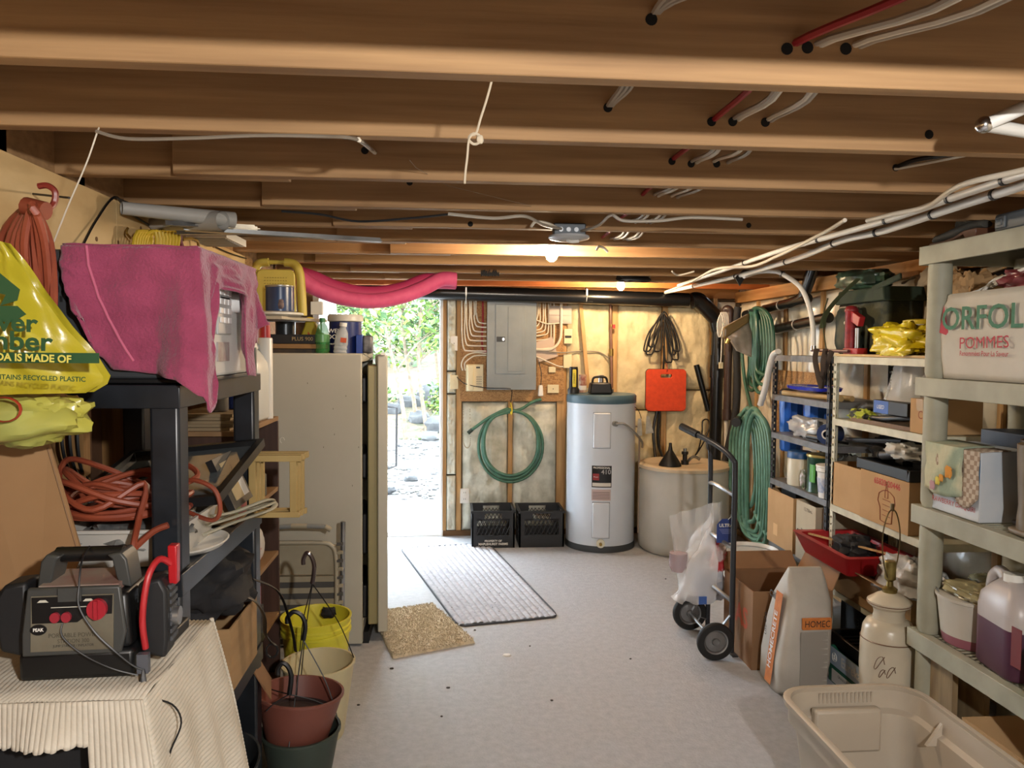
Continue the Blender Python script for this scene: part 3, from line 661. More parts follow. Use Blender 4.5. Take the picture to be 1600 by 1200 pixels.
p = PY(1002, 660, 5.8)
t = thing('paper_tag', 'pair of grey paper tags hanging on a cord right of the heater', 'tag', (p.x, 5.8, p.z))
for s, dz in ((-.012, -.03), (.05, -.01)):
    b = MB(); b.prism([(-.012 + s, .06 + dz), (.01 + s, .06 + dz), (.026 + s * 1.4, -.07 + dz), (-.022 + s * 1.1, -.08 + dz)], .004, T=R_FRONT @ Matrix.Translation((0, 0, s * .1))); b.build('tag', M('tag grey', '#b0aca2', '#8e8a80', rough=.7, scale=20), t)
b = MB(); b.tube(cr([(0, 0, .03), (-.02, .01, .09), (-.05, .02, .12)], 4), .003, 5); b.build('cord', BLK, t)
t = thing('copper_pipe', 'vertical copper water pipe with valve joint on the back wall right of the heater', 'pipe', PY(955, 500, YW - .04))
b = MB(); b.tube([PY(954, 470, YW - .04), PY(956, 606, YW - .04)], .011, 10); b.build('pipe', M('copper', '#9a7462', '#84604f', rough=.35, metal=.7, scale=8), t, world=True)
b = MB(); b.cyl(PY(955, 545, YW - .04), PY(955, 556, YW - .04), .02, n=12); b.cyl(PY(955, 511, YW - .04), PY(955, 507, YW - .04), .015, n=12); b.build('valve', M('brass', '#9c8148'), t, world=True)
slab('red_handle', 957, 507, 961, 513, YW - .05, .008, RED, t)
b = MB(); b.beam(PY(907, 470, YW - .03), PY(919, 606, YW - .06), .03, .018, up=(0, 1, 0)); tagp(b.build('wood_strip', STUD, bevel=.001), 'thin bare wood strip leaning on the wall behind the water heater', 'wood strip')
# cord coil, kneeling pad
t = thing('cord_coil', 'coil of thin black cord hung on a nail, above the orange pad', 'cord', PY(1033, 495, YW - .05))
b = MB(); random.seed(9); top = PY(1036, 492, YW - .05); pts = []
for k, (lx, ly) in enumerate(((1010, 545), (1018, 538), (1056, 558), (1052, 550), (1046, 562), (1014, 550), (1026, 545), (1058, 545))):
    q = PY(lx, ly, YW - .05 - .005 * k); s = (q.x - top.x)
    side = Vector((.035, 0, 0)) if lx > 1036 else Vector((-.035, 0, 0))
    pts += [top + Vector((0, -.003 * k, .004 * k)), top.lerp(q, .5) + side * 1.3, q + side * .6, q + Vector((0, 0, -.02)), q - side, top.lerp(q, .5) - side * .5]
pts.append(top); b.tube(cr(pts, 5), .0065, 6)
b.tube(cr([PY(1037, 540, YW - .05), PY(1037, 565, YW - .05), PY(1036, 580, YW - .03)], 4), .008, 6); b.build('cord', BLKM, t, world=True)
b = MB(); b.cyl(top + Vector((0, .07, 0)), top + Vector((0, -.03, .008)), .003, n=6); b.build('nail', M('nail', '#8a8478'), t, world=True)
a, c = PY(1008, 642, YW - .035), PY(1071, 577, YW - .035)
t = thing('kneeling_pad', 'orange foam kneeling pad with handle slot hanging on the back wall', 'pad', ((a.x + c.x) / 2, YW - .035, a.z)); ORG = M('orange foam', '#d2451c', '#c23c17', rough=.7, scale=30, bump=.1)
W, Hh = c.x - a.x, c.z - a.z; b = MB()
def rrect(w, h, r, cx=0, cy=0, n=4):
    o = []
    for (sx, sy, a0) in ((1, -1, -PI / 2), (1, 1, 0), (-1, 1, PI / 2), (-1, -1, PI)):
        for i in range(n + 1): a_ = a0 + PI / 2 * i / n; o.append((cx + sx * (w / 2 - r) + r * math.cos(a_), cy + sy * (h / 2 - r) + r * math.sin(a_)))
    return o
def frame_plate(b, outer, inner, th, T, mi=0):
    """plate with a hole: outer and inner outlines with the same point count"""
    n = len(outer); vs = [(x, y, z) for z in (0, th) for o in (outer, inner) for x, y in o]
    fs = []
    for i in range(n):
        j = (i + 1) % n
        fs += [(i, j, n + j, n + i), (2 * n + i, 3 * n + i, 3 * n + j, 2 * n + j), (i, 2 * n + i, 2 * n + j, j), (n + i, n + j, 3 * n + j, 3 * n + i)]
    b.add(vs, fs, mi, T)
T = Matrix.Translation((0, 0, Hh / 2)) @ R_FRONT
frame_plate(b, rrect(W, Hh, .03), rrect(.095, .03, .012, 0, Hh * .34), .03, T); b.build('pad', ORG, t, bevel=.004)
b = MB(); frame_plate(b, rrect(W + .006, Hh + .006, .032), rrect(.095, .03, .012, 0, Hh * .34), .008, Matrix.Translation((0, .0, Hh / 2)) @ R_FRONT @ Matrix.Translation((0, 0, -.001))); b.build('black_backing', BLKM, t)
b = MB(); b.tube(cr([(0, -.02, Hh * .88), (.004, -.035, Hh + .01), (0, .0, Hh + .05)], 4), .003, 5); b.build('red_string', REDW, t)
t = thing('black_tubing', 'two black plastic tubes hanging from behind the orange pad into the cistern', 'tubing', PY(1028, 700, YW - .04))
for k, (x0, x1, x2) in enumerate(((1027, 1021, 1024), (1031, 1028, 1036))):
    b = MB(); b.tube(cr([PY(x0, 640, YW - .04), PY(x1, 670, YW - .05), PY(x1 + 1, 695, YW - .08), PY(x2, 716, YW - .14)], 5), .012, 8); b.build('tube', BLK, t, world=True)
# cistern tank
tx, ty, tr, th_ = 1.81, 5.80, .345, .665
t = thing('cistern_tank', 'squat round translucent plastic water tank with lid beside the heater', 'tank', (tx, ty, 0))
TK = M('tank plastic', '#b9b7af', '#a8a69f', rough=.55, scale=3)
b = MB(); b.lathe([(0, .001), (tr - .03, .001), (tr - .01, .02), (tr, .08), (tr, th_ - .05), (tr - .005, th_ - .03)], n=56); b.build('body', TK, t)
b = MB(); b.lathe([(tr - .005, th_ - .03), (tr + .006, th_ - .028), (tr + .006, th_ - .005), (tr - .01, th_ + .004), (tr - .05, th_ + .004), (tr - .07, th_ - .008), (0, th_ - .008)], n=56); b.build('lid', M('tank lid', '#bfae93', rough=.5), t)
def put(px, py, Y): p = PY(px, py, Y); return p
p = PY(1047, 722, 5.72); t2 = thing('funnel', 'black plastic funnel standing upside down on the tank lid', 'funnel', (p.x, 5.72, th_ - .0075))
b = MB(); b.lathe([(.082, 0), (.086, .004), (.08, .02), (.024, .11), (.014, .125), (.011, .175), (.008, .175), (.02, .11), (.076, .016)], n=28); b.build('cone', BLK, t2)
p = PY(1070, 720, 5.78); t2 = thing('tank_valve', 'metal and black valve fitting standing on the tank lid right of the funnel', 'valve', (p.x, 5.78, th_ - .0075))
b = MB(); b.lathe([(0, 0), (.03, 0), (.03, .03), (.018, .035), (.018, .075), (.026, .08), (.026, .1), (0, .1)], n=16); b.build('body', BLK, t2); b = MB(); b.cyl((0, 0, .1), (0, 0, .125), .014, n=12); b.tube(cr([(.02, 0, .02), (.06, .02, .05), (.1, .05, .05), (.14, .08, .03)], 4), .012, 8); b.build('fitting', STEEL, t2)
for sx_, lab in ((1096, 'curved loop of black tube rising behind the cistern lid'),):
    b = MB(); b.tube(cr([PY(1088, 710, 6.0), PY(1100, 690, 6.1), PY(1108, 668, 6.15), PY(1106, 656, 6.17), PY(1098, 658, 6.17), PY(1097, 675, 6.15), PY(1092, 700, 6.05), PY(1086, 712, 5.95)], 6), .006, 6); tagp(b.build('tube_loop', BLK), lab, 'tube')
b = MB(); b.tube([PY(1088, 570, YW - .03), PY(1107, 642, YW - .05)], .024, 14); tagp(b.build('pipe_offcut', ABS), 'loose black pipe length leaning on the wall above the cistern', 'pipe')
# corner: brown pipe, black hose, cords, hoses
b = MB(); b.tube(cr([PY(1136, 492, 5.95), PY(1134, 484, 5.95), PY(1139, 483, 5.93), PY(1141, 495, 5.93), PY(1138, 560, 5.93), PY(1136, 655, 5.95)], 5), .03, 14); b.cyl(PY(1136, 640, 5.95), PY(1136, 656, 5.95), .036, n=14)
tagp(b.build('brown_pipe', M('brown pipe', '#3b2b25', rough=.4)), 'brown plastic pipe hanging upright in the right corner', 'pipe')
b = MB(); b.tube([PY(1135, 657, 5.96), PY(1135, 720, 5.97)], .018, 12); tagp(b.build('white_pipe', WHT), 'short white pipe below the brown one in the right corner', 'pipe')
b = MB(); b.tube(cr([PY(1153, 480, 5.9), PY(1150, 520, 5.9), PY(1152, 590, 5.9), PY(1150, 640, 5.9), PY(1142, 680, 5.9), PY(1133, 720, 5.9)], 5), .029, 14)
tagp(b.build('foam_pipe_sleeve', M('foam grey', '#24262a', rough=.8)), 'dark foam pipe sleeve drooping in the corner behind the green hoses', 'pipe')
t = thing('cord_coil', 'small bundle of white cord with a tag hanging in the right corner', 'cord', PY(1130, 500, 5.75))
b = MB(); pts = []
for k in range(5):
    x = 1126 + k * 2; pts += [PY(x, 488, 5.75), PY(x + 4, 500, 5.74), PY(x + 2, 520, 5.74), PY(x - 3, 526, 5.75), PY(x - 5, 505, 5.75)]
b.tube(cr(pts, 4), .0045, 5); b.tube(cr([PY(1128, 525, 5.75), PY(1127, 550, 5.75), PY(1126, 568, 5.75)], 4), .0045, 5); b.build('cord', WHT, t, world=True)
slab('tag', 1123, 566, 1129, 576, 5.76, .012, IV, t, bevel=.002)
HG2 = M('hose green dark', '#285343', '#336350', rough=.4, scale=10); HG3 = M('hose green pale', '#4a7361', '#5e8a76', rough=.5, scale=12)
t = thing('garden_hose', 'dark green garden hose looped over a hook high in the right corner', 'hose', PX(1182, 490, XR - .15))
b = MB(); pts = []; X = XR - .16
for k in range(6):
    xa, xb = 1174 + k * 2.2, 1184 + k * 4.2; bot = [606, 600, 592, 609, 598, 585][k]
    pts += [PX(1180 + k, 481, X - .01 * k), PX(xb, 500, X - .01 * k), PX(xb + 3, 560, X - .01 * k), PX(xb - 4, bot, X - .01 * k), PX(xb - 16, bot - 2, X - .01 * k), PX(xa - 3, 570, X - .01 * k), PX(xa - 2, 500, X - .01 * k)]
pts += [PX(1176, 484, X), PX(1160, 530, X - .05), PX(1163, 590, X - .05), PX(1172, 630, X - .05), PX(1178, 655, X - .05)]
b.tube(cr(pts, 5), .0135, 8); b.build('hose', HG2, t, world=True)
b = MB(); q = PX(1180, 481, X - .02); b.cyl(q + Vector((-.05, 0, -.02)), q + Vector((.12, 0, -.02)), .008, n=8); b.build('hook', STEEL, t, world=True)
t = thing('garden_hose', 'pale green garden hose hanging in long loops low in the right corner', 'hose', PX(1172, 650, 2.1))
b = MB(); pts = []; X = 2.12
for k in range(7):
    xr = 1172 + k * 4.0; xl = 1146 + k * 5.0; bot = [792, 815, 830, 843, 838, 850, 848][k]; top = 646 - (k % 3) * 4
    pts += [PX(1162 + k * 3, top, X - .012 * k), PX(xr + 4, 670, X - .012 * k), PX(xr + 9, 740, X - .01 * k), PX(xr + 6, bot - 14, X), PX(xr - 5, bot, X), PX(xl - 2, bot - 24, X), PX(xl - 4, 740, X - .012 * k), PX(xl - 2, 675, X - .012 * k)]
pts = pts[:-4] + [PX(1180, 800, X)]
b.tube(cr(pts, 5), .0165, 9); b.build('hose', HG3, t, world=True)
b = MB(); b.cyl(PX(1156, 655, X + .02), PX(1150, 660, X - .12), .032, n=16); b.cyl(PX(1150, 660, X + .25), PX(1156, 655, X + .01), .012, n=8); b.build('hanger_arm', BLK, t, world=True)
# zip pouch hung in the corner
a = [PY(1128, 512, 5.5), PY(1168, 490, 5.5), PY(1183, 562, 5.5), PY(1162, 562, 5.5), PY(1150, 548, 5.5)]
t = thing('plastic_pouch', 'dusty clear plastic pouch with brown flap hanging in the right corner', 'bag', a[0])
b = MB(); b.grid(lambda u, v: (a[0].lerp(a[1], u)).lerp(a[4].lerp(a[2], u), v) + Vector((0, -.03 * math.sin(u * PI) * math.sin(v * PI) + .012 * noise.noise(Vector((u * 5, v * 6, 1))), 0)), 14, 14)
b.build('pouch', M('dusty film', '#b6a79a', '#8f8578', rough=.25, scale=7, alpha=.85, bump=.4), t, sol=.004, world=True)
b = MB(); b.grid(lambda u, v: (a[0].lerp(a[1], u)) + Vector((0, -.035, -.09 * v * (1 - .3 * u))), 8, 4); b.build('flap', M('brown film', '#7d6540', rough=.3), t, sol=.003, world=True)
b = MB(); b.cyl(PY(1139, 530, 5.44), PY(1136, 537, 5.44), .015, n=8); b.build('brass_clip', M('brass', '#9c8148'), t, world=True)
# ================================================================== right side shelving
def holed_strip(b, x, y, z0, z1, axis, wd=.032, th=.003, pitch=.038, hole=.013):
    """one flange of a slotted-angle post: two rails and the bridges between its holes"""
    def bxx(a0, a1, c0, c1):
        if axis == 'x': b.box((x + a0, y, c0), (x + a1, y + th, c1))
        else: b.box((x, y + a0, c0), (x + th, y + a1, c1))
    m = (wd - hole) / 2
    bxx(0, m, z0, z1); bxx(wd - m, wd, z0, z1); z = z0
    while z < z1:
        bxx(m, wd - m, z, min(z1, z + pitch - hole)); z += pitch
def metal_shelf(label, x0, x1, y0, y1, levels, pm, lm, ztop, zbot=0.):
    t = thing('metal_shelf', label, 'shelf', (x0, y0, 0))
    for (x, sx) in ((x0, 1), (x1, -1)):
        for (y, sy) in ((y0, 1), (y1, -1)):
            b = MB(); w_ = .032
            holed_strip(b, x if sx > 0 else x - w_, y if sy > 0 else y - .003, zbot, ztop, 'x')
            holed_strip(b, x if sx > 0 else x - .003, y if sy > 0 else y - w_, zbot, ztop, 'y')
            b.build('post', pm, t, smooth=0, world=True)
    for z in levels:
        b = MB(); e = .004
        b.box((x0 + e, y0 + e, z - .004), (x1 - e, y1 - e, z)); b.box((x0 - .001, y0 + e, z - .034), (x0 + .003, y1 - e, z)); b.box((x1 - .004, y0 + e, z - .034), (x1 - e, y1 - e, z))
        b.box((x0 + e, y0 - .001, z - .034), (x1 - e, y0 + .003, z)); b.box((x0 + e, y1 - .004, z - .034), (x1 - e, y1 - e, z))
        b.build('shelf_board', lm, t, smooth=0, world=True)
    return t
DX, DB = 2.0, 2.35
DL = (1.517, 1.275, 1.04, .752, .365)
dshelf = metal_shelf('dark metal shelf unit with grey boards, farther right, by the green hoses', DX, DB, 3.9, 4.63, DL, DKM, GRYS, 1.52)
WL = (1.52, 1.197, .745, .312)
wshelf = metal_shelf('cream metal shelf unit with perforated posts between dark and grey-green shelves', DX, 2.36, 3.02, 3.87, WL, CRM, CRM, 1.522)
b = MB(); b.box((2.004, 3.03, 1.522), (2.355, 3.86, 1.533)); tagp(b.build('wooden_board', PLY), 'thin wooden board lying on top of the cream metal shelf', 'board')
WT = 1.5335
# grey-green resin shelf
GX0, GX1, GY0, GY1 = 1.8, 2.25, 1.93, 2.845
t = gshelf = thing('resin_shelf', 'grey-green moulded resin shelf unit in the right foreground', 'shelf', (GX0, GY0, 0))
GL = (1.952, 1.452, .957, .468, .06)
for z in GL:
    b = MB(); L_ = .07 if z > .1 else .05
    b.box((GX0, GY0, z - L_), (GX0 + .012, GY1, z)); b.box((GX1 - .012, GY0, z - L_), (GX1, GY1, z)); b.box((GX0 + .012, GY0, z - L_), (GX1 - .012, GY0 + .012, z)); b.box((GX0 + .012, GY1 - .012, z - L_), (GX1 - .012, GY1, z))
    b.box((GX0 + .012, GY0 + .012, z - .006), (GX0 + .045, GY1 - .012, z - .002)); b.box((GX1 - .045, GY0 + .012, z - .006), (GX1 - .012, GY1 - .012, z - .002))
    b.box((GX0 + .045, GY0 + .012, z - .006), (GX1 - .045, GY0 + .05, z - .002)); b.box((GX0 + .045, GY1 - .05, z - .006), (GX1 - .045, GY1 - .012, z - .002))
    fr_ = b.build('shelf_frame', RESIN, t, bevel=.006, world=True)
    b = MB(); n = 30
    for i in range(n):
        y = GY0 + .05 + (GY1 - GY0 - .1) * (i + .5) / n; b.box((GX0 + .045, y - .007, z - .0055), (GX1 - .045, y + .005, z - .0025))
    b.build('slat_deck', RESIN, fr_, world=True, kind='stuff')
for x in (GX0 + .052, GX1 - .052):
    for y in (GY0 + .055, GY1 - .055):
        for k in range(4):
            b = MB(); b.lathe([(.036, GL[k + 1] - .001), (.042, GL[k + 1] + .02), (.042, GL[k] - .09), (.038, GL[k] - .045)], (x, y, 0), 20, cap=True); b.build('post', RESIN, t, world=True)

def carton(name, label, p0, p1, mat=CARD, rz=0., openb=False, flaps=(), cat='box', th=.005, group=None, seam=True):
    """cardboard box from corner p0 to p1 (world, before turning about p0)"""
    t = thing(name, label, cat, p0, rz, group); W, D, H = (p1[i] - p0[i] for i in range(3))
    if not openb:
        b = MB(); b.box((0, 0, 0), (W, D, H)); b.build('body', mat, t, bevel=.003)
        if seam:
            b = MB(); b.box((0, D / 2 - .024, H - .0002), (W, D / 2 + .024, H + .0006)); b.box((-.0006, D / 2 - .024, H - .05), (.0002, D / 2 + .024, H)); b.build('tape', M('parcel tape', '#a98a5e', rough=.25), t, smooth=0)
    else:
        b = MB(); b.box((0, 0, 0), (W, th, H)); b.box((0, D - th, 0), (W, D, H)); b.box((0, th, 0), (th, D - th, H)); b.box((W - th, th, 0), (W, D - th, H)); b.box((th, th, 0), (W - th, D - th, th))
        b.build('body', mat, t, smooth=0)
        for side, ang, ln in flaps:
            b = MB(); c, s = math.cos(ang) * ln, math.sin(ang) * ln       # ang from horizontal-outward
            if side == '-x': b.add([(0, 0, H), (0, D, H), (-c, D - .01, H + s), (-c, .01, H + s)], [(0, 1, 2, 3)])
            if side == '+x': b.add([(W, 0, H), (W, D, H), (W + c, D - .01, H + s), (W + c, .01, H + s)], [(0, 1, 2, 3)])
            if side == '-y': b.add([(0, 0, H), (W, 0, H), (W - .01, -c, H + s), (.01, -c, H + s)], [(0, 1, 2, 3)])
            if side == '+y': b.add([(0, D, H), (W, D, H), (W - .01, D + c, H + s), (.01, D + c, H + s)], [(0, 1, 2, 3)])
            b.build('flap', mat, t, sol=.004, smooth=0)
    return t
def lump(name, label, cat, c, d, mat, seed=0, amp=.25, freq=2.2, e=.8, nu=36, nv=22, **k):
    b = MB(); b.blob(c, d, seed, amp, freq, e, nu, nv); return tagp(b.build(name, mat, smooth=k.pop('smooth', 60)), label, cat, **k)
def jar(name, label, cat, p, prof, mat, lid=None, lidmat=None, n=28, cap=True):
    t = thing(name, label, cat, p); b = MB(); b.lathe(prof, n=n, cap=cap); b.build('body', mat, t)
    if lid: b = MB(); b.lathe(lid, n=n, cap=True); b.build('lid', lidmat, t)
    return t

# ---- dark shelf contents
t = thing('serving_tray', 'shiny blue oval tray on the second board of the dark shelf', 'tray', (2.1, 4.33, DL[1]))
p = PX(1272, 604, 2.08); 
b = MB(); b.lathe([(0, .0), (.16, .0), (.2, .012), (.21, .03), (.2, .032), (.17, .02), (0, .016)], (0.02, 0, .034), 36, sx=.55, sy=1.25); b.build('tray', M('blue gloss', '#1c2aa8', rough=.15), t)
for k, (px, lab) in enumerate(((1222, 'left rounded wooden dowel under the blue tray on the dark shelf'), (1240, 'right rounded wooden dowel under the blue tray on the dark shelf'))):
    q = PX(px, 614, 2.01 + k * .035); b = MB(); b.tube([(2.02 + k * .05, min(q.y, 4.6), DL[1] + .0165), (2.09 + k * .06, 3.95, DL[1] + .0165)], .0155, 14); tagp(b.build('wooden_dowel', M('dowel', '#b79a66', '#9c7f4e', rough=.6, scale=8)), lab, 'dowel')
BF = M('filter blue', '#1f5fbf', rough=.3)
for px, r_, lab, Y in ((1198, .075, 'farther blue cylindrical water filter housing behind the dark shelf', 4.78), (1241, .085, 'nearer blue cylindrical water filter housing with black cap behind the dark shelf boards', 4.42)):
    if Y > 4.7: X_ = 2.2
    else: X_ = 2.2
    t = thing('water_filter', lab, 'water filter', (X_, Y, 1.045 if Y < 4.7 else .9)); hgt = .19 if Y < 4.7 else .33
    b = MB(); n = 36; rings = []
    for z, r in ((0, r_ * .8), (.01, r_ * .9), (hgt * .9, r_), (hgt, r_)): rings.append([((r + .0035 * (i % 3 == 0)) * math.cos(2 * PI * i / n), (r + .0035 * (i % 3 == 0)) * math.sin(2 * PI * i / n), z) for i in range(n)])
    b.loft(rings); b.build('housing', BF, t, smooth=25)
    zt = min(.228, 1.235 - t.location.z) if Y < 4.7 else .4
    b = MB(); b.lathe([(0, hgt), (r_ + .008, hgt), (r_ + .008, zt - .012), (r_ - .01, zt), (0, zt)], n=28); b.build('cap', BLK, t)
    b = MB(); b.cyl((0, -r_, hgt + .02), (0, -r_ - .035, hgt + .02), .014, n=10); b.build('port', STEEL, t)
b = MB(); b.tube([(2.3, 4.95, 1.24), (2.14, 4.66, 1.24)], .012, 8); tagp(b.build('water_pipe', STEEL), 'small metal water pipe entering the far blue filter beside the dark shelf', 'pipe')
lump('plastic_bag', 'crumpled grey-white plastic bag beside the blue tape roll on the dark shelf', 'bag', (2.1, 4.3, DL[2] + .055), (.15, .36, .12), M('bag grey', '#b9bcbe', '#989ba0', rough=.25, scale=6, bump=.5), 3, .4, e=.7)
t = thing('tape_roll', 'big roll of dark blue tape standing on edge on the dark shelf', 'tape', (2.06, 4.0, DL[2] + .057))
b = MB(); b.lathe([(.018, -.045), (.055, -.045), (.055, .045), (.018, .045), (.018, -.045)], n=32, T=Matrix.Rotation(.6, 4, 'Z') @ Matrix.Rotation(PI / 2, 4, 'Y')); b.build('roll', M('tape blue', '#24365f', rough=.35), t)
b = MB(); b.lathe([(.0175, -.0465), (.026, -.0465), (.026, .0465), (.0175, .0465)], n=24, T=Matrix.Rotation(.6, 4, 'Z') @ Matrix.Rotation(PI / 2, 4, 'Y')); b.build('core', WPAPER, t)
t = thing('caulking_gun', 'black caulking gun poking out in front of the blue tape roll', 'tool', (2.03, 3.98, DL[2] + .002))
b = MB(); b.tube([(-.01, .2, .022), (.03, -.02, .022)], .016, 10); b.box((-.015, .08, .001), (.01, .24, .012)); b.build('barrel', BLK, t); b = MB(); b.tube([(.04, -.02, .02), (.1, -.04, .01)], .008, 6); b.build('handle', BLK, t)
z = DL[3]
jar('storage_jar', 'cream plastic jar with blue screw lid on the dark shelf, left of the green can', 'jar', (2.07, 4.38, z), [(.0, 0), (.065, 0), (.068, .01), (.068, .15), (.06, .165)], M('cream jar', '#cfcab6', rough=.35), [(.064, .16), (.07, .162), (.07, .192), (.064, .2)], M('lid blue', '#1f4f86', rough=.4))
t = jar('paint_can', 'dark green paint can with light green label and gold rim', 'can', (2.1, 4.16, z), [(.0, 0), (.084, 0), (.084, .004), (.081, .008), (.081, .196), (.084, .2)], M('can green', '#16402e', rough=.3), [(.085, .198), (.087, .203), (.085, .212), (.07, .209), (0, .207)], M('gold rim', '#c2b070', rough=.3, metal=.6))
b = MB(); b.lathe([(.0815, .045), (.0817, .05), (.0817, .16), (.0815, .165)], n=28); 
b2 = MB(); n = 8; b2.grid(lambda u, v: (-.0822 * math.cos(-.5 + u * .9), .0822 * math.sin(-.9 + u * .9), .06 + .1 * v), 8, 1); b2.build('label_patch', M('label green', '#4e9a3e', rough=.4), t)
t = jar('paint_pail', 'small white pail with blue label on the dark shelf beside the cream post', 'bucket', (2.05, 3.985, z), [(0, 0), (.05, 0), (.06, .14), (.066, .145), (.066, .165), (.06, .17)], M('pail white', '#d9d9d6', rough=.35), [(.062, .165), (.068, .168), (.068, .178), (0, .178)], WHT)
b = MB(); b.lathe([(.0535, .03), (.0605, .11)], n=28); b.build('label_band', M('pail label', '#6f86ad', '#cfd2d6', rough=.4, scale=25), t)
lump('figurine', 'small pink and white floral ornament between cream jar and green can', 'ornament', (2.04, 4.262, z + .05), (.03, .035, .1), M('floral', '#c9c0c8', '#6f7f5a', rough=.5, scale=40), 5, .4, nu=14, nv=12)
lump('cloth_bundle', 'pale lump of cloth stuffed behind the green can under the third dark board', 'cloth', (2.26, 4.15, z + .1), (.12, .34, .2), M('dull cloth', '#8f8878', '#6d675a', rough=.9, scale=8), 8, .3)
z = DL[4]
p = PX(1195, 845, 2.02); q = PX(1257, 870, 2.02)
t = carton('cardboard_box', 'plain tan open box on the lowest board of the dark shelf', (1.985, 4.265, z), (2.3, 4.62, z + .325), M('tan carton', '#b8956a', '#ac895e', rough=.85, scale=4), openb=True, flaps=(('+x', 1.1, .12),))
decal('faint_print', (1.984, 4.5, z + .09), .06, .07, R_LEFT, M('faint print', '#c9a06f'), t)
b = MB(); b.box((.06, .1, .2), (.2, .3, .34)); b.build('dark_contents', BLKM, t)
t = carton('cardboard_box', 'pale grey box with black lettering beside the tan box on the dark shelf', (1.985, 3.99, z), (2.28, 4.225, z + .33), M('pale carton', '#b5aa93', '#a89d87', rough=.8, scale=4), openb=True)
txt('colisepus?', .052, (1.984, 4.107, z + .16), R_LEFT, INK, t, bold=.001); txt('12.750mL', .026, (1.984, 4.08, z + .295), R_LEFT, INK, t)
# ---- top of the dark and cream shelves
CAMO = M('camouflage cloth', '#20281c', '#3f3f28', rough=.75, scale=9, fac=(.45, .55), bump=.1, bscale=60)
CAMO2 = M('camouflage nylon', '#3f5a49', '#1c2a22', rough=.3, scale=8, fac=(.45, .55))
OLV = M('olive canvas', '#1e2b1c', '#263421', rough=.8, scale=20); STRAP = M('olive strap', '#565d3a', rough=.8)
t = thing('backpack', 'camouflage hunting backpack with rolled top and straps, on top of the metal shelves', 'backpack', (2.185, 3.75, WT))
b = MB(); b.box((-.1, -.2, 0), (.14, .22, .3), top=(.9, .96)); b.build('main_bag', CAMO, t, bevel=.03, bseg=3)
b = MB(); b.blob((-.115, .11, .12), (.05, .22, .24), 4, .1, e=.5, flatb=False); b.build('front_pocket', CAMO, t)
b = MB(); b.blob((-.04, .13, .355), (.13, .44, .1), 9, .2, e=.7, flatb=False, T=Matrix.Translation((0, 0, .025)) @ Matrix.Rotation(.05, 4, 'X')); b.build('rolled_top', CAMO2, t)
b = MB(); b.box((-.12, -.22, .26), (.14, .25, .33), top=(.95, .9)); b.beam((-.11, -.1, .32), (-.11, -.34, .365), .03, .012, up=(1, 0, 0)); b.build('olive_flap', OLV, t, bevel=.01)
for pts in ([(-.13, .0, .38), (-.17, .14, .28), (-.17, .26, .2), (-.16, .3, .14)], [(-.14, .29, .3), (-.16, .3, .18), (-.15, .27, .02)]):
    b = MB(); P = cr(pts, 5); b.tube(P, .018, 6, flat=.15); b.build('strap', STRAP, t)
for k in range(2):
    b = MB(); P = cr([PX(1276 + k * 14, 545, 1.985), PX(1274 + k * 12, 565, 1.96), PX(1284 + k * 2, 606 - k * 25, 1.97), PX(1288 - k * 4, 590, 1.98), PX(1292 + k * 8, 548, 1.985)], 5); b.tube(P, .014, 6, flat=.2); b.build('strap_end', M('brown strap', '#3c3129', rough=.8), t, world=True)
b = MB(); b.box((-.075, .14, .26), (-.04, .19, .32)); b.build('yellow_patch', M('pale foam', '#8f9060', rough=.8), t)
b = MB(); b.cyl((-.161, .06, .16), (-.164, .06, .16), .008, n=10); b.build('snap', CHROME, t)
t = thing('hydraulic_jack', 'red hydraulic bottle jack standing in front of the camouflage backpack', 'jack', (2.03, 3.72, WT))
p = PX(1332, 545, 2.03); t.location.y = p.y
b = MB(); b.box((-.025, -.09, 0), (.03, .05, .03)); b.build('base', RED, t, bevel=.004)
b = MB(); b.lathe([(.028, .03), (.029, .04), (.029, .21), (.033, .215), (.033, .225), (.024, .24), (.012, .245), (0, .245)], (0, .02, 0), 20); b.build('cylinder', M('worn red', '#93242a', '#6f1a1e', rough=.45, scale=20), t)
b = MB(); b.cyl((0, -.045, .03), (0, -.045, .13), .012, n=12); b.build('pump_piston', STEEL, t)
b = MB(); b.beam((0, .02, .2), (0, -.08, .16), .03, .05, up=(0, 0, 1)); b.build('pump_arm', RED, t, bevel=.003)
b = MB(); b.tube([PX(1268, 547, 2.0) + Vector((0, 0, 0)), PX(1326, 549, 1.995)], .0085, 8); o = b.build('jack_handle', M('maroon rod', '#4d1c1c', rough=.4), None)
for v in o.data.vertices: v.co.z = max(v.co.z, WT - .0)
tagp(o, 'maroon steel rod lying along the shelf edge left of the red jack', 'rod')
p = PX(1398, 545, 2.12)
t = jar('bucket', 'small white bucket with yellow lid behind the yellow plastic bag', 'bucket', (2.17, 3.36, WT), [(0, 0), (.075, 0), (.088, .13), (.092, .132), (.092, .142), (.088, .145)], M('white bucket', '#dcdad0', rough=.4), [(.094, .14), (.096, .145), (.096, .158), (.08, .163), (0, .16)], YEL)
b = MB(); b.tube(cr([(-.02, .092, .135), (-.05, .1, .1), (-.08, .06, .06), (-.1, 0, .045)], 4), .0025, 5); b.build('handle', STEEL, t)
lump('plastic_bag', 'crumpled yellow plastic bag at the front edge of the cream shelf top', 'bag', (2.07, 3.33, WT + .065), (.17, .42, .14), M('yellow bag', '#d8c420', '#c2ac18', rough=.25, scale=5, bump=.6, bscale=12), 12, .45, e=.75, nu=54, nv=30)
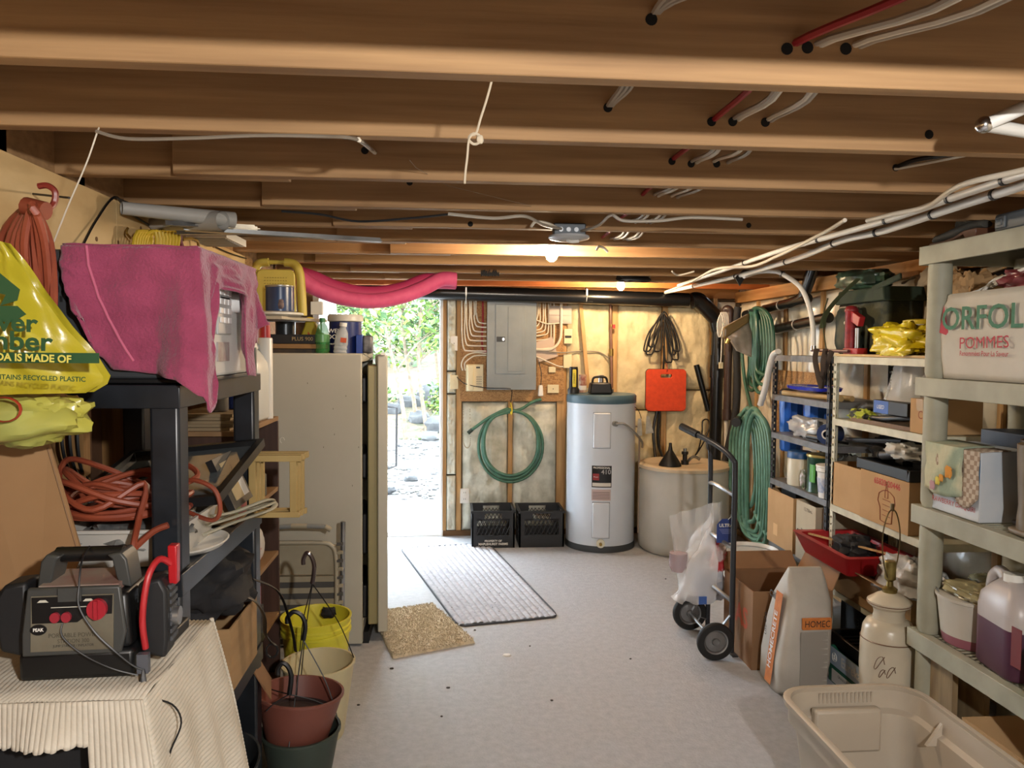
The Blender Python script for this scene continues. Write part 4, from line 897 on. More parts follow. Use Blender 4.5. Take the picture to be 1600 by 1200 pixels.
lump('paper_bag', 'crumpled brown paper bag behind the grey-green post, cream shelf top', 'bag', (2.15, 3.0, WT + .16), (.24, .2, .33), M('kraft paper', '#a8865c', '#8c6d48', rough=.8, scale=4, bump=.6, bscale=7), 21, .3, e=.6, nu=48, nv=30, smooth=20)
t = thing('plastic_bag', 'cloudy plastic bag hung by a twisted top behind the camouflage backpack', 'bag', (2.33, 3.5, 1.6))
b = MB(); b.blob((0, 0, .18), (.1, .4, .34), 17, .25, e=.85, flatb=False); b.build('bag', M('cloudy bag', '#b7ab97', '#9a8d78', rough=.3, scale=5, alpha=.92, bump=.4), t)
b = MB(); b.tube(cr([(0, .32, .3), (0, .2, .325), (.01, .05, .345), (0, -.1, .37), (0, -.25, .38)], 5), [.006 + .003 * math.sin(i * 1.7) for i in range(21)], 6); b.build('twisted_top', M('cloudy bag', '#b7ab97'), t)
slab('white_carton', 1457, 536, 1472, 557, 3.06, .05, WPAPER, None, label='tiny white carton standing right of the grey-green post on the cream shelf', cat='box')
# ---- cream shelf, board 2
z = WL[1]
t = thing('water_jug', 'clear wrinkled plastic bag over a big clear jug, cream shelf second board', 'jug', (2.19, 3.45, z))
b = MB(); b.lathe([(0, 0), (.12, 0), (.13, .02), (.13, .09), (.1, .16), (.05, .2), (.045, .24), (0, .24)], n=28); b.build('jug', CLEARB, t)
b = MB(); b.grid(lambda u, v: ((.14 + .02 * noise.noise(Vector((u * 14, v * 2, 0)))) * (1 - .35 * v) * math.cos(2 * PI * u), (.17 + .03 * noise.noise(Vector((u * 14, v * 2, 5)))) * (1 - .3 * v) * math.sin(2 * PI * u), .02 + .27 * v), 44, 8, cu=True); b.build('bag', CLEAR, t)
t = thing('battery_box', 'black and blue box with white lettering on the cream shelf, under the clear jug', 'box', (2.02, 3.24, z + .06))
b = MB(); b.box((0, 0, 0), (.06, .28, .062)); b.build('body', BLK, t, bevel=.003, world=False); b = MB(); b.box((-.001, .15, .002), (.001, .27, .06)); b.build('blue_face', M('box blue', '#1f4fa0', rough=.4), t); txt('USED', .026, (-.0015, .215, .03), R_LEFT, WHT, t, world=False, shear=.2)
t = thing('tool_tray', 'flat tray of tools in front of the jug on the cream shelf second board', 'tray', (2.01, 3.2, z + .001))
b = MB(); b.box((0, 0, 0), (.15, .5, .006)); b.box((0, 0, .006), (.004, .5, .02)); b.box((.146, 0, .006), (.15, .5, .02)); b.build('tray', M('tray brown', '#6b4e30', rough=.6), t)
lump('work_gloves', 'yellow-green and black work gloves on the cream shelf second board', 'gloves', (2.05, 3.66, z + .034), (.08, .17, .05), M('glove print', '#a9b23a', '#2a2a20', rough=.7, scale=22, fac=(.5, .55)), 31, .5)
b = MB(); b.tube(cr([(2.045, 3.58, z + .03), (2.035, 3.45, z + .035), (2.05, 3.3, z + .05), (2.07, 3.22, z + .045)], 5), [.012] * 5 + [.016] * 6 + [.012] * 5, 10); tagp(b.build('hand_tool', BLK), 'black curved hand tool lying in front of the blue and black box', 'tool')
b = MB(); b.tube(cr([(2.12, 3.8, z + .04), (2.1, 3.7, z + .07), (2.13, 3.62, z + .08), (2.12, 3.5, z + .09)], 5), [.02, .02, .03, .03, .034, .034, .03, .02, .02, .03, .035, .035, .03, .02, .02, .015], 10); tagp(b.build('hand_tool', M('tool grey black', '#202022', '#45413c', rough=.5, scale=18)), 'bulky black and grey power tool at the left end, cream shelf second board', 'tool')
t = carton('cardboard_box', 'small tan box with round print, right end of cream shelf second board', (2.01, 3.07, z + .001), (2.25, 3.205, z + .15), M('tan carton', '#b98d5f')); txt('C', .05, (2.0095, 3.13, z + .08), R_LEFT, INKB, t)
lump('foil_bundle', 'crinkled silvery plastic bundle on the small tan box', 'bundle', (2.07, 3.13, z + .2), (.1, .13, .1), M('crinkled film', '#a9a8a4', '#6e6d69', rough=.2, scale=18), 41, .5, nu=30, nv=20, smooth=20)
# ---- cream shelf, board 3
z = WL[2]
carton('cardboard_box', 'plain tan box at the left end of cream shelf third board', (2.0, 3.565, z + .001), (2.3, 3.855, z + .225), M('tan carton', '#b98d5f'), openb=True)
t = carton('cardboard_box', 'tan box printed with a chef outline and red number on the cream shelf', (1.99, 3.16, z + .001), (2.3, 3.555, z + .235), M('tan carton', '#b98d5f'), openb=True)
txt('65820-20446', .04, (1.9885, 3.33, z + .2), R_LEFT, INKR, t, bold=.0006)
b = MB(); ol = [(-.045, -.06), (-.05, 0), (-.07, .03), (-.06, .065), (-.03, .08), (0, .085), (.03, .08), (.06, .065), (.07, .03), (.05, 0), (.045, -.06), (0, -.066)]
T = Matrix.Translation((1.9885, 3.33, z + .085)) @ R_LEFT; b.tube([T @ Vector((x, y, 0)) for x, y in ol], .0022, 4, closed=True)
T2 = Matrix.Translation((1.9885, 3.33, z + .165)) @ R_LEFT; b.tube([T2 @ Vector(v) for v in ((-.012, -.03, 0), (-.012, .0, 0), (-.005, .015, 0), (-.005, .045, 0), (.005, .045, 0), (.005, .015, 0), (.012, 0, 0), (.012, -.03, 0))], .0016, 4, closed=True)
for i in range(4): b.tube([T @ Vector((-.03, .04 - i * .024, 0)), T @ Vector((.03, .038 - i * .024, 0))], .0014, 4)
b.build('printed_outline', INKB, t, world=True)
t = thing('plastic_tray', 'black plastic tray resting slanted on the two tan boxes', 'tray', (2.12, 3.38, z + .236))
b = MB(); 
for a_, c_ in (((-.13, -.22), (.13, -.2)), ((-.13, .2), (.13, .22)), ((-.13, -.2), (-.115, .2)), ((.115, -.2), (.13, .2))): b.box((a_[0], a_[1], 0), (c_[0], c_[1], .05))
b.box((-.115, -.2, 0), (.115, .2, .008)); b.build('tray', BLK, t, bevel=.004)
b = MB(); b.tube(cr([(-.07, .1, .075), (-.04, -.02, .09), (0, -.14, .08), (.02, -.19, .07)], 5), [.022] * 8 + [.026] * 8, 12, cap=False); b.tube([(-.075, .11, .075), (-.076, .113, .075)], .018, 12); b.build('vacuum_hose', M('hose black', '#141416', '#5f5f5f', rough=.35), t)
lump('white_rag', 'white rag heaped on the black tray over the tan boxes', 'cloth', (2.1, 3.35, z + .345), (.14, .2, .07), M('rag white', '#c9c8c2', '#a5a49e', rough=.8, scale=8), 44, .45)
lump('black_bundle', 'black rumpled bundle at the back of cream shelf third board', 'bundle', (2.25, 3.68, z + .3), (.16, .32, .14), BLKM, 45, .4)
b = MB(); b.tube([(2.07, 3.84, z + .34), (2.1, 3.4, z + .385)], .012, 8); tagp(b.build('black_rod', BLK), 'black rod lying behind the tray under the second cream board', 'rod')
# ---- cream shelf, board 4
z = WL[3]
t = thing('paint_tray', 'deep red plastic tray sticking out from the cream shelf over the brown box', 'tray', (2.0, 3.65, z + .178))
RP = M('tray red', '#9c1c22', rough=.4)
b = MB(); o_ = rrect(.34, .56, .02); i_ = rrect(.29, .5, .02); rings = [[Vector((x, y, 0)) for x, y in [(x * .78, y * .8) for x, y in o_]], [Vector((x, y, .095)) for x, y in o_], [Vector((x * 1.03, y * 1.03, .1)) for x, y in o_], [Vector((x, y, .1)) for x, y in i_], [Vector((x * .8, y * .84, .008)) for x, y in i_]]
b.loft(rings); b.build('tray', RP, t)
b = MB(); b.beam((-.12, .2, .1), (.05, -.24, .11), .012, .008); b.build('wooden_stick', STUD, t); b = MB(); b.blob((.02, .0, .08), (.16, .2, .1), 52, .4); b.build('dark_contents', BLKM, t)
t = carton('cardboard_box', 'brown box with red print under the red tray and white bag', (1.99, 3.12, z + .001), (2.3, 3.78, z + .165), CARD, openb=True, flaps=(('-x', .35, .1),))
for yy in (3.25, 3.6): txt('RO PL', .022, (1.989, yy, z + .12), R_LEFT, INKR, t, spin=-.35)
txt('TROPIC', .02, (1.989, 3.28, z + .05), R_LEFT, INKR, t)
lump('plastic_bag', 'white plastic bag with dark print stuffed into the brown box, cream shelf fourth board', 'bag', (2.08, 3.25, z + .2), (.22, .3, .19), M('milky bag', '#c9cac8', '#a9aaa8', rough=.25, scale=5, bump=.4), 55, .35, nu=48, nv=28)
# ---- floor under the cream shelf
t = carton('cardboard_box', 'dark box with faint grey numbers, deep under the cream shelf', (2.06, 3.5, 0), (2.34, 3.84, .27), M('dark carton', '#1f2325', '#2a2d2f', rough=.7, scale=5), seam=False)
txt('3785', .06, (2.0595, 3.62, .17), R_LEFT, M('dim print', '#4d5051'), t)
t = carton('cardboard_box', 'green and blue printed box on the floor left of the ceramic lamp', (1.79, 3.1, 0), (2.02, 3.43, .165), M('box green', '#1f5a45', rough=.5), openb=True)
decal('blue_panel', (1.7895, 3.265, .125), .325, .075, R_LEFT, M('label blue', '#2a4f93', rough=.5), t); decal('white_edge', (1.7892, 3.265, .125), .33, .082, R_LEFT, M('label edge', '#a8b9c9', rough=.5), t, th=.0004)
txt('Eureka!', .062, (1.7885, 3.225, .125), R_LEFT, WHT, t, bold=.0012)
b = MB(); T = Matrix.Translation((1.7885, 3.378, .125)) @ R_LEFT; b.tube([T @ Vector((math.cos(a) * .02, math.sin(a) * .02, 0)) for a in [i * PI / 8 for i in range(16)]], .0025, 4, closed=True)
for i in range(5): a = i * 2 * PI / 5 + .3; b.tube([T @ Vector((math.cos(a) * .003, math.sin(a) * .003, 0)), T @ Vector((math.cos(a) * .013, math.sin(a) * .013, 0))], .003, 4)
b.build('white_emblem', WHT, t, world=True)
decal('white_panel', (1.7892, 3.27, .035), .26, .06, R_LEFT, WPAPER, t); txt('GRANULES', .018, (1.7885, 3.3, .048), R_LEFT, INK, t)
t = thing('plastic_tray', 'black plastic tray standing on the green and blue box, floor right', 'tray', (1.93, 3.28, .167))
b = MB(); 
for a_, c_ in (((-.12, -.2), (.12, -.185)), ((-.12, .185), (.12, .2)), ((-.12, -.185), (-.105, .185)), ((.105, -.185), (.12, .185))): b.box((a_[0], a_[1], 0), (c_[0], c_[1], .055))
b.box((-.105, -.185, 0), (.105, .185, .008))
b.build('tray', BLK, t, bevel=.003)
b = MB()
for i in range(9): b.box((-.1, -.17 + i * .04, .01), (.1, -.155 + i * .04, .03))
b.build('ribs', BLK, t)
lump('black_bundle', 'black lump of netting beside the lamp neck under the cream shelf', 'bundle', (2.07, 3.12, .29), (.12, .12, .14), BLKM, 61, .6)
# ceramic table lamp without shade
t = thing('table_lamp', 'white ceramic lamp base with brass socket and bare harp, no shade', 'lamp', (1.8, 2.97, 0))
CER = M('ceramic', '#c4baa5', '#b5ab96', rough=.3, scale=5)
b = MB(); b.lathe([(0, 0), (.075, 0), (.085, .02), (.1, .12), (.108, .25), (.106, .36), (.098, .42), (.085, .445), (.062, .455), (.058, .48), (.062, .5), (.082, .515), (.084, .53), (.05, .555), (.03, .565), (0, .565)], n=48); b.build('ceramic_base', CER, t)
b = MB(); b.tube([(math.cos(a) * .1055, math.sin(a) * .1055, .375) for a in [i * PI / 16 for i in range(32)]], .0025, 4, closed=True); b.build('brown_line', M('glaze brown', '#6b4f3c', rough=.4), t); b = MB(); b.tube([(math.cos(a) * .0845, math.sin(a) * .0845, .522) for a in [i * PI / 16 for i in range(32)]], .002, 4, closed=True); b.build('brown_line', M('glaze brown', '#6b4f3c'), t)
b = MB()
for (a, z0, s) in ((3.9, .3, 1), (4.3, .27, .8), (4.0, .26, .6)):
    c = Vector((math.cos(a) * .109, math.sin(a) * .109, z0)); tn = Vector((-math.sin(a), math.cos(a), 0))
    b.tube(cr([c + tn * .02 * math.cos(k) * s + Vector((0, 0, .03 * math.sin(k * 1.3) * s)) for k in range(7)], 3), .0015, 4)
b.build('painted_sprig', M('glaze brown', '#6b4f3c'), t)
b = MB(); b.lathe([(.028, .565), (.03, .58), (.014, .59), (.012, .61), (.022, .62), (.023, .69), (.018, .695), (0, .695)], n=18); b.build('brass_socket', M('old brass', '#9a8a52', '#6f5f35', rough=.3, metal=.8, scale=20), t)
b = MB(); b.tube(cr([(0, -.018, .625), (0, -.05, .7), (0, -.06, .8), (0, -.035, .88), (0, 0, .905), (0, .035, .88), (0, .06, .8), (0, .05, .7), (0, .018, .625)], 6), .0028, 6); b.cyl((0, 0, .9), (0, 0, .93), .008, n=8); 
o = b.build('harp', M('harp brass', '#6d5d40', rough=.35, metal=.8), t); o.data.transform(Matrix.Rotation(-1.1, 4, 'Z'))
# ---- resin shelf: top
BT = M('boot leather', '#3f3c34', '#2c2a25', rough=.8, scale=10); SOLE = M('boot sole', '#5a3b2a', rough=.3)
t = thing('ankle_boot', 'dark suede ankle boot with brown heel on the top resin shelf', 'boot', (1.86, 2.68, GL[0] + .001), rz=-.05)
b = MB(); sh = []                                  # rings along the foot; toe at +y
for (y, w_, h0, h1) in ((.155, .015, .012, .022), (.145, .03, .01, .032), (.12, .04, .01, .042), (.07, .042, .01, .046), (.02, .038, .014, .055), (-.03, .034, .024, .062), (-.08, .034, .03, .064), (-.12, .03, .03, .06), (-.13, .02, .032, .055)):
    sh.append([Vector((w_ * math.cos(2 * PI * k / 16), y, (h0 + h1) / 2 + (h1 - h0) / 2 * math.sin(2 * PI * k / 16))) for k in range(16)])
b.loft(sh); b.build('upper', BT, t, smooth=60)
b = MB(); b.prism([(.16, 0), (.15, .012), (.06, .01), (.0, .016), (-.06, .03), (-.13, .03), (-.125, 0), (-.07, 0), (-.055, .018), (0, .006), (.03, 0)], .07, T=Matrix.Rotation(PI / 2, 4, 'Z') @ Matrix.Rotation(PI / 2, 4, 'X') @ Matrix.Translation((0, 0, -.035))); b.build('sole', SOLE, t, bevel=.002)
b = MB(); b.blob((.02, -.0, .055), (.07, .09, .09), 3, .15); b.build('shaft', BT, t)
t = thing('tool_case', 'grey plastic case with latch at the far right of the top resin shelf', 'case', (1.83, 2.3, GL[0] + .001))
b = MB(); b.box((0, 0, 0), (.16, .18, .062)); b.build('case', M('case grey', '#555b5f', rough=.4), t, bevel=.01)
b = MB(); b.box((-.008, .12, .012), (.0, .165, .05)); b.box((-.012, .13, .02), (-.007, .155, .042)); b.build('latch', M('case grey', '#555b5f'), t, bevel=.003)
# ---- resin shelf: second board
z = GL[1] + .001
t = thing('apple_sack', 'white paper apple sack printed in green and red on the resin shelf', 'sack', (1.84, 2.3, z))
PS = M('sack paper', '#c4beb2', '#b0aa9d', rough=.7, scale=3, bump=.3, bscale=6)
b = MB()
def sk(u, v):
    P_ = rrect(.26, .47, .04, .13, .225, 6)
    n = len(P_); x, y = P_[int(u * n) % n]; k = 1 + .05 * math.sin(v * PI) - .03 * (v > .9)
    return Vector((.13 + (x - .13) * k + .008 * noise.noise(Vector((y * 20, v * 5, 1))), .225 + (y - .225) * k, .31 * v - (.0 if v < .95 else .004 * math.sin(u * 40)) + .0))
b.grid(sk, 28, 14, cu=True); b.build('sack', PS, t, sol=.003); b = MB(); b.box((.02, .02, 0), (.24, .43, .1)); b.build('sack_base', PS, t, bevel=.01)
GI = M('green print', '#2e6a50', rough=.7); RI = M('red print', '#a8283c', rough=.7)
txt('ORFOL', .115, (-.0165, .225, .215), R_LEFT, GI, t, world=False, bold=.0015, sx=1.12); txt('POMMES', .058, (-.0185, .2, .13), R_LEFT, RI, t, world=False, sx=1.12, spin=.02); txt('Renommées Pour La Saveur', .025, (-.0175, .2, .093), R_LEFT, RI, t, world=False, bold=.0002, sx=.85)
b = MB(); b.prism([(0, 0), (.022, .1), (.05, -.0), (.04, -.01)], .001, T=Matrix.Translation((-.008, .452, .17)) @ R_LEFT); b.build('red_mark', RI, t)
b = MB(); b.blob((.12, .1, .33), (.2, .24, .09), 71, .4, flatb=False); b.build('red_net_bag', M('red net', '#5f1a20', '#8a4a4c', rough=.3, scale=30), t)
for k in range(3): b = MB(); b.tube(cr([(.04, .4 - k * .05, .305), (.1, .32, .335 + k * .01), (.06, .2, .36), (.05, .05, .385), (.04, -.05, .4)], 5), .006, 6); b.build('white_strip', WHT, t)
# ---- resin shelf: third board
z = GL[2] + .001
t = carton('drink_box', 'printed fruit drink box under the hanging dish towels on the resin shelf', (1.83, 2.5, z), (2.02, 2.79, z + .25), M('box print white', '#c2c4c4', '#9aa6b3', rough=.5, scale=3), seam=False)
BP = M('print blue', '#5f93b0', '#3c6f9c', rough=.5, scale=5)
b = MB(); b.prism([(-.145, -.01), (.145, .02), (.145, .1), (-.145, .1)], .0006, T=Matrix.Translation((1.829, 2.645, z + .12)) @ R_LEFT); b.build('blue_print', BP, t, world=True)
txt('DAIQUIRI-FRAISE', .03, (1.828, 2.65, z + .075), R_LEFT, INKR, t, sx=.95); txt('STRAWBERRY DAIQUIRI', .026, (1.828, 2.65, z + .04), R_LEFT, INKR, t, sx=.95); txt('COOLER TO GO', .02, (1.828, 2.64, z + .135), R_LEFT, WHT, t)
t = carton('drink_box', 'deep blue box with round green sticker, behind the rubber boots', (2.03, 2.34, z), (2.2, 2.78, z + .3), M('box blue deep', '#0b2540', '#0a1d33', rough=.5, scale=4), seam=False)
b = MB(); b.cyl((2.1, 2.3395, z + .08), (2.1, 2.338, z + .08), .05, n=28); b.build('green_sticker', M('sticker green', '#5f9a2a', rough=.5), t, world=True)
t = thing('dish_towel', 'floral and checked dish towels hanging over the drink box', 'towel', (1.82, 2.6, z + .25))
TW = M('floral towel', '#b9b79a', '#8c9a86', rough=.95, scale=9, fac=(.4, .6), bump=.2, bscale=80); TW2 = M('checked towel', '#8f7c6a', '#b3a594', rough=.95, kind='brick', scale=60)
b = MB(); b.grid(lambda u, v: (1.824 - .012 - .008 * noise.noise(Vector((u * 5, v * 3, 2))) if v > .12 else 1.824 + (.12 - v) * .9, 2.57 + .21 * u, z + .252 + .004 - max(0, v - .12) * (.2 + .02 * math.sin(u * PI))), 16, 14); b.build('floral_towel', TW, t, sol=.005, world=True)
b = MB(); b.grid(lambda u, v: (1.821 - .004 - .005 * noise.noise(Vector((u * 8, v * 3, 9))) if v > .12 else 1.824 + (.12 - v) * .9, 2.49 + .305 * u, z + .252 - max(0, v - .12) * (.19 + .05 * math.sin(u * 7))), 24, 14); b.build('checked_towel', TW2, t, sol=.004, world=True)
for (dy, cc, s) in ((.06, '#c98a3a', .026), (.12, '#c2b04a', .018), (.15, '#b08a90', .02), (.1, '#c78d3d', .016)):
    b = MB(); q = Vector((1.802, 2.57 + dy, z + .2 - dy * .7))
    b.blob(q, (.004, s * 1.5, s * 1.6), 3, .4, freq=4, nu=14, nv=8, flatb=False)
    b.build('printed_flower', M('petal ' + cc, cc, rough=.9), t, world=True)
RB = M('rubber boot', '#6b5a42', '#59492f', rough=.45, scale=6); 
for (x, y, m_, lab) in ((1.96, 2.4, M('rubber boot dark', '#4a3526', '#3a291d', rough=.4, scale=5), 'dark brown rubber boot at the back, right of the drink box'), (1.87, 2.3, RB, 'tan-brown rubber boot at the front edge right of the drink box')):
    t = thing('rubber_boot', lab, 'boot', (x, y, z)); b = MB()
    rings = []
    for (zz, rx, ry, oy) in ((0, .035, .055, 0), (.02, .038, .06, 0), (.06, .04, .05, .005), (.1, .034, .042, .01), (.2, .045, .055, .0), (.3, .055, .065, -.01), (.302, .05, .06, -.01), (.2, .04, .05, 0)):
        rings.append([Vector((rx * math.cos(2 * PI * k / 20), oy + ry * math.sin(2 * PI * k / 20), zz)) for k in range(20)])
    b.loft(rings); b.build('shaft', m_, t, smooth=60); b = MB(); b.blob((0, -.08, .035), (.078, .17, .075), 2, .05, e=.8); b.build('foot', m_, t); b = MB(); b.blob((0, -.05, .012), (.09, .26, .024), 2, .0, e=.5); b.build('sole', m_, t)
# ---- resin shelf: fourth board
z = GL[3] + .001
PINK = M('pink liquid tub', '#8c5560', rough=.35)
t = jar('tub', 'round white tub with a finger of pink liquid at its bottom', 'tub', (1.965, 2.67, z), [(.0, 0), (.115, 0), (.122, .035)], PINK, None, None, n=40, cap=False)
b = MB(); b.lathe([(.122, .035), (.137, .165), (.143, .168), (.143, .178), (.135, .18), (.1, .181), (0, .18)], n=40); b.build('wall', M('tub white', '#bdb7aa', '#aaa497', rough=.4, scale=3), t)
b = MB(); b.tube(cr([(-.14, .0, .17), (-.1, .1, .19), (0, .14, .192), (.08, .12, .185)], 5), .003, 5); b.build('wire_handle', STEEL, t)
lump('plastic_bundle', 'yellowish film bundle lying on the lid of the round white tub', 'bundle', (1.92, 2.62, z + .205), (.15, .22, .05), M('yellow film', '#b0a680', '#8f8562', rough=.3, scale=8), 81, .4, smooth=25)
t = thing('plastic_bowl', 'blue-white bowl holding a filled clear bag, on the round white tub', 'bowl', (2.03, 2.72, z + .183)); b = MB(); b.lathe([(0, 0), (.04, 0), (.055, .035), (.057, .037), (.053, .036), (.038, .004), (0, .004)], n=28); b.build('bowl', M('bowl blue', '#9aa7b5', rough=.3), t)
b = MB(); b.blob((0, 0, .036), (.1, .1, .035), 7, .2); b.build('filled_bag', M('greenish film', '#9a9c84', '#6d7a60', rough=.25, scale=14), t)
def jug(name, label, loc, rz, mat, capm, w_=.15, d_=.1, h_=.27, liquid=None, body_alpha=None, lvl=.45):
    t = thing(name, label, 'jug', loc, rz)
    def ring(k, z, s=1.): return [Vector((x * k, y * s * k, z)) for x, y in rrect(w_, d_, d_ * .35, 0, 0, 4)]
    z1 = h_ * .62
    if liquid:
        b = MB(); b.loft([ring(.9, 0), ring(1, .01), ring(1, h_ * lvl)]); b.build('liquid', liquid, t, smooth=60)
        b = MB(); b.loft([ring(1, h_ * lvl), ring(1, z1), ring(.93, h_ * .74), ring(.6, h_ * .86), ring(.34, h_ * .93)]); b.build('body', mat, t, smooth=60)
    else:
        b = MB(); b.loft([ring(.9, 0), ring(1, .01), ring(1, z1), ring(.93, h_ * .74), ring(.6, h_ * .86), ring(.34, h_ * .93)]); b.build('body', mat, t, smooth=60)
    b = MB(); b.tube(cr([(w_ * .12, 0, h_ * .9), (w_ * .3, 0, h_ * .96), (w_ * .46, 0, h_ * .88), (w_ * .5, 0, h_ * .72), (w_ * .47, 0, h_ * .6)], 5), d_ * .15, 10); b.build('handle', mat, t)
    b = MB(); b.cyl((0, 0, h_ * .92), (0, 0, h_), d_ * .22, n=18); b.build('cap', capm, t)
    return t
jug('jug', 'yellow plastic jug with moulded handle behind the white jug, resin shelf', (2.08, 2.44, z), 1.7, M('jug yellow', '#b59f2a', rough=.4), RED, .22, .14, .33)
t = jug('jug', 'translucent white jug half full of purple-pink liquid, resin shelf', (1.905, 2.42, z), 1.45, M('jug milky', '#b5adaa', '#a39b98', rough=.35, scale=3), WHT, .24, .14, .335, liquid=M('liquid purple', '#4f2a40', rough=.3), lvl=.5)
b = MB(); b.box((-.072, -.135, .06), (-.0705, -.03, .19)); o = b.build('red_label', M('label dark red', '#6b1f20', rough=.5), t); o.data.transform(Matrix.Rotation(-1.45, 4, 'Z') @ Matrix.Rotation(0, 4, 'Z')); 
jar('bottle', 'green plastic bottle cut off by the right edge of the picture', 'bottle', (1.85, 2.19, z), [(0, 0), (.045, 0), (.05, .02), (.05, .15), (.03, .2), (.018, .21), (.018, .24)], M('bottle green', '#2f8a5f', rough=.3), [(.02, .225), (.022, .228), (.022, .25), (0, .252)], WHT)
# ---- resin shelf: bottom
z = GL[4] + .001
carton('cardboard_box', 'low open tan box on the lowest board of the resin shelf', (1.81, 2.03, z), (2.18, 2.52, z + .2), M('tan carton', '#b98d5f'), openb=True)
for k, (x, y, lx, ly, lab) in enumerate(((1.84, 2.62, .05, .18, 'front weathered wooden board standing under the round tub'), (1.95, 2.6, .04, .16, 'rear weathered wooden board standing under the round tub'))):
    b = MB(); b.box((x, y, z), (x + .022, y + ly, GL[3] - .085 - k * .02)); tagp(b.build('wooden_plank', M('weathered wood', '#8f7a58', '#7a664a', rough=.8, scale=6, stretch=(6, 6, .8))), lab, 'plank')
b = MB(); b.blob((1.7, 1.93, .3), (.13, .2, .22), 5, .05, e=.6, flatb=False); b.cyl((1.7, 1.93, .0), (1.7, 1.93, .22), .045, n=16); tagp(b.build('pink_jug', M('dusty pink', '#8f7472', rough=.4)), 'dusty pink jug at the bottom right corner beside the tote', 'jug')
# ---- big tote in front
t = thing('storage_tote', 'large empty beige plastic tote on the floor, right foreground', 'tote', (1.335, 2.0, 0))
TT = M('tote beige', '#b5aa99', '#aba08f', rough=.5, scale=3); hw, hl, hz = .24, .46, .42
def tr_(w_, l_, z, r=.1): return [Vector((x, y, z)) for x, y in rrect(2 * w_, 2 * l_, r, 0, 0, 8)]
b = MB(); b.loft([tr_(hw - .07, hl - .08, 0, .05), tr_(hw - .03, hl - .035, hz - .09, .08), tr_(hw - .012, hl - .012, hz - .08, .09), tr_(hw - .008, hl - .008, hz - .015, .1), tr_(hw - .014, hl - .014, hz - .015, .1), tr_(hw - .022, hl - .02, hz - .075, .09), tr_(hw - .04, hl - .042, hz - .085, .08), tr_(hw - .078, hl - .088, .008, .05)]); b.build('body', TT, t, smooth=45)
b = MB(); b.loft([tr_(hw - .012, hl - .012, hz - .018, .1), tr_(hw + .004, hl + .004, hz - .022, .11), tr_(hw + .006, hl + .006, hz - .004, .11), tr_(hw, hl, hz, .108), tr_(hw - .014, hl - .014, hz - .002, .1)], closed=True); b.build('rim', TT, t, smooth=60)
b = MB(); b.box((-.13, hl - .075, hz - .2), (.1, hl - .035, hz - .055)); b.build('handle_recess', TT, t, bevel=.01)
b = MB()
for i in range(14): b.cyl((-.09 + i * .014, hl - .018, hz - .055), (-.09 + i * .014, hl - .02, hz - .02), .0035, n=6)
b.build('grip_ribs', TT, t)
b = MB(); b.prism([(0, 0), (.05, 0), (.05, .07)], .012, T=Matrix.Translation((hw - .075, hl - .2, hz - .11)) @ R_FRONT); b.build('gusset', TT, t)
b = MB(); b.blob((1.27, 2.15, .03), (.07, .1, .05), 3, .2); tagp(b.build('sponge', M('yellow sponge', '#a88a1e', rough=.8, scale=30)), 'small yellow sponge lying inside the beige tote', 'sponge')
# ---- floor: tubs, box, sack
for i, (x, y, r_, h_, lab) in enumerate(((1.79, 4.42, .165, .36, 'open white round tub behind the hand truck, farther of the pair'), (1.93, 4.13, .18, .345, 'open white round tub under the dark shelf, nearer of the pair'))):
    t = thing('round_tub', lab, 'tub', (x, y, 0)); b = MB(); TB = M('tub clear white', '#cfcfca', rough=.35)
    b.lathe([(0, .002), (r_ * .8, .002), (r_ * .82, .01), (r_ * .96, h_ - .03), (r_ * .95, h_ - .03), (r_ * .8, .012), (0, .008)], n=48); b.build('body', TB, t)
    b = MB(); b.lathe([(r_ * .955, h_ - .032), (r_, h_ - .03), (r_ * 1.02, h_), (r_ * .99, h_), (r_ * .95, h_ - .02)], n=48); b.build('rim', TB, t)
t = carton('cardboard_box', 'tall open brown box with orange letters on the floor beside the hand truck', (1.46, 3.545, 0), (1.86, 3.93, .385), CARDD, openb=True, flaps=(('+x', 1.15, .13), ('+y', .9, .1)))
OR = M('orange ink', '#b0502c', rough=.7)
txt('AS', .14, (1.4585, 3.68, .22), R_LEFT, OR, t, bold=.004); txt('CO', .04, (1.6, 3.5435, .04), R_FRONT, OR, t, bold=.002)
decal('white_label', (1.66, 3.544, .21), .15, .11, R_FRONT, M('label print', '#b5b0a8', '#97928a', kind='wave', scale=34, stretch=(.01, .01, 1)), t)
t = thing('concrete_sack', 'plump white paper sack with orange stripe and black print leaning on the shelf', 'sack', (1.597, 3.37, 0), rz=.0)
SK = M('sack white', '#b5b0a6', '#9f9a90', rough=.6, scale=4, bump=.35, bscale=8); b = MB(); rings = []
for (z_, hx_, hy_, ox) in ((0, .1, .1, -.02), (.03, .112, .125, -.02), (.15, .115, .13, -.005), (.3, .112, .12, .01), (.42, .105, .095, .025), (.5, .09, .05, .03), (.54, .08, .02, .03), (.555, .075, .012, .03)):
    rings.append([Vector((x + ox + .01 * noise.noise(Vector((x * 9, y * 9, z_ * 9))), y + .01 * noise.noise(Vector((x * 9, y * 9, z_ * 7 + 4))), z_)) for x, y in rrect(2 * hx_, 2 * hy_, min(hy_ * .6, .04), 0, 0, 5)])
b.loft(rings); b.build('sack', SK, t, smooth=50)
b = MB(); b.prism([(-.03, -.2), (.035, -.2), (.035, .22), (-.03, .22)], .001, T=Matrix.Translation((-.118, -.02, .23)) @ R_LEFT @ Matrix.Rotation(-.12, 4, 'X')); b.build('orange_stripe', M('sack orange', '#c77a3a', '#b5672c', rough=.7, scale=30), t)
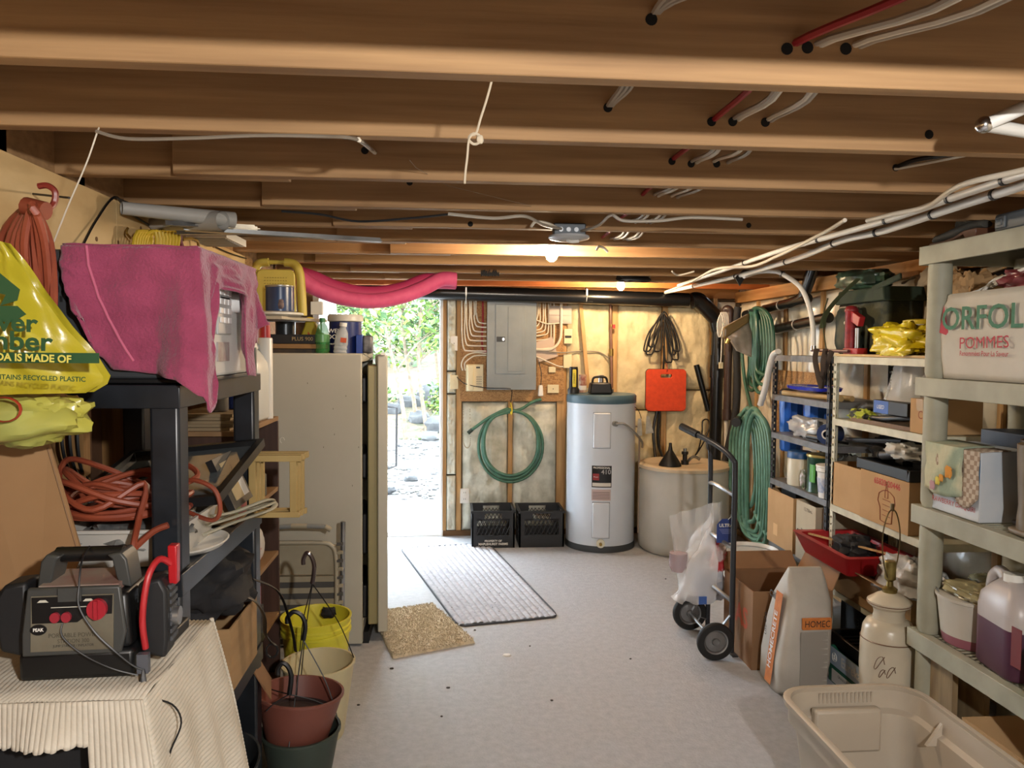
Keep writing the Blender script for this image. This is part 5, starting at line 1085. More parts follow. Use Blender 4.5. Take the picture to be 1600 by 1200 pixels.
txt('HOMECRETE', .046, (-.1215, -.02, .23), R_LEFT @ Matrix.Rotation(-.12, 4, 'X'), WHT, t, world=False, spin=PI / 2, bold=.001)
txt('CRETE', .045, (-.088, .03, .41), R_LEFT, INK, t, world=False, bold=.001); txt('USE ON', .03, (-.116, .07, .27), R_LEFT, INK, t, world=False, spin=PI / 2)
PR = M('small print', '#8f8a82', '#b5b0a6', rough=.7, kind='wave', scale=60, stretch=(.01, .01, 1), fac=(.3, .5))
b = MB(); b.box((-.04, -.1325, .05), (.085, -.131, .3)); b.build('printed_text', PR, t, bevel=0); b = MB(); b.box((-.03, -.132, .31), (.1, -.118, .36)); b.build('orange_band', M('sack orange', '#c77a3a'), t); txt('HOMEC', .042, (.035, -.1335, .335), R_FRONT, INK, t, world=False, sx=.8)
# ---- hand truck
t = thing('hand_truck', 'black two-wheeled hand truck standing by the brown box', 'hand truck', (1.4, 3.72, 0))
ya, yb_ = 3.72, 4.08; HX = 1.425
HT = M('truck frame', '#3a3d42', rough=.4, metal=.5)
pa = cr([(HX, ya, .02), (HX, ya, .5), (HX, ya, .93), (HX - .01, ya + .005, 1.0), PX(1140, 735, HX - .05) * 0 + Vector((HX - .06, ya + .09, 1.06)), Vector((HX - .17, ya + .3, 1.13))], 6)
b = MB(); b.tube(pa, .014, 10); b.build('frame_rail', HT, t, world=True)
b = MB(); b.tube(cr([(HX, yb_, .02), (HX, yb_, .9), (HX - .02, yb_ - .02, 1.02), (HX - .09, ya + .16, 1.085)], 6), .013, 10); b.build('frame_rail', HT, t, world=True)
b = MB(); b.tube([Vector((HX - .125, ya + .21, 1.103)), Vector((HX - .18, ya + .32, 1.135))], .02, 12); b.build('grip', BLK, t, world=True)
for zz in (.28, .55, .82): b = MB(); b.tube(cr([(HX, ya, zz), (HX - .03, ya + .12, zz + .02), (HX - .03, yb_ - .12, zz + .02), (HX, yb_, zz)], 5), .011, 8, flat=1.); b.build('cross_bar', STEEL, t, world=True)
b = MB(); b.box((HX, ya - .02, 0), (HX + .03, yb_ + .02, .006)); b.build('toe_plate', HT, t, world=True)
ax = (HX - .1, .095)
b = MB(); b.cyl((ax[0], ya - .05, ax[1]), (ax[0], yb_ + .03, ax[1]), .008, n=8); b.build('axle', STEEL, t, world=True)
for y in (ya, yb_): b = MB(); b.beam((ax[0], y, ax[1]), (HX, y, .22), .016, .006); b.beam((ax[0], y, ax[1]), (HX, y, .06), .016, .006); b.build('axle_bracket', STEEL, t, world=True)
for y in (ya - .045, yb_ + .01):
    T = Matrix.Translation((ax[0], y, ax[1])) @ Matrix.Rotation(PI / 2, 4, 'X') 
    b = MB(); b.lathe([(.062, -.018), (.088, -.016), (.094, -.008), (.094, .008), (.088, .016), (.062, .018), (.062, -.018)], n=40, T=T); w1 = b.build('wheel', M('tyre', '#151515', rough=.7), t, world=True)
    b = MB(); b.lathe([(.0, .012), (.016, .014), (.02, .006), (.05, .004), (.055, .012), (.062, .014), (.062, -.014), (.055, -.012), (.05, -.004), (.02, -.006), (.016, -.014), (0, -.012)], n=32, T=T); b.build('rim', STEEL, w1, world=True)
# clear bag hanging on the truck
t = thing('clear_bag', 'large clear plastic bag with red and white contents hanging on the hand truck', 'bag', (1.3, 3.98, .3))
tp = PY(1140, 785, 3.98)
def cb(u, v):
    a = 2 * PI * u; k = min(1, .12 + 1.4 * v) * (1 - .12 * max(0, v - .6)); nn = noise.noise(Vector((math.cos(a) * 2, math.sin(a) * 2, v * 4)))
    x = tp.x - .02 + (-.14 * v) + (.15 * k) * math.cos(a) * (1 + .3 * nn); return Vector((min(x, HX - .02), 4.0 + .11 * k * math.sin(a) * (1 + .3 * nn), tp.z - .02 - .5 * v + .05 * nn))
b = MB(); b.grid(cb, 48, 26, cu=True); 
ll = [PY(1048, 808, 4.0), PY(1052, 790, 4.0), PY(1100, 785, 4.0)]
b.build('bag', CLEAR, t, world=True, smooth=35)
b = MB(); b.grid(lambda u, v: PY(1046, 806, 4.02).lerp(PY(1062, 935, 4.02), v).lerp(PY(1128, 782, 4.0).lerp(PY(1110, 945, 4.0), v), u) + Vector((0, .03 * noise.noise(Vector((u * 6, v * 3, 4))), 0)), 20, 20); b.build('loose_film', CLEAR, t, world=True, smooth=35)
b = MB(); b.blob(PY(1122, 870, 4.0), (.07, .08, .16), 7, .4, flatb=False); b.build('red_contents', M('red wrap', '#b3262f', '#c9b9b9', rough=.4, scale=14, fac=(.45, .55)), t, world=True)
b = MB(); b.blob(PY(1110, 915, 4.0), (.14, .1, .16), 9, .4, flatb=False); b.build('white_contents', M('white wrap', '#c4c6cc', '#a3a6ae', rough=.4, scale=8), t, world=True)
b = MB(); b.lathe([(.0, 0), (.035, .0), (.05, .03), (.048, .1), (.0, .11)], PY(1060, 875, 4.0) - Vector((0, 0, .06)), 20); b.build('plastic_cup', M('cup pinkish', '#b09aa0', rough=.25, alpha=.6), t, world=True)
slab('blue_scrap', 1092, 932, 1104, 944, 3.9, .004, M('scrap blue', '#3f63a8'), t)
t = thing('hang_tag', 'blue cardboard tag with white lettering tied to the hand truck', 'tag', PY(1134, 808, 3.8))
b = MB(); q = PY(1134, 830, 3.8); hw_ = .048
b.prism([(-hw_, -.06), (hw_, -.06), (hw_, .04), (.02, .065), (-.02, .065), (-hw_, .035)], .002, T=Matrix.Translation(q) @ R_FRONT); b.build('tag', M('tag blue', '#26356f', '#2f4585', rough=.4, scale=6), t, world=True); txt('ULTRA', .024, q + Vector((0, -.003, .03)), R_FRONT, WHT, t, bold=.0008)
for i in range(4): decal('printed_line', q + Vector((0, -.003, .01 - i * .007)), .07 - .01 * i, .0018, R_FRONT, M('tag print', '#8f9ac4'), t)
b = MB(); b.tube(cr([q + Vector((.01, -.001, .06)), q + Vector((.03, -.02, .09)), Vector((HX - .02, ya + .0, q.z + .1))], 4), .002, 4); b.build('string', WHT, t, world=True)
# ================================================================== left side
BX0, BX1, BY0, BY1 = -1.045, -.625, 1.835, 2.6
BS = M('black resin', '#0e1013', rough=.38); BSG = M('black resin scuffed', '#24282e', '#15181c', rough=.32, scale=9)
t = bshelf = thing('resin_shelf', 'black moulded resin shelf unit on the left with a towel-covered microwave on top', 'shelf', (BX0, BY0, 0))
BL = (1.465, 1.02, .56, .1)
for z in BL:
    b = MB()
    b.box((BX0, BY0, z - .055), (BX0 + .012, BY1, z)); b.box((BX1 - .012, BY0, z - .055), (BX1, BY1, z)); b.box((BX0 + .012, BY0, z - .055), (BX1 - .012, BY0 + .012, z)); b.box((BX0 + .012, BY1 - .012, z - .055), (BX1 - .012, BY1, z))
    b.box((BX0 + .012, BY0 + .012, z - .006), (BX1 - .012, BY1 - .012, z - .002)); b.build('shelf_board', BSG, t, bevel=.005, world=True)
for x in (BX0 + .038, BX1 - .038):
    for y in (BY0 + .038, BY1 - .038):
        for k in range(3):
            b = MB(); b.box((x - .034, y - .034, BL[k + 1] + .001), (x + .034, y + .034, BL[k] - .007)); b.build('post', BSG, t, bevel=.008, world=True)
# microwave with towel
mx0, mx1, my0, my1, mz0, mz1 = -.965, -.62, 1.87, 2.34, 1.466, 1.778
t = thing('microwave', 'microwave oven with white keypad front, half hidden under a pink towel', 'microwave', (mx0, my0, mz0))
b = MB(); b.box((mx0, my0, mz0 + .012), (mx1, my1, mz1)); b.build('case', M('microwave grey', '#34373a', rough=.5), t, bevel=.006, world=True)
b = MB()
for i in range(3):
    for j in range(9):
        b.box((mx0 + .035 + j * .013 + (i == 1) * -.02, my0 - .0012, mz0 + .1 + i * .022 + .09), (mx0 + .041 + j * .013 + (i == 1) * -.02, my0 + .0005, mz0 + .114 + i * .022 + .09))
for j in range(9): b.box((mx0 + .05 + j * .013, my0 - .0012, mz0 + .1), (mx0 + .056 + j * .013, my0 + .0005, mz0 + .115))
b.build('vent_slots', HOLE, t, smooth=0, world=True, kind='stuff')
b = MB(); b.box((mx1, my0 + .01, mz0 + .012), (mx1 + .022, my1 - .005, mz1 - .004)); ff = b.build('front_panel', M('appliance white', '#c9c8c4', rough=.35), t, bevel=.008, world=True)
b = MB(); b.box((mx1 + .022, 2.02, mz0 + .12), (mx1 + .03, 2.14, mz1 - .09)); b.build('control_panel', M('panel pale', '#b3b4b2', rough=.35), t, bevel=.004, world=True)
b = MB()
for i in range(4):
    for j in range(3): b.box((mx1 + .03, 2.032 + j * .035, mz0 + .15 + i * .024), (mx1 + .034, 2.058 + j * .035, mz0 + .165 + i * .024))
b.build('keys', M('key white', '#dedddb', rough=.3), t, bevel=.001, world=True)
b = MB(); b.box((mx1 + .0305, 2.04, mz1 - .108), (mx1 + .0315, 2.12, mz1 - .094)); b.build('key_outline', INK, t, world=True)
b = MB(); b.cyl((mx1 + .02, 2.19, mz0 + .21), (mx1 + .045, 2.19, mz0 + .21), .028, n=24); b.build('dial', M('key white', '#dedddb'), t, world=True)
b = MB(); b.box((mx1 + .022, 2.03, mz0 + .05), (mx1 + .026, 2.13, mz0 + .1)); b.build('label', M('label grey', '#a39d98', '#8f7a7a', rough=.4, scale=30), t, world=True)
b = MB(); b.box((mx0, my0, mz0), (mx1 + .02, my1, mz0 + .012)); b.build('base', BLK, t, bevel=.003, world=True)
# pink towel: path of its upper edge over the oven and how far each place hangs
PT = M('pink towel', '#a04462', '#8f3a56', rough=.95, scale=14, bump=.5, bscale=140, sheen=.3)
zt = mz1 + .006
cA, cB, cC = Vector((mx0 + .075, my0 - .012, zt)), Vector((mx1 + .03, my0 - .012, zt)), Vector((mx1 + .042, my1 + .0, zt))
L1, L2 = (cB - cA).length, (cC - cB).length
prof = [(0, 1.62), (.05, 1.53), (.1, 1.5), (.25, 1.49), (.32, 1.48), (.37, 1.44), (.4, 1.4), (.42, 1.41), (.45, 1.5), (.48, 1.6), (.51, 1.685), (.6, 1.7), (.68, 1.69), (.72, 1.66), (.745, 1.55), (.77, 1.475), (.84, 1.47), (.88, 1.55), (1, 1.62)]
prof = [(a * 1.0, z) for a, z in prof]
def zb(u):
    for (a, za), (c, zc) in zip(prof, prof[1:]):
        if u <= c: k = (u - a) / (c - a); k = k * k * (3 - 2 * k); return za + (zc - za) * k
    return prof[-1][1]
def tw(u, v):
    s = u * (L1 + L2); r = .05
    if s < L1: base = cA.lerp(cB, s / L1); nr = Vector((0, -1, 0))
    else: base = cB.lerp(cC, (s - L1) / L2); nr = Vector((1, 0, 0))
    k = max(-1, min(1, (s - L1) / r)); 
    a = (k + 1) / 2 * PI / 2; nr = Vector((math.sin(a), -math.cos(a), 0))
    z = zt + (zb(u) - zt) * v
    fold = (.016 * math.sin(u * 36 + 3 * v) + .02 * math.sin(u * 17 + 1 + v)) * v ** 1.2 + .012 * noise.noise(Vector((u * 9, v * 6, 0)))
    off = .004 + .018 * v + max(-.012, fold) + (.02 if zb(u) < 1.47 else 0) * v
    p = base + nr * off; p.z = z
    if s < L1: p.x += .05 * v * v * (1 - s / L1)
    p.y += .03 * math.sin(u * 9) * v * (1 if s > L1 else .3); return p
b = MB(); b.grid(tw, 110, 34)
b.grid(lambda u, v: Vector((cA.x + (mx1 + .03 - cA.x) * u, my0 - .012 + (my1 - my0 + .01) * v, zt + .003 + .004 * noise.noise(Vector((u * 5, v * 5, 3))))), 20, 24)
towel = b.build('pink_towel', PT, None, sol=.006, smooth=80); tagp(towel, 'dusty pink terry towel draped over the microwave on the black shelf', 'towel')
b = MB(); P = [tw(.075 + .012 * v + .1 * v * v, v) + Vector((0, -.004, 0)) for v in [i / 12 for i in range(12)]]; b.tube(P, .004, 5); b.build('hem', M('pink hem', '#c2647f', rough=.9), towel)
# small things by the microwave
t = thing('faucet_part', 'tarnished metal tap fittings at the far end of the black shelf top', 'fitting', (-.66, 2.52, 1.466))
b = MB(); b.blob((-.03, -.07, .035), (.05, .06, .07), 4, .2, nu=16, nv=10); b.blob((.0, .0, .035), (.04, .06, .07), 5, .2, nu=16, nv=10); b.cyl((-.02, -.03, .05), (-.02, -.03, .08), .02, n=12); b.build('fittings', M('tarnished', '#6d675c', '#3c382f', rough=.35, metal=.7, scale=30), t)
b = MB(); b.cyl((.012, .05, 0), (.012, .05, .085), .018, n=16); b.build('socket', STEEL, t)
# second board
z = BL[1] + .001
t = thing('white_bin', 'white plastic bin full of odds and ends on the black shelf second board', 'bin', (-.93, 1.88, z))
b = MB(); W, D, H = .275, .36, .095
def rr4(w_, d_, zz, e=.015): return [Vector((x, y, zz)) for x, y in rrect(w_, d_, e, W / 2, D / 2, 3)]
b.loft([rr4(W * .86, D * .88, .0), rr4(W * .98, D * .98, H), rr4(W * 1.04, D * 1.03, H), rr4(W * 1.04, D * 1.03, H - .008), rr4(W * .95, D * .95, H - .004), rr4(W * .84, D * .86, .005)]); b.build('bin', M('bin white', '#bdbab2', rough=.35), t, smooth=35)
b = MB(); b.blob((W / 2, D / 2, .06), (W * .85, D * .85, .07), 3, .35); b.build('contents', M('odds dark', '#3a3b3c', '#8d8d88', rough=.4, scale=16), t)
b = MB()
for k in range(3): b.tube(cr([(W + .0, D * .6 + k * .02, .03 + .02 * k), (W + .05, D * .85, .04 + .015 * k), (W + .12, D + .1 - .03 * k, .045 + .02 * k), (W + .1, D + .18, .05), (W + .02, D + .1, .04), (W - .02, D * .8, .04)], 6), .009, 6, flat=.4)
b.build('white_hose', M('flat white hose', '#b7b39f', rough=.4), t)
t = thing('extension_cord', 'heap of orange extension cord over the white bin on the black shelf', 'cord', (-.8, 2.05, z + .1))
ORC = M('orange cord', '#95482f', '#7f3a26', rough=.5, scale=10); b = MB(); random.seed(21); pts = []
for k in range(9):
    a0 = random.uniform(-.3, .3); rx, ry = random.uniform(.13, .19), random.uniform(.1, .17)
    for i in range(8): a = a0 + 2 * PI * i / 8; pts.append((-.83 + rx * math.cos(a), 2.02 + ry * math.sin(a), z + .125 + .012 * k * (.5 + .5 * math.sin(a * 2 + k)) + .003 * k))
pts += [(-.73, 1.86, z + .13), (-.72, 1.8, z + .08), (-.73, 1.795, z + .0), (-.735, 1.8, z - .03), (-.75, 1.805, z + .03), (-.69, 1.815, z + .1), (-.65, 1.82, z + .12)]
b.tube(cr(pts, 5), .0075, 7); b.build('cord', ORC, t, world=True)
b = MB(); b.tube(cr([(-.74, 2.1, z + .16), (-.66, 2.02, z + .19), (-.6, 2.0, z + .17), (-.585, 2.0, z + .12), (-.61, 2.02, z + .085), (-.68, 2.05, z + .1)], 6), .006, 7); b.build('cord_end', ORC, t, world=True)
b = MB(); b.cyl((-.74, 2.0, z + .19), (-.7, 2.02, z + .2), .013, n=10); b.build('plug', BLK, t, world=True)
t = thing('picture_frame', 'black-framed glass leaning flat behind the orange cord on the black shelf', 'frame', (-.8, 2.28, z + .08)); T = Matrix.Translation((-.8, 2.27, z + .15)) @ Matrix.Rotation(.18, 4, 'X') @ Matrix.Rotation(-.1, 4, 'Y')
b = MB(); frame_plate(b, rrect(.42, .5, .004), rrect(.38, .46, .003), .025, T); b.build('frame', BLK, t, world=True, smooth=0)
b = MB(); b.cbox((0, 0, .008), (.38, .46, .003), T=T); b.build('pane', M('dusty glass', '#5f6668', rough=.1, coat=.4), t, world=True)
t = carton('cardboard_box', 'shallow box with red and green print at the far end, black shelf second board', (-.8, 2.33, z), (-.64, 2.47, z + .085), CARD, openb=True); decal('printed_side', (-.6395, 2.4, z + .045), .12, .07, R_RIGHT, M('fruit print', '#8f3f42', '#8f9a5c', rough=.6, scale=16, fac=(.45, .55)), t)
b = MB(); b.blob((.08, .07, .085), (.1, .1, .05), 9, .4); b.build('contents', BLKM, t)
t = thing('notebook', 'black folder with white and tan labels standing in the shallow box', 'folder', (-.72, 2.3, z + .1)); T = Matrix.Translation((-.66, 2.36, z + .13)) @ Matrix.Rotation(PI / 2, 4, 'Z') @ Matrix.Rotation(1.15, 4, 'X')
b = MB(); b.cbox((0, 0, 0), (.2, .16, .02), T=T); b.build('cover', BLK, t, world=True); b = MB(); b.cbox((-.02, .0, .012), (.08, .12, .003), T=T); b.build('tan_label', M('label tan', '#a8946b'), t, world=True)
b = MB(); b.cbox((.05, .0, .012), (.05, .12, .003), T=T); b.build('white_label', WPAPER, t, world=True)
b = MB(); b.lathe([(0, 0), (.1, 0), (.115, .012), (.11, .014), (.098, .004), (0, .004)], (-.69, 2.1, z), 28, sx=.8, sy=1.2); tagp(b.build('plate', WHT), 'white plate edge under the white bin on the black shelf lip', 'plate')
# third board
z = BL[2] + .001
carton('cardboard_box', 'tan closed box on the third board of the black shelf, behind the power pack', (-.86, 1.87, z), (-.63, 2.1, z + .245), M('tan carton', '#b98d5f'))
carton('cardboard_box', 'brown box with a slot in its end, third board of the black shelf', (-.84, 2.2, z), (-.62, 2.5, z + .19), CARD, openb=True)
lump('black_bag', 'limp black fabric bag with straps heaped on the third board', 'bag', (-.74, 2.34, z + .28), (.26, .34, .18), M('black fabric', '#141416', '#1f1f22', rough=.85, scale=7, bump=.3), 5, .4)
b = MB(); b.tube(cr([(-.68, 2.3, z + .26), (-.6, 2.33, z + .24), (-.57, 2.38, z + .17), (-.57, 2.4, z + .1), (-.55, 2.42, z + .06)], 6), .014, 6, flat=.25); b.tube([(-.555 + .018 * math.cos(i * .63), 2.42, z + .04 + .022 * math.sin(i * .63)) for i in range(10)], .004, 5, closed=True)
b.tube(cr([(-.62, 2.45, z + .26), (-.55, 2.5, z + .2), (-.52, 2.55, z + .06), (-.51, 2.56, z - .02)], 6), .012, 6, flat=.25); tagp(b.build('strap', BLK), 'black webbing straps with rings dangling from the black bag', 'strap')
t = thing('box_flap', 'cardboard sheet and silver board leaning low against the black shelf', 'cardboard', (-.6, 2.5, .3)); b = MB(); b.beam((-.645, 2.5, .56), (-.61, 2.64, .38), .08, .004, up=(1, 0, .3)); b.build('sheet', CARDD, t, world=True)
lump('black_bundle', 'dark bundle stuffed on the lowest board of the black shelf', 'bundle', (-.8, 2.2, .25), (.3, .6, .26), BLKM, 15, .3)
# draped stand with white ribbed towel
sx0, sx1, sy0, sy1, sz = -.93, -.56, 1.4, 1.76, .925
t = thing('stool', 'dark stool or stand hidden under the white ribbed towel', 'stand', (sx0, sy0, 0)); b = MB(); b.box((sx0 + .02, sy0 + .02, sz - .03), (sx1 - .02, sy1 - .02, sz - .003)); b.build('top', BLK, t, world=True)
for x in (sx0 + .04, sx1 - .04):
    for y in (sy0 + .04, sy1 - .04): b = MB(); b.box((x - .018, y - .018, 0), (x + .018, y + .018, sz - .03)); b.build('leg', BLK, t, world=True)
b = MB(); b.box((sx0 + .06, sy0 + .05, .3), (sx1 - .06, sy1 - .05, sz - .09)); b.build('dark_bin', BLKM, t, world=True)
RT = M('ribbed towel', '#c6bfb0', '#b8b0a0', rough=.95, scale=10, kind='wave' if False else None, bump=.25, bscale=60)
b = MB()
def rib(a): return .0013 * math.sin(a * 700)
def top(u, v): return Vector((sx0 - .03 + (sx1 - sx0 + .05) * u, sy0 - .02 + (sy1 - sy0 + .03) * v, sz + .006 + rib(u * .42 + .01 * noise.noise(Vector((u * 3, v * 3, 0)))) + .01 * noise.noise(Vector((u * 3, v * 4, 5)))))
b.grid(top, 250, 8)
def frontd(u, v):      # hangs down with an arched opening
    x = sx0 - .03 + (sx1 - sx0 + .05) * u; c = (x + .76) / .125
    arch = .075 + (.5 * (abs(c) - 1) ** .6 if abs(c) > 1 else .0) + .016 * math.sin(u * 70) ** 2 * 0 + .006 * abs(math.sin(u * 60))
    x += u ** 8 * .05 * math.sin(min(1, arch * v / .62 * 1.1) * PI / 2)
    return Vector((x, sy0 - .022 - .015 * v * (1 - u ** 6) + rib(u * .42) + .012 * math.sin(u * 18) * v * (1 - u ** 6), sz + .006 - arch * v))
b.grid(frontd, 250, 10)
def sided(u, v):       # right side, flaring to the floor
    y = sy0 - .022 + (sy1 - sy0 + .035) * u; dz = (.62 + .0 * u) * v
    bulge = .05 * math.sin(min(1, v * 1.1) * PI / 2) + .055 * v * u
    return Vector((sx1 + .02 + bulge + .014 * math.sin(u * 22 + 2 * v) * v + .0011 * math.sin(v * 430 + u * 10), y + .05 * v * u, sz + .006 - dz))
b.grid(sided, 30, 340)
tw2 = b.build('ribbed_towel', RT, None, sol=.005, smooth=70); tagp(tw2, 'cream ribbed cotton towel draped over the stand under the power pack', 'towel')
b = MB()
for i in range(70):
    q = sided(1, i / 70); b.blob(q, (.012, .012, .013), i, 0, nu=6, nv=4, flatb=False)
b.build('scalloped_edge', RT, tw2, kind='stuff')
b = MB(); b.box((-.625, 1.6, sz + .018), (-.565, 1.7, sz + .042)); tagp(b.build('phone', BLK, bevel=.004), 'small black box lying on the towel right of the power pack', 'box')
# jump starter
JX, JY_, JZ = -.69, 1.52, sz + .014
t = jump = thing('jump_starter', 'black and grey portable power pack with jumper clamps, carrying handle on top', 'power pack', (JX, JY_, JZ), rz=.06)
JG = M('starter grey', '#3b3c3a', rough=.45); JP = M('starter face', '#6f6a5b', '#5c5648', rough=.35, scale=6); JB = M('starter black', '#0b0c0d', rough=.4)
b = MB(); b.box((-.125, -.075, 0), (.125, .09, .06)); b.box((-.118, -.07, .06), (.118, .085, .175), top=(.92, .9)); b.build('body', JB, t, bevel=.01)
b = MB(); b.prism([(-.112, .055), (.1, .055), (.112, .1), (.1, .195), (-.098, .195), (-.112, .1)], .012, T=Matrix.Translation((0, -.071, 0)) @ R_FRONT); b.build('face_frame', JG, t, bevel=.004)
b = MB(); b.prism([(-.092, .066), (.085, .066), (.088, .18), (-.088, .18)], .003, T=Matrix.Translation((0, -.083, 0)) @ R_FRONT); b.build('face_plate', JP, t)
b = MB(); b.prism([(-.086, .125), (.01, .125), (.03, .138), (.084, .14), (.086, .178), (-.086, .178)], .002, T=Matrix.Translation((0, -.086, 0)) @ R_FRONT); b.build('dark_field', JB, t)
b = MB(); b.box((-.03, -.0895, .168), (.02, -.086, .196)); b.build('tab', JG, t)
for x in (-.036, -.012): b = MB(); b.cyl((x, -.088, .137), (x, -.094, .137), .0105, n=16); b.build('button', M('button red', '#8c2430', rough=.4), t)
b = MB(); b.cyl((.055, -.088, .152), (.055, -.098, .152), .021, n=28); b.box((.051, -.104, .133), (.059, -.098, .171)); b.build('knob', M('knob red', '#97202c', rough=.35), t)
PLT = M('pale print', '#b9b6a8', rough=.6)
b = MB(); b.cyl((-.073, -.087, .112), (-.073, -.0885, .112), .011, n=20); o = b.build('badge', JB, t); o.data.transform(Matrix.Translation((-.073, 0, 0)) @ Matrix.Diagonal((1.6, 1, 1, 1)) @ Matrix.Translation((.073, 0, 0)))
txt('PEAK', .0095, (-.073, -.0892, .112), R_FRONT, WHT, t, world=False, bold=.0003)
for k, (s, zz, sz_) in enumerate((('PORTABLE POWER', .098, .0125), ('STATION 300', .086, .0115), ('JUMP STARTER / INFLATOR', .0765, .0072))): txt(s, sz_, (.0, -.0868, zz), R_FRONT, INK if k == 2 else M('tan print', '#3f3a2d'), t, world=False)
for (x, zz) in ((-.062, .172), (.035, .172)): b = MB(); b.prism([(-.012, 0), (.012, 0), (.006, .005), (-.006, .005)], .001, T=Matrix.Translation((x, -.0885, zz - .004)) @ R_FRONT); b.build('icon', PLT, t)
b = MB(); b.beam((-.045, -.089, .157), (.045, -.089, .157), .001, .0015); b.build('printed_line', PLT, t)
b = MB(); b.box((-.09, -.05, .175), (.085, .07, .19)); b.build('top_plate', M('top label', '#8f877a', '#8a6a62', rough=.4, scale=12), t)
for s in (-1, 1):
    b = MB(); b.prism([(s * .105, .175), (s * .078, .18), (s * .07, .2), (s * .062, .235), (s * .05, .245), (s * .082, .25), (s * .095, .235)], .07, T=Matrix.Translation((0, .04, 0)) @ R_FRONT); b.build('handle_arm', JG, t, bevel=.004)
b = MB(); b.tube([(-.075, .005, .24), (.075, .005, .24)], .016, 14); b.build('grip', JB, t)
for s in (-1, 1):            # clamp holders with clamps on the sides
    b = MB(); x = s * .152
    b.prism([(-.03, .035), (.03, .02), (.036, .06), (.036, .165), (.02, .195), (-.03, .185)] if s > 0 else [(.03, .035), (-.03, .05), (-.036, .08), (-.036, .165), (-.02, .19), (.03, .195)], .07, T=Matrix.Translation((x, .03, 0)) @ R_FRONT); cl = b.build('clamp', M('clamp black', '#161719', rough=.55), t, bevel=.008)
    b = MB()
    for i in range(8): b.box((x + s * .028, -.02, .052 + i * .016), (x + s * .04, .025, .061 + i * .016))
    b.build('clamp_ribs', M('clamp grey', '#3f4145', rough=.6) if s > 0 else JB, cl)
b = MB(); b.box((.157, -.032, .05), (.187, -.03, .17)); b.build('clamp_plate', M('clamp grey', '#3f4145'), t, bevel=.0)
b = MB(); b.tube(cr([(.142, -.05, .05), (.14, -.06, .12), (.15, -.05, .2), (.165, -.02, .23), (.185, .0, .215)], 6), .0075, 9); b.build('red_lead', M('red lead', '#a8252a', rough=.4), t)
b = MB(); b.box((.18, -.005, .17), (.2, .02, .255), top=(1.1, 1.1)); b.build('red_clamp_handle', M('lacquer red', '#a3141c', rough=.3), t, bevel=.003)
b = MB(); b.cyl((.185, .0, .1), (.205, .0, .1), .02, n=14); b.build('pivot', STEEL, t)
b = MB(); b.tube(cr([(-.0, -.0, .257), (.01, -.06, .245), (.016, -.09, .2), (.02, -.1, .16), (.05, -.1, .11), (.09, -.1, .07), (.13, -.09, .03), (.16, -.08, .012)], 6), .0022, 5)
b.tube(cr([(-.02, -.092, .125), (-.016, -.1, .1), (.03, -.1, .06), (.09, -.1, .03), (.14, -.09, .01)], 6), .0018, 5); b.build('thin_cord', BLK, t)
b = MB(); b.box((.135, -.085, .01), (.16, -.07, .05)); b.build('grey_sleeve', M('sleeve grey', '#4d5057', rough=.4), t)
b = MB(); random.seed(4); pts = []
for k in range(5): pts += [(.15, -.085, .02), (.14 + .006 * k, -.1, -.03), (.148 + .005 * k, -.105, -.08), (.16 + .003 * k, -.1, -.06), (.155, -.09, -.01)]
pts += [(.16, -.1, -.03), (.21, -.08, -.06), (.23, -.08, -.1), (.21, -.09, -.15), (.195, -.09, -.19), (.18, -.1, -.12), (.165, -.1, -.03)]
b.tube(cr(pts, 5), .0022, 5); b.build('dangling_cord', BLK, t)
jump.scale = (.8, .93, .9)
# cardboard sheet
t = thing('cardboard_sheet', 'large plain cardboard sheet leaning behind the power pack at the left edge', 'cardboard', (-1.0, 1.78, .9))
q = [PY(-140, 640, 1.78), PY(60, 672, 1.8), PY(78, 690, 1.8), PY(130, 865, 1.8), PY(60, 1020, 1.79), PY(-140, 1180, 1.78)]
b = MB(); vs_ = [v.copy() for v in q]; vs2 = [v + Vector((0, -.006, 0)) for v in q]; n = len(q)
b.add(vs_ + vs2, [tuple(range(n)), tuple(range(2 * n - 1, n - 1, -1))] + [(i, (i + 1) % n, n + (i + 1) % n, n + i) for i in range(n)])
for v in b.v: v.x = max(v.x, XL + .01)
b.build('sheet', M('sheet cardboard', '#a07c55', '#96734d', rough=.85, scale=3), t, world=True, smooth=0)
b = MB(); b.tube([PY(74, 700, 1.792), PY(122, 865, 1.792)], .0015, 4); b.build('crease', M('crease', '#806040'), t, world=True)
# wall cords and bags
HK = M('hook red', '#7a2b22', rough=.4)
t = thing('extension_cord', 'orange extension cord hanging in a thick bundle on the plywood wall, upper left', 'cord', PY(40, 330, 1.72))
b = MB(); random.seed(8); pts = []; 
for k in range(9):
    x = 8 + k * 8; pts += [PY(45 + k, 320 + (k % 3) * 4, 1.7 - .008 * k), PY(x + 6, 380, 1.7 - .01 * (k % 4)), PY(x + 12, 470, 1.72 - .01 * (k % 3)), PY(x + 4, 500 + (k % 3) * 16, 1.74), PY(x - 4, 470, 1.74), PY(x - 4, 370, 1.73)]
b.tube(cr(pts, 5), .0085, 7); b.build('cord', ORC, t, world=True)
b = MB(); b.tube([PY(40, 322, 1.68), PY(72, 330, 1.67)], .019, 12); b.build('plug', M('orange cord', '#a3432c'), t, world=True)
b = MB(); b.tube(cr([PY(60, 291, 1.7), PY(74, 290, 1.7), PY(86, 300, 1.7), PY(84, 318, 1.7), PY(72, 330, 1.68)], 5), .0065, 7); b.build('hook', HK, t, world=True)
b = MB(); p = PX(52, 303, XL + .003); b.cyl(p, PY(108, 309, 1.9), .003, n=6); tagp(b.build('nail', M('dark nail', '#2a2624')), 'long dark nail through the plywood beside the orange cord hook', 'nail')
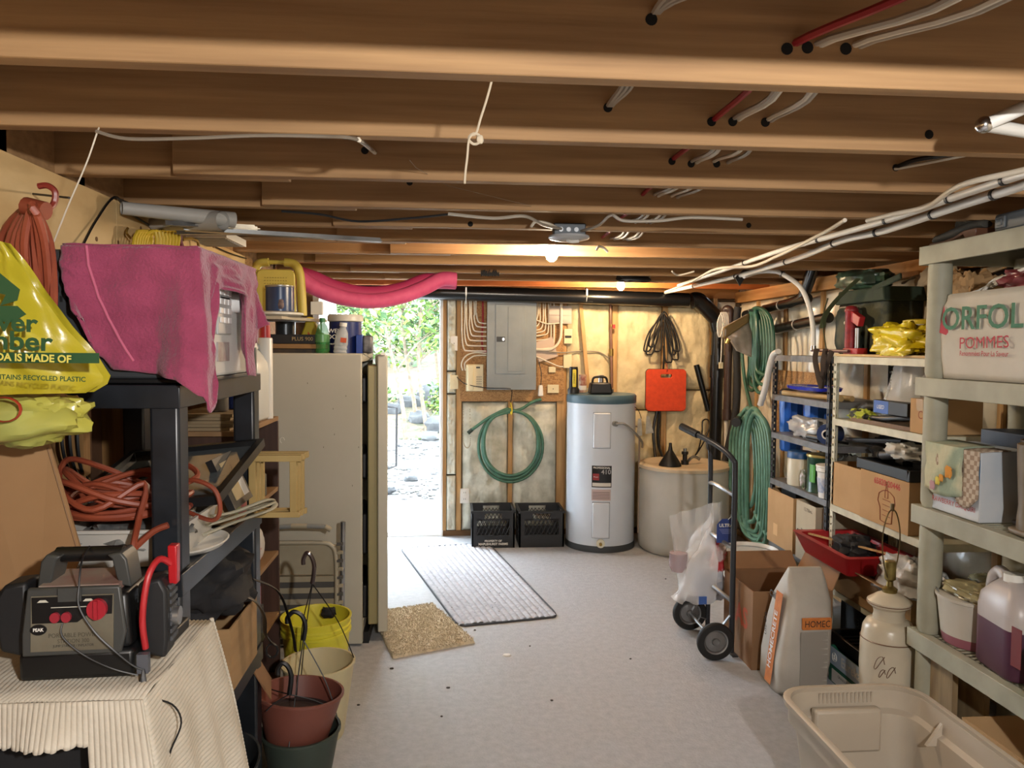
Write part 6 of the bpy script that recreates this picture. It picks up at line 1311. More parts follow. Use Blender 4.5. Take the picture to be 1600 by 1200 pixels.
t = thing('power_strip', 'dirty cream power bar hanging behind the orange cord bundle', 'power strip', PY(36, 400, 1.78)); b = MB(); p0_ = PY(24, 365, 1.79); p1_ = PY(52, 490, 1.79)
b.box((p0_.x, 1.79, p1_.z), (p1_.x, 1.82, p0_.z)); b.build('case', M('cream bar', '#a8946a', rough=.5), t, world=True, bevel=.003)
for k in range(3): slab('socket', 31, 388 + k * 30, 45, 402 + k * 30, 1.79, .004, WHT, t)
YB_ = M('yellow shop bag', '#c0b132', '#a89a24', rough=.28, scale=3, bump=.45, bscale=9)
q0, q1, q2, q3 = PY(-120, 330, 1.5), PY(4, 378, 1.55), PY(163, 588, 1.6), PY(-100, 625, 1.5)
t = thing('shopping_bag', 'large yellow plastic shop bag with green printing hanging at the left edge', 'bag', q1)
b = MB()
def yb(u, v):
    L_ = PY(-150, 340 + 280 * v, 1.52); 
    ex = 4 + 160 * min(1, v * 1.12) ** 1.05 if v < .93 else 164 - 30 * ((v - .93) / .07)
    R_ = PY(ex, 378 + 236 * v, 1.55 + .05 * v)
    p = L_.lerp(R_, u); p.y += -.05 * math.sin(PI * u ** .8) * math.sin(PI * min(1, v * .95 + .05)) + .014 * noise.noise(Vector((u * 7, v * 5, 0))) + .008 * math.sin(u * 30 + v * 12) * (1 - v); return p
b.grid(yb, 50, 36); b.grid(lambda u, v: yb(u, v) + Vector((0, .035 + .05 * math.sin(PI * min(1, u * 1.0)) * math.sin(PI * v), 0)), 24, 18)
yo = b.build('bag', YB_, t, world=True, smooth=60)
GK = M('bag green ink', '#1f4a2a', rough=.5)
def onbag(s, size, px, py, sx=1., bold=.001, m=GK):
    p = PY(px, py, 1.475); return txt(s, size, p, R_FRONT @ Matrix.Rotation(0, 4, 'X'), m, t, bold=bold, sx=sx, spin=-.03)
onbag('Beaver', .046, -8, 504, 1.15, .0012); onbag('Lumber', .048, 4, 533, 1.15, .0012)
b = MB(); p = PY(40, 559, 1.478); b.cbox((p.x, p.y, p.z), (.26, .001, .019)); b.build('green_band', GK, t, world=True); onbag('CANADA IS MADE OF', .019, 30, 559, 1.0, .0006, M('bag yellow ink', '#cfc45a')).location.y -= .003
onbag('THIS BAG CONTAINS RECYCLED PLASTIC', .0125, 30, 590, 1.0, .0003)
b = MB(); T = Matrix.Translation(PY(0, 452, 1.478)) @ R_FRONT; b.prism([(-.06, .045), (.0, .03), (.035, .0), (.03, -.02), (.0, -.03), (.01, -.01), (-.03, .0), (-.06, .0)], .001, T=T); b.prism([(-.06, -.02), (-.02, -.03), (.03, -.03), (.045, -.045), (.02, -.06), (-.06, -.055)], .001, T=T); b.build('green_emblem', GK, t, world=True)
t = thing('shopping_bag', 'small translucent yellow plastic bag with red print bulging below the big yellow bag', 'bag', PY(20, 650, 1.62))
b = MB(); c = PY(15, 652, 1.66); b.blob(c, (.3, .14, .11), 33, .25, e=.9, flatb=False); b.blob(PY(85, 640, 1.66), (.1, .08, .06), 35, .35, e=.9, flatb=False); b.build('bag', M('lime yellow film', '#b7b04a', '#9fa35c', rough=.2, scale=4, bump=.5), t, world=True)
b = MB(); c = PY(6, 640, 1.57); b.tube([c + Vector((.032 * math.cos(a), 0, .024 * math.sin(a))) for a in [i * PI / 8 for i in range(16)]], .006, 6, closed=True, flat=.3); b.build('red_print', M('red print bag', '#a83a28', rough=.4), t, world=True)
# yellow cords and small wires on the plywood wall
t = thing('extension_cord', 'yellow extension cord coil on a hook, hanging behind the towelled microwave', 'cord', PX(240, 375, XL + .04)); YC = M('yellow cord', '#c2a52e', rough=.45)
b = MB(); pts = []; X = XL + .05
for k in range(8):
    pts += [PX(228 + k * 5, 366, X), PX(245 + k * 5, 372, X + .02), PX(232 + k * 3, 500, X + .01), PX(226 + k, 690 - (k % 3) * 20, X), PX(215 - k, 690 - (k % 2) * 25, X), PX(205 + k * 2, 500, X), PX(210 + k * 4, 372, X)]
b.tube(cr(pts, 4), .006, 6); b.build('cord', YC, t, world=True)
b = MB(); b.tube(cr([PX(262, 361, X), PX(271, 362, X), PX(273, 374, X), PX(268, 384, X)], 4), .006, 6); b.build('hook', YEL, t, world=True)
for (pts, lab, r_, m_) in (([(276, 364), (281, 366), (282, 378), (286, 388)], 'maroon plastic hook on the wall above the towel', .009, M('maroon hook', '#5f1a2c')), ([(285, 375), (298, 373), (308, 376), (310, 386), (306, 393)], 'yellow-brown hook at the right end of the wall hooks above the towel', .006, M('ochre hook', '#8a6d22')), ([(200, 356), (198, 364), (204, 372)], 'bent brass nail at the left of the yellow cord coil', .004, M('brass', '#9c8148'))):
    b = MB(); b.tube(cr([PX(x, y, XL + .03) for x, y in pts] , 4), r_, 6); b.cyl(PX(*pts[0], XL + .03), PX(*pts[0], XL) , r_ * .8, n=6); tagp(b.build('wall_hook', m_), lab, 'hook')
b = MB(); b.tube(cr([PX(130, 382, XL + .02), PX(150, 345, XL + .01), PX(179, 308, XL + .01), PX(200, 330, XL + .01), PX(230, 350, XL + .01), PX(262, 365, XL + .02)], 6), .004, 5)
b.tube(cr([PX(179, 308, XL + .01), PX(230, 330, XL + .01), PX(300, 366, XL + .01), PX(350, 392, XL + .01), PX(385, 404, XL + .01)], 6), .003, 5); tagp(b.build('wall_wire', BLK), 'thin black wires draped in peaks along the top of the plywood wall', 'wire')
b = MB(); b.tube(cr([PY(156, 196, 1.74), PY(150, 212, 1.72), PY(135, 255, 1.72), PY(105, 325, 1.75), PY(84, 378, 1.78)], 6), .0018, 5); tagp(b.build('white_wire', WIRE), 'thin pale wire hanging from the joists past the orange cord, upper left', 'wire')
# wires in the stud bay
b = MB()
for k in range(3): b.tube(cr([PX(96 + k * 12, 650, XL - .02), PX(98 + k * 12, 700, XL - .02), PX(108 + k * 10, 735, XL - .02), PX(125 + k * 8, 755, XL - .01)], 6), .005, 5)
tagp(b.build('stud_bay_cables', BLK), 'three dark cables curving down in the stud bay behind the black shelf', 'cable')
# ---- bookcase behind the black shelf
kx0, kx1, ky0, ky1 = -1.045, -.755, 2.84, 3.455; BW = M('walnut laminate', '#4a3227', '#3a261d', rough=.5, scale=4, stretch=(8, 8, .6)); SWD = M('shelf edge wood', '#8f6f4c', '#7a5c3c', rough=.6, scale=6)
t = thing('bookcase', 'narrow dark walnut bookcase standing between the black shelf and the freezer', 'bookcase', (kx0, ky0, 0))
for y in (ky0, ky1 - .018): b = MB(); b.box((kx0, y, 0), (kx1, y + .018, 1.225)); b.build('side_panel', BW, t, world=True, bevel=.001)
b = MB(); b.box((kx0, ky0 + .018, 0), (kx0 + .006, ky1 - .018, 1.2)); b.build('back_panel', BW, t, world=True)
for z in (1.245, .935, .65, .375, .1): b = MB(); b.box((kx0 + .006, ky0 + (.0185 if z < 1.2 else 0), z - .018), (kx1 - .001, ky1 - (.0185 if z < 1.2 else 0), z)); b.build('shelf_board', SWD, t, world=True, bevel=.001)
z = 1.2455
for k in range(5): b = MB(); b.box((-1.0, 2.86 + .01 * (k % 2), z + k * .0125), (-.8 + .01 * (k % 3), 3.25, z + .011 + k * .0125)); tagp(b.build('wooden_plank', M('slat wood', '#8c7a5e', rough=.8)), ['bottom', 'second from bottom', 'middle', 'second from top', 'top'][k] + ' thin dusty plank of the flat pile on the bookcase', 'slat', 'slats piled on the bookcase')
def can(name, label, cat, x, y, z, r, h, m, band=None, lid=None, **k):
    t = thing(name, label, cat, (x, y, z)); b = MB(); b.lathe([(0, 0), (r, 0), (r, h), (r * .92, h + .004), (0, h + .004)], n=28); b.build('body', m, t)
    if band: b = MB(); b.lathe([(r + .0006, h * band[1]), (r + .0008, h * band[2])], n=28); b.build('label_band', band[0], t)
    if lid: b = MB(); b.lathe([(0, h + .0045), (lid[1], h + .0045), (lid[1] * .9, h + lid[2]), (0, h + lid[2])], n=20); b.build('lid', lid[0], t)
    return t
p = PY(361, 660, 2.98)
can('metal_can', 'plain grey cylinder can standing on the bookcase behind the black shelf lip', 'can', -.875, 2.98, z + .064, .038, .16, M('can grey', '#5f5b55', rough=.4))
can('spray_can', 'blue and white spray can beside the plain grey can on the bookcase', 'can', -.842, 3.08, z + .064, .024, .15, M('spray white', '#b9bcc2', rough=.4), (M('spray blue', '#1f3f9a'), .0, .6))
can('caulk_tube', 'tall narrow caulk tube with coloured label on the bookcase', 'tube', -.795, 3.12, z, .022, .22, M('caulk print', '#3f3a5a', '#c7c3b4', rough=.5, scale=28, fac=(.45, .55)), None, (WHT, .008, .06))
t = jug('jug', 'white plastic jug with moulded handle on the bookcase top, left of the freezer', (-.825, 3.27, z), 1.5, M('jug white', '#c4c4bd', rough=.35), WHT, .2, .11, .32)
can('squeeze_bottle', 'tall white bottle with red collar and red cap beside the white jug', 'bottle', -.785, 3.35, z, .03, .34, M('bottle white', '#cac8c2', rough=.35), None, (RED, .022, .07))
b = MB(); b.lathe([(.031, .325), (.031, .345)], (-.785, 3.35, z), 20); 
z = .9355
can('spray_bottle', 'clear and blue labelled bottle on the second bookcase shelf', 'bottle', -.8, 3.1, z, .028, .2, M('bottle label', '#b3b7bd', '#4a5f8f', rough=.3, scale=26, fac=(.5, .55)), (M('label blue2', '#1f3a7a'), .55, .75), (M('cream cap', '#b9b4a4'), .02, .05))
can('tin_can', 'small dark green-grey tin at the end of the second bookcase shelf', 'can', -.8, 3.24, z, .04, .085, M('tin dark', '#4f534c', rough=.4))
z = .6505
lump('printed_bag', 'rounded white package with red print on the third bookcase shelf', 'package', (-.83, 3.15, z + .085), (.14, .28, .17), M('red white print', '#b9b4ae', '#a8303c', rough=.5, scale=13, fac=(.58, .62)), 8, .05)
z = .3755
can('red_bottle', 'red bottle with label on the fourth bookcase shelf', 'bottle', -.8, 3.15, z, .035, .2, M('bottle red print', '#a01f2a', '#d9c0b0', rough=.4, scale=16, fac=(.6, .65)))
lump('black_bundle', 'black plastic holder jutting from the bookcase above the red bottle', 'holder', (-.79, 3.0, .375 + .09), (.14, .2, .17), BLK, 19, .2)
# ---- bundled wooden frames (beehive-like) sticking out of the bookcase
FW = M('pale pine', '#b39a63', '#9f8650', rough=.6, scale=6)
for k in range(3):
    t = thing('pine_rack', ['front', 'middle', 'rear'][k] + ' small pale pine frame of the three clipped together above the white hose', 'frame', (-.7, 2.7 + .03 * k, 1.0)); Y0 = 2.5 + .028 * k
    zz1, zz0 = PY(400, 712, 2.5).z + .002 * k, 1.0212
    xl, xr, xll = PY(388, 750, 2.5).x + .006 * k, PY(463, 750, 2.5).x + .006 * k, PY(352, 750, 2.5).x
    for nm, a_, c_ in (('top_bar', (xll - .03, Y0, zz1 - .02), (xr + .015, Y0 + .024, zz1)), ('bottom_bar', (xll + .05, Y0 + .003, zz0 - .018), (xr + .008, Y0 + .02, zz0)), ('side_bar', (xl, Y0 + .002, zz0), (xl + .022, Y0 + .022, zz1 - .02)), ('side_bar', (xr - .022, Y0 + .002, zz0), (xr, Y0 + .022, zz1 - .02))):
        b = MB(); b.box(a_, c_); b.build(nm, FW, t, world=True, bevel=.0015)
# ---- freezer
FX0, FX1, FY0, FY1, FH = -1.045, -.45, 3.965, 4.56, 1.515
FZ = M('freezer almond', '#b9b5a6', '#b1ad9d', rough=.45, scale=2); FI = M('liner cream', '#8f855c', rough=.5)
t = thing('freezer', 'upright almond freezer seen from its side with the door ajar', 'freezer', (FX0, FY0, 0))
b = MB(); b.box((FX0, FY0, .012), (FX1, FY0 + .03, FH)); b.box((FX0, FY1 - .03, .012), (FX1, FY1, FH)); b.box((FX0, FY0 + .03, .012), (FX0 + .03, FY1 - .03, FH)); b.box((FX0 + .03, FY0 + .03, FH - .04), (FX1, FY1 - .03, FH)); b.box((FX0 + .03, FY0 + .03, .012), (FX1, FY1 - .03, .12)); b.build('cabinet', FZ, t, bevel=.004, world=True)
b = MB(); b.box((FX1 - .12, FY0 + .031, .121), (FX1 - .1, FY1 - .031, FH - .041)); b.build('inner_liner', M('liner dark', '#1d1c18', rough=.6), t, world=True)
b = MB(); b.box((FX1 - .09, FY0 + .04, .0), (FX1 + .03, FY1 - .05, .06)); b.build('base_grille', BLK, t, world=True)
D0, D1 = Vector((FX1 + .012, FY1 - .01, 0)), Vector((-.375, 4.02, 0)); dv = (D1 - D0); Ld = dv.length; ang = math.atan2(dv.y, dv.x)
T = Matrix.Translation(D0) @ Matrix.Rotation(ang, 4, 'Z')         # local +x runs from hinge to free edge, -y side... interior on -y
side = -1
b = MB(); b.box((0, .0, .05), (Ld, .052, FH - .005), T=T); d = b.build('door', FZ, t, bevel=.006, world=True)
b = MB(); b.box((.1, -.05, .09), (Ld - .012, 0, FH - .06), T=T); b.build('door_liner', FI, d, bevel=.006, world=True)
for (za, zb_) in ((1.26, 1.4), (.86, 1.0), (.46, .68), (.12, .3)): b = MB(); b.box((.12, -.085, za), (Ld - .03, -.051, zb_), T=T); b.build('door_rack', BLK, d, bevel=.012, world=True)
b = MB(); b.box((Ld - .004, .018, FH - .004), (Ld + .01, .04, FH + .008), T=T); b.build('hinge_pin', WHT, d, world=True)
b = MB()
for k, (px, py) in enumerate(((520, 640), (522, 680), (505, 700), (560, 700), (465, 870), (540, 620), (480, 600), (550, 760))):
    p = PY(px, py, FY0); b.box((p.x, FY0 - .0006, p.z), (p.x + .003, FY0 + .0003, p.z + .008))
b.build('scuff', M('scuff', '#6f6a5c', rough=.8), t, world=True, kind='stuff')
b = MB(); c = PY(441, 688, FY0 - .01); b.tube([c + Vector((.011 * math.cos(a), 0, .014 * math.sin(a))) for a in [i * .5 for i in range(10)]], .002, 5); tagp(b.build('wire_ring', WPAPER), 'small white wire ring hanging against the freezer side', 'ring')
# ---- on the freezer
z = FH + .001
t = can('bucket', 'dark blue pail with white lid and lettering on the freezer', 'bucket', PY(540, 540, 4.3).x, 4.3, z, .088, .17, M('pail blue', '#10235f', rough=.35)); b = MB(); b.lathe([(.089, .172), (.097, .176), (.097, .2), (.09, .212), (.0, .214)], n=32); b.build('lid', M('pail lid', '#bfbcb2', rough=.4), t)
b = MB(); b.tube(cr([(-.095, 0, .19), (-.06, -.03, .24), (.02, -.03, .25), (.09, 0, .2)], 5), .002, 5); b.build('bail', STEEL, t); b = MB(); b.lathe([(.089, .13), (.0895, .15)], n=32); txt('WELL', .032, (-.04, -.094, .12), R_FRONT @ Matrix.Rotation(0, 4, 'Y'), WHT, t, world=False); txt('DOUX', .034, (-.035, -.094, .088), R_FRONT, WHT, t, world=False); txt('MAT FINISH', .012, (-.04, -.093, .05), R_FRONT, WHT, t, world=False)
p = PY(504, 550, 4.1); t = thing('soda_bottle', 'green plastic soda bottle with green cap on the freezer edge', 'bottle', (p.x, 4.1, z)); GB = M('bottle clear green', '#3f8f4f', rough=.1, alpha=.6)
b = MB(); b.lathe([(.0, .003), (.028, 0), (.037, .015), (.037, .09), (.035, .105), (.024, .145), (.013, .16), (.013, .165)], n=28); b.build('body', GB, t); b = MB(); b.lathe([(0, .185), (.015, .185), (.015, .165), (.0, .165)], n=16); b.build('cap', M('cap green', '#1f6b3a', rough=.4), t); b = MB(); b.lathe([(.0375, .06), (.0378, .1)], n=28); b.build('label_band', M('label clear green', '#5f9a63', rough=.3, alpha=.8), t)
p = PY(531, 550, 4.08); t = thing('water_bottle', 'clear plastic bottle tilted against the blue pail on the freezer', 'bottle', (p.x, 4.08, z)); t.rotation_euler = (0, .12, 0)
b = MB(); b.lathe([(.0, .003), (.03, 0), (.036, .01), (.032, .02), (.036, .03), (.032, .04), (.036, .05), (.034, .08), (.03, .11), (.016, .135), (.014, .145)], n=24); b.build('body', M('clear bottle', '#c9d0d2', rough=.1, alpha=.45), t); b = MB(); b.lathe([(0, .163), (.019, .163), (.019, .143), (0, .143)], n=16); b.build('cap', WHT, t); b = MB(); b.box((.0, -.036, .06), (.03, -.033, .085)); b.build('orange_label', M('label orange', '#c0532f'), t)
t = thing('battery_pack', 'blue and black boxed item at the right end of the freezer top', 'box', (PY(556, 540, 4.2).x, 4.2, z)); b = MB(); b.box((0, 0, 0), (.035, .1, .1)); b.build('blue_box', M('box blue2', '#233f8f', rough=.4), t, bevel=.003); b = MB(); b.box((.036, 0, 0), (.085, .1, .098)); b.build('grey_box', M('plaid box', '#6f6f72', '#3a3a3e', rough=.4, scale=25), t, bevel=.01)
for k, (a_, c_, m_, lab) in enumerate((((-.99, 4.1), (-.72, 4.3), M('carton dark', '#2b241c', '#4a3a24', rough=.5, scale=20), 'dark printed magazine-like box, lowest of the flat pile on the freezer'), ((-.97, 4.08), (-.66, 4.28), M('board tan', '#8a6a42', rough=.8), 'tan board in the flat pile on the freezer'), ((-.95, 4.1), (-.68, 4.3), BLK, 'long black box with pale lettering topping the flat pile on the freezer'))):
    b = MB(); b.box((a_[0], a_[1], z + .025 * k), (c_[0], c_[1], z + .024 + .025 * k + (.025 if k == 2 else 0))); tagp(b.build('flat_box', m_, bevel=.002), lab, 'box')
txt('PLUS 900', .028, (-.77, 4.097, z + .075), R_FRONT, M('tan print2', '#a8905f'), bpy.data.objects['flat_box.002'], world=False)
b = MB(); b.prism([(0, 0), (.17, 0), (.17, .07), (.1, .12), (.06, .2), (.03, .2), (.02, .15), (0, .1)], .08, T=Matrix.Translation((-.83, 4.45, z)) @ R_FRONT); o = b.build('jug_yellow', M('oil yellow', '#cfb82a', rough=.4), bevel=.008); o.name = 'oil_jug'; tagp(o, 'yellow oil jug with orange triangle mark standing at the back of the freezer top', 'jug')
b = MB(); b.prism([(.03, .02), (.11, .02), (.04, .12)], .001, T=Matrix.Translation((-.83, 4.369, z)) @ R_FRONT); b.build('orange_triangle', M('tri orange', '#c8501f'), o)
can('metal_can', 'dark silver canister behind the flat pile on the freezer', 'can', -.93, 4.45, z, .055, .2, M('canister', '#3f4448', rough=.3, metal=.4))
can('tin_can', 'red and brown tin with metal rim on the freezer, left of the flat pile', 'can', -.985, 4.03, z, .058, .165, M('red tin', '#8f3a22', '#5f1f1a', rough=.3, scale=7), None, (STEEL, .056, .01))
t = can('coffee_can', 'big reddish canister at the left end of the freezer top', 'can', -1.0, 4.2, z, .04, .15, M('rust tin', '#7a3a24', rough=.35))
# ---- board lying over the tins on the freezer
ZB = FH + .001 + .1745
pa_, pb_ = PY(441, 490, 4.0), PY(511, 497, 4.5)
t = thing('wooden_board', 'worn white board lying across the tins on the freezer, under the yellow seat', 'board', (XL + .02, 4.0, ZB))
b = MB(); b.prism([(XL + .004, 3.99), (pa_.x, 3.99), (pb_.x, 4.5), (XL + .004, 4.5)], .016, T=Matrix.Translation((0, 0, ZB))); b.build('board', M('worn white board', '#b3ab99', '#a39a87', rough=.6, scale=6), t, world=True)
b = MB(); b.lathe([(0, .0), (.12, 0), (.14, .01), (.14, .02), (.11, .026), (0, .022)], (-.905, 4.13, ZB + .0165), 32, sx=.95); tagp(b.build('serving_plate', M('lid white', '#c9c6bc', rough=.4)), 'round white plate lying at the left end of the board over the freezer', 'plate')
# yellow booster / stool
t = thing('step_stool', 'yellow plastic bath seat with dimpled panel standing on the board over the freezer', 'stool', (PY(432, 440, 4.27).x, 4.28, ZB + .0165))
YS = M('faded yellow', '#c9b552', '#bca748', rough=.45, scale=4); W = .14; Hs = .3
def arch(w_, h_, r, n=6):
    o = [(-w_ * 1.06, 0)]; 
    for i in range(n + 1): a = PI - PI / 2 * i / n; o.append((-w_ + r + r * math.cos(a), h_ - r + r * math.sin(a)))
    for i in range(n + 1): a = PI / 2 - PI / 2 * i / n; o.append((w_ - r + r * math.cos(a), h_ - r + r * math.sin(a)))
    o.append((w_ * 1.06, 0)); return o
b = MB(); b.prism(arch(W * .72, Hs * .86, .03), .03, T=R_FRONT); b.build('panel', YS, t, bevel=.005)
for s in (-1, 1): b = MB(); b.tube(cr([(s * W * .98, 0, .012), (s * W * .93, 0, Hs * .5), (s * W * .86, 0, Hs * .82), (s * W * .66, 0, Hs * .97), (s * W * .3, 0, Hs)], 6), .024, 12); b.build('side_rail', YS, t)
b = MB(); b.tube([(-W * .35, 0, Hs), (W * .35, 0, Hs)], .012, 10); b.build('grip', YS, t)
b = MB()
for i in range(9):
    for j in range(5): b.cyl((-.056 + i * .014, -.031, Hs * .5 + j * .016), (-.056 + i * .014, -.0325, Hs * .5 + j * .016), .003, n=6)
b.build('dimples', M('dimple shade', '#8f7d2f', rough=.6), t, kind='stuff')
t = can('tin_can', 'dark blue biscuit tin with figures in front of the yellow seat', 'tin', PY(438, 460, 4.12).x, 4.11, ZB + .0435, .072, .13, M('tin navy', '#182a52', '#22406a', rough=.3, scale=4)); b = MB(); b.lathe([(.0725, .123), (.074, .125), (.074, .133), (.067, .135)], n=28); b.build('rim', STEEL, t)
b = MB(); b.blob((.02, -.07, .035), (.03, .006, .05), 3, .2, nu=12, nv=8); b.build('printed_figure', M('fig print', '#8f7a70', '#4a3f4a', rough=.5, scale=40), t)
slab('white_carton', 488, 472, 505, 492, 4.46, .05, WPAPER, None, label='small white carton at the right end of the board over the freezer', cat='box')
# ---- pink foam noodle slung under the joists
PK = M('pink foam', '#cc5078', '#c2476f', rough=.7, scale=20)
pts = [PY(462, 428, 4.45), PY(485, 446, 4.5), PY(520, 461, 4.55), PY(555, 469, 4.6), PY(590, 470, 4.65), PY(628, 463, 4.7), PY(662, 450, 4.75), PY(690, 435, 4.8), PY(712, 422, 4.82)]
pts = [Vector((p.x, p.y, min(p.z, 1.972))) for p in pts]
b = MB(); b.tube(cr(pts, 6), .045, 20); tagp(b.build('foam_noodle', PK), 'thick pink foam noodle sagging in a bow under the joists above the doorway', 'pool noodle')
b = MB(); b.tube(cr([Vector((p.x, p.y + .07, min(p.z + .045, 1.965))) for p in pts], 6), .048, 18); tagp(b.build('foam_noodle', M('pink foam shaded edge', '#a82a55', rough=.7)), 'deeper pink tube added behind and above the noodle as its shaded upper edge', 'pool noodle')  # added tube; its deeper pink stands for shade on the noodle's upper edge
# ---- folded lawn chair
t = thing('folding_chair', 'folded cream and grey striped lawn chair leaning against the freezer side', 'chair', (-.75, 3.7, 0))
CY = 3.76
def cp(px, py, dy=0): return PY(px, py, CY + dy)
b = MB(); P = [cp(433, 848), cp(500, 848), cp(518, 853), cp(525, 870), cp(526, 930), cp(524, 1010), Vector((cp(522, 1010).x, CY, 0.0))]; b.tube(cr(P, 5), .011, 10); b.build('frame', M('chair tube', '#a39b87', rough=.4), t, world=True)
a_, c_ = cp(433, 1005), cp(523, 852)
b = MB(); b.box((a_.x, CY + .012, c_.z * 0 + cp(480, 900).z), (c_.x, CY + .022, c_.z)); b.build('back_fabric', M('canvas cream', '#a39a84', '#958c76', rough=.9, scale=6), t, world=True, bevel=.004)
n = 12
for i in range(n):
    z0 = cp(480, 1008).z + (cp(480, 902).z - cp(480, 1008).z) * i / n; z1 = cp(480, 1008).z + (cp(480, 902).z - cp(480, 1008).z) * (i + 1) / n
    b = MB(); b.box((a_.x, CY + .012, z0 + .001), (c_.x, CY + .022, z1)); b.build('fabric_stripe', M('canvas cream', '#a39a84') if i % 2 else M('canvas grey', '#4f4d4a', rough=.9), t, world=True)
P = [cp(430, 824), cp(455, 822), cp(480, 822), cp(508, 823), cp(517, 828)]
for k in range(4): b = MB(); b.tube([P[k], P[k + 1]], .012, 10); b.build('arm_tube', M('chair grey', '#7d807e', rough=.4) if k % 2 == 0 else M('canvas cream', '#a39a84'), t, world=True)
b = MB(); b.tube([cp(536, 815, .02), cp(534, 1010, .02)], .012, 8); b.build('hinge_leg', STEEL, t, world=True)
for k in range(11): b = MB(); c = cp(531, 850 + k * 13, .0); b.cbox((c.x, c.y, c.z), (.03, .02, .012)); b.build('webbing_loop', M('canvas cream', '#a39a84') if k % 2 else M('canvas grey', '#4f4d4a'), t, world=True)
# ---- buckets and pots on the floor
def bucket(name, label, x, y, r0, r1, h, mat, z=0., lip=.008, n=44, ring=False, inner=None):
    t = thing(name, label, 'bucket' if 'pot' not in name else 'pot', (x, y, z)); b = MB()
    pf = [(0, 0), (r0 * .96, 0), (r0, .008)]
    if ring: k = r0 + (r1 - r0) * .8; pf += [(k, h * .8), (k + .008, h * .81), (k + .008, h * .84), (k, h * .85), (k, h * .88), (k + .007, h * .89), (k + .007, h * .905), (r1 - .002, h * .92)]
    pf += [(r1, h - lip), (r1 + lip * .6, h - lip), (r1 + lip * .6, h), (r1 - .004, h), (r1 - .006, h - lip), (r0 - .004, .012), (0, .01)]
    b.lathe(pf, n=n); b.build('body', mat, t, smooth=30); return t
p = PZ(495, 1095, 0)
yb_t = bucket('bucket', 'bright yellow bucket with ridged rim and blue-white sticker', -.59, 3.42, .125, .15, .36, M('bucket yellow', '#d3cb3a', '#c8bf32', rough=.4, scale=3), ring=True, z=.0)
b = MB(); b.grid(lambda u, v: ((.1445 + .008 * v) * math.cos(-.95 + .45 * u), (.1445 + .008 * v) * math.sin(-.95 + .45 * u), .15 + .08 * v), 6, 2); b.build('sticker', M('sticker', '#4f8fb8', '#d9dde0', rough=.5, scale=40, fac=(.45, .55)), yb_t, sol=.001)
lump('black_netting', 'scrap of dark fabric caught inside the rim of the yellow bucket', 'cloth', (-.55, 3.52, .335), (.06, .05, .04), BLKM, 3, .5, nu=16, nv=10)
bg_t = bucket('bucket', 'beige bucket with cream inside between the yellow bucket and the terracotta pot', -.52, 3.06, .1, .14, .3, M('bucket beige', '#c2b68f', rough=.4))
b = MB(); b.blob((-.02, -.02, .16), (.16, .14, .13), 3, .3); b.build('film', CLEAR, bg_t)
gx, gy = -.525, 2.72
gp = bucket('flower_pot', 'dark green hanging pot on the floor holding the terracotta pot', gx, gy, .1, .135, .2, M('pot green', '#38423a', '#2e372f', rough=.5, scale=6))
tp_ = bucket('flower_pot', 'terracotta-coloured plastic pot nested in the dark green pot', gx - .015, gy - .01, .1, .148, .2, M('terracotta', '#79463a', '#6c3d32', rough=.5, scale=5), z=.135)
tp_.rotation_euler = (-.06, .07, 0)
b = MB(); b.lathe([(0, .12), (.118, .12), (.12, .13)], n=36); b.build('inner_pot', M('dark soil', '#2b1a16', rough=.9), tp_)
def hanger(px0, py0, px1, py1, Y, ends, label, m=BLK, s=1.):
    """flat plastic hook with wires down to a pot rim; (px0,py0) tip, (px1,py1) bottom of the hook"""
    t = thing('pot_hanger', label, 'hanger', PY(px1, py1, Y)); w_ = (px1 - px0)
    P = [PY(px0, py0 + 14 * s, Y), PY(px0 + w_ * .02, py0 + 5 * s, Y), PY(px0 + w_ * .4, py0 - 4 * s, Y), PY(px0 + w_ * .9, py0 + 2 * s, Y), PY(px1 + 3, py0 + 18 * s, Y), PY(px1, py1, Y)]
    b = MB(); b.tube(cr(P, 6), .0085, 8); b.build('hook', m, t, world=True)
    for e in ends:
        b = MB(); q = PY(px1, py1, Y); e = Vector(e); mid = q.lerp(e, .5) + (e - gpC) * .06 * Vector((1, 1, 0)).length * 0; b.tube(cr([q, q.lerp(e, .5) + Vector(((e.x - q.x) * .12, 0, 0)), e], 6), .0022, 5); b.build('wire', BLK, t, world=True)
    return t
gpC = Vector((gx, gy, 0))
def rimpts(c, r, z, angs): return [(c[0] + r * math.cos(a), c[1] + r * math.sin(a), z) for a in angs]
hanger(474, 868, 488, 912, 3.0, rimpts((-.52, 3.06), .14, .295, (.2, 2.3, 4.4)) + [], 'farthest clear-brown plastic pot hook, standing over the yellow bucket', M('hook bronze', '#3a2d2a', rough=.2), 1.)
hanger(449, 960, 474, 1000, 2.8, rimpts((gx, gy), .135, .195, (0.1, 1.9, 4.6)), 'middle black plastic pot hook with a pin hole, in front of the yellow bucket')
hanger(434, 1040, 452, 1085, 2.6, rimpts((gx - .015, gy - .01), .148, .33, (2.6, 4.2, 5.6)), 'nearest and largest black pot hook, leaning over the terracotta pot')
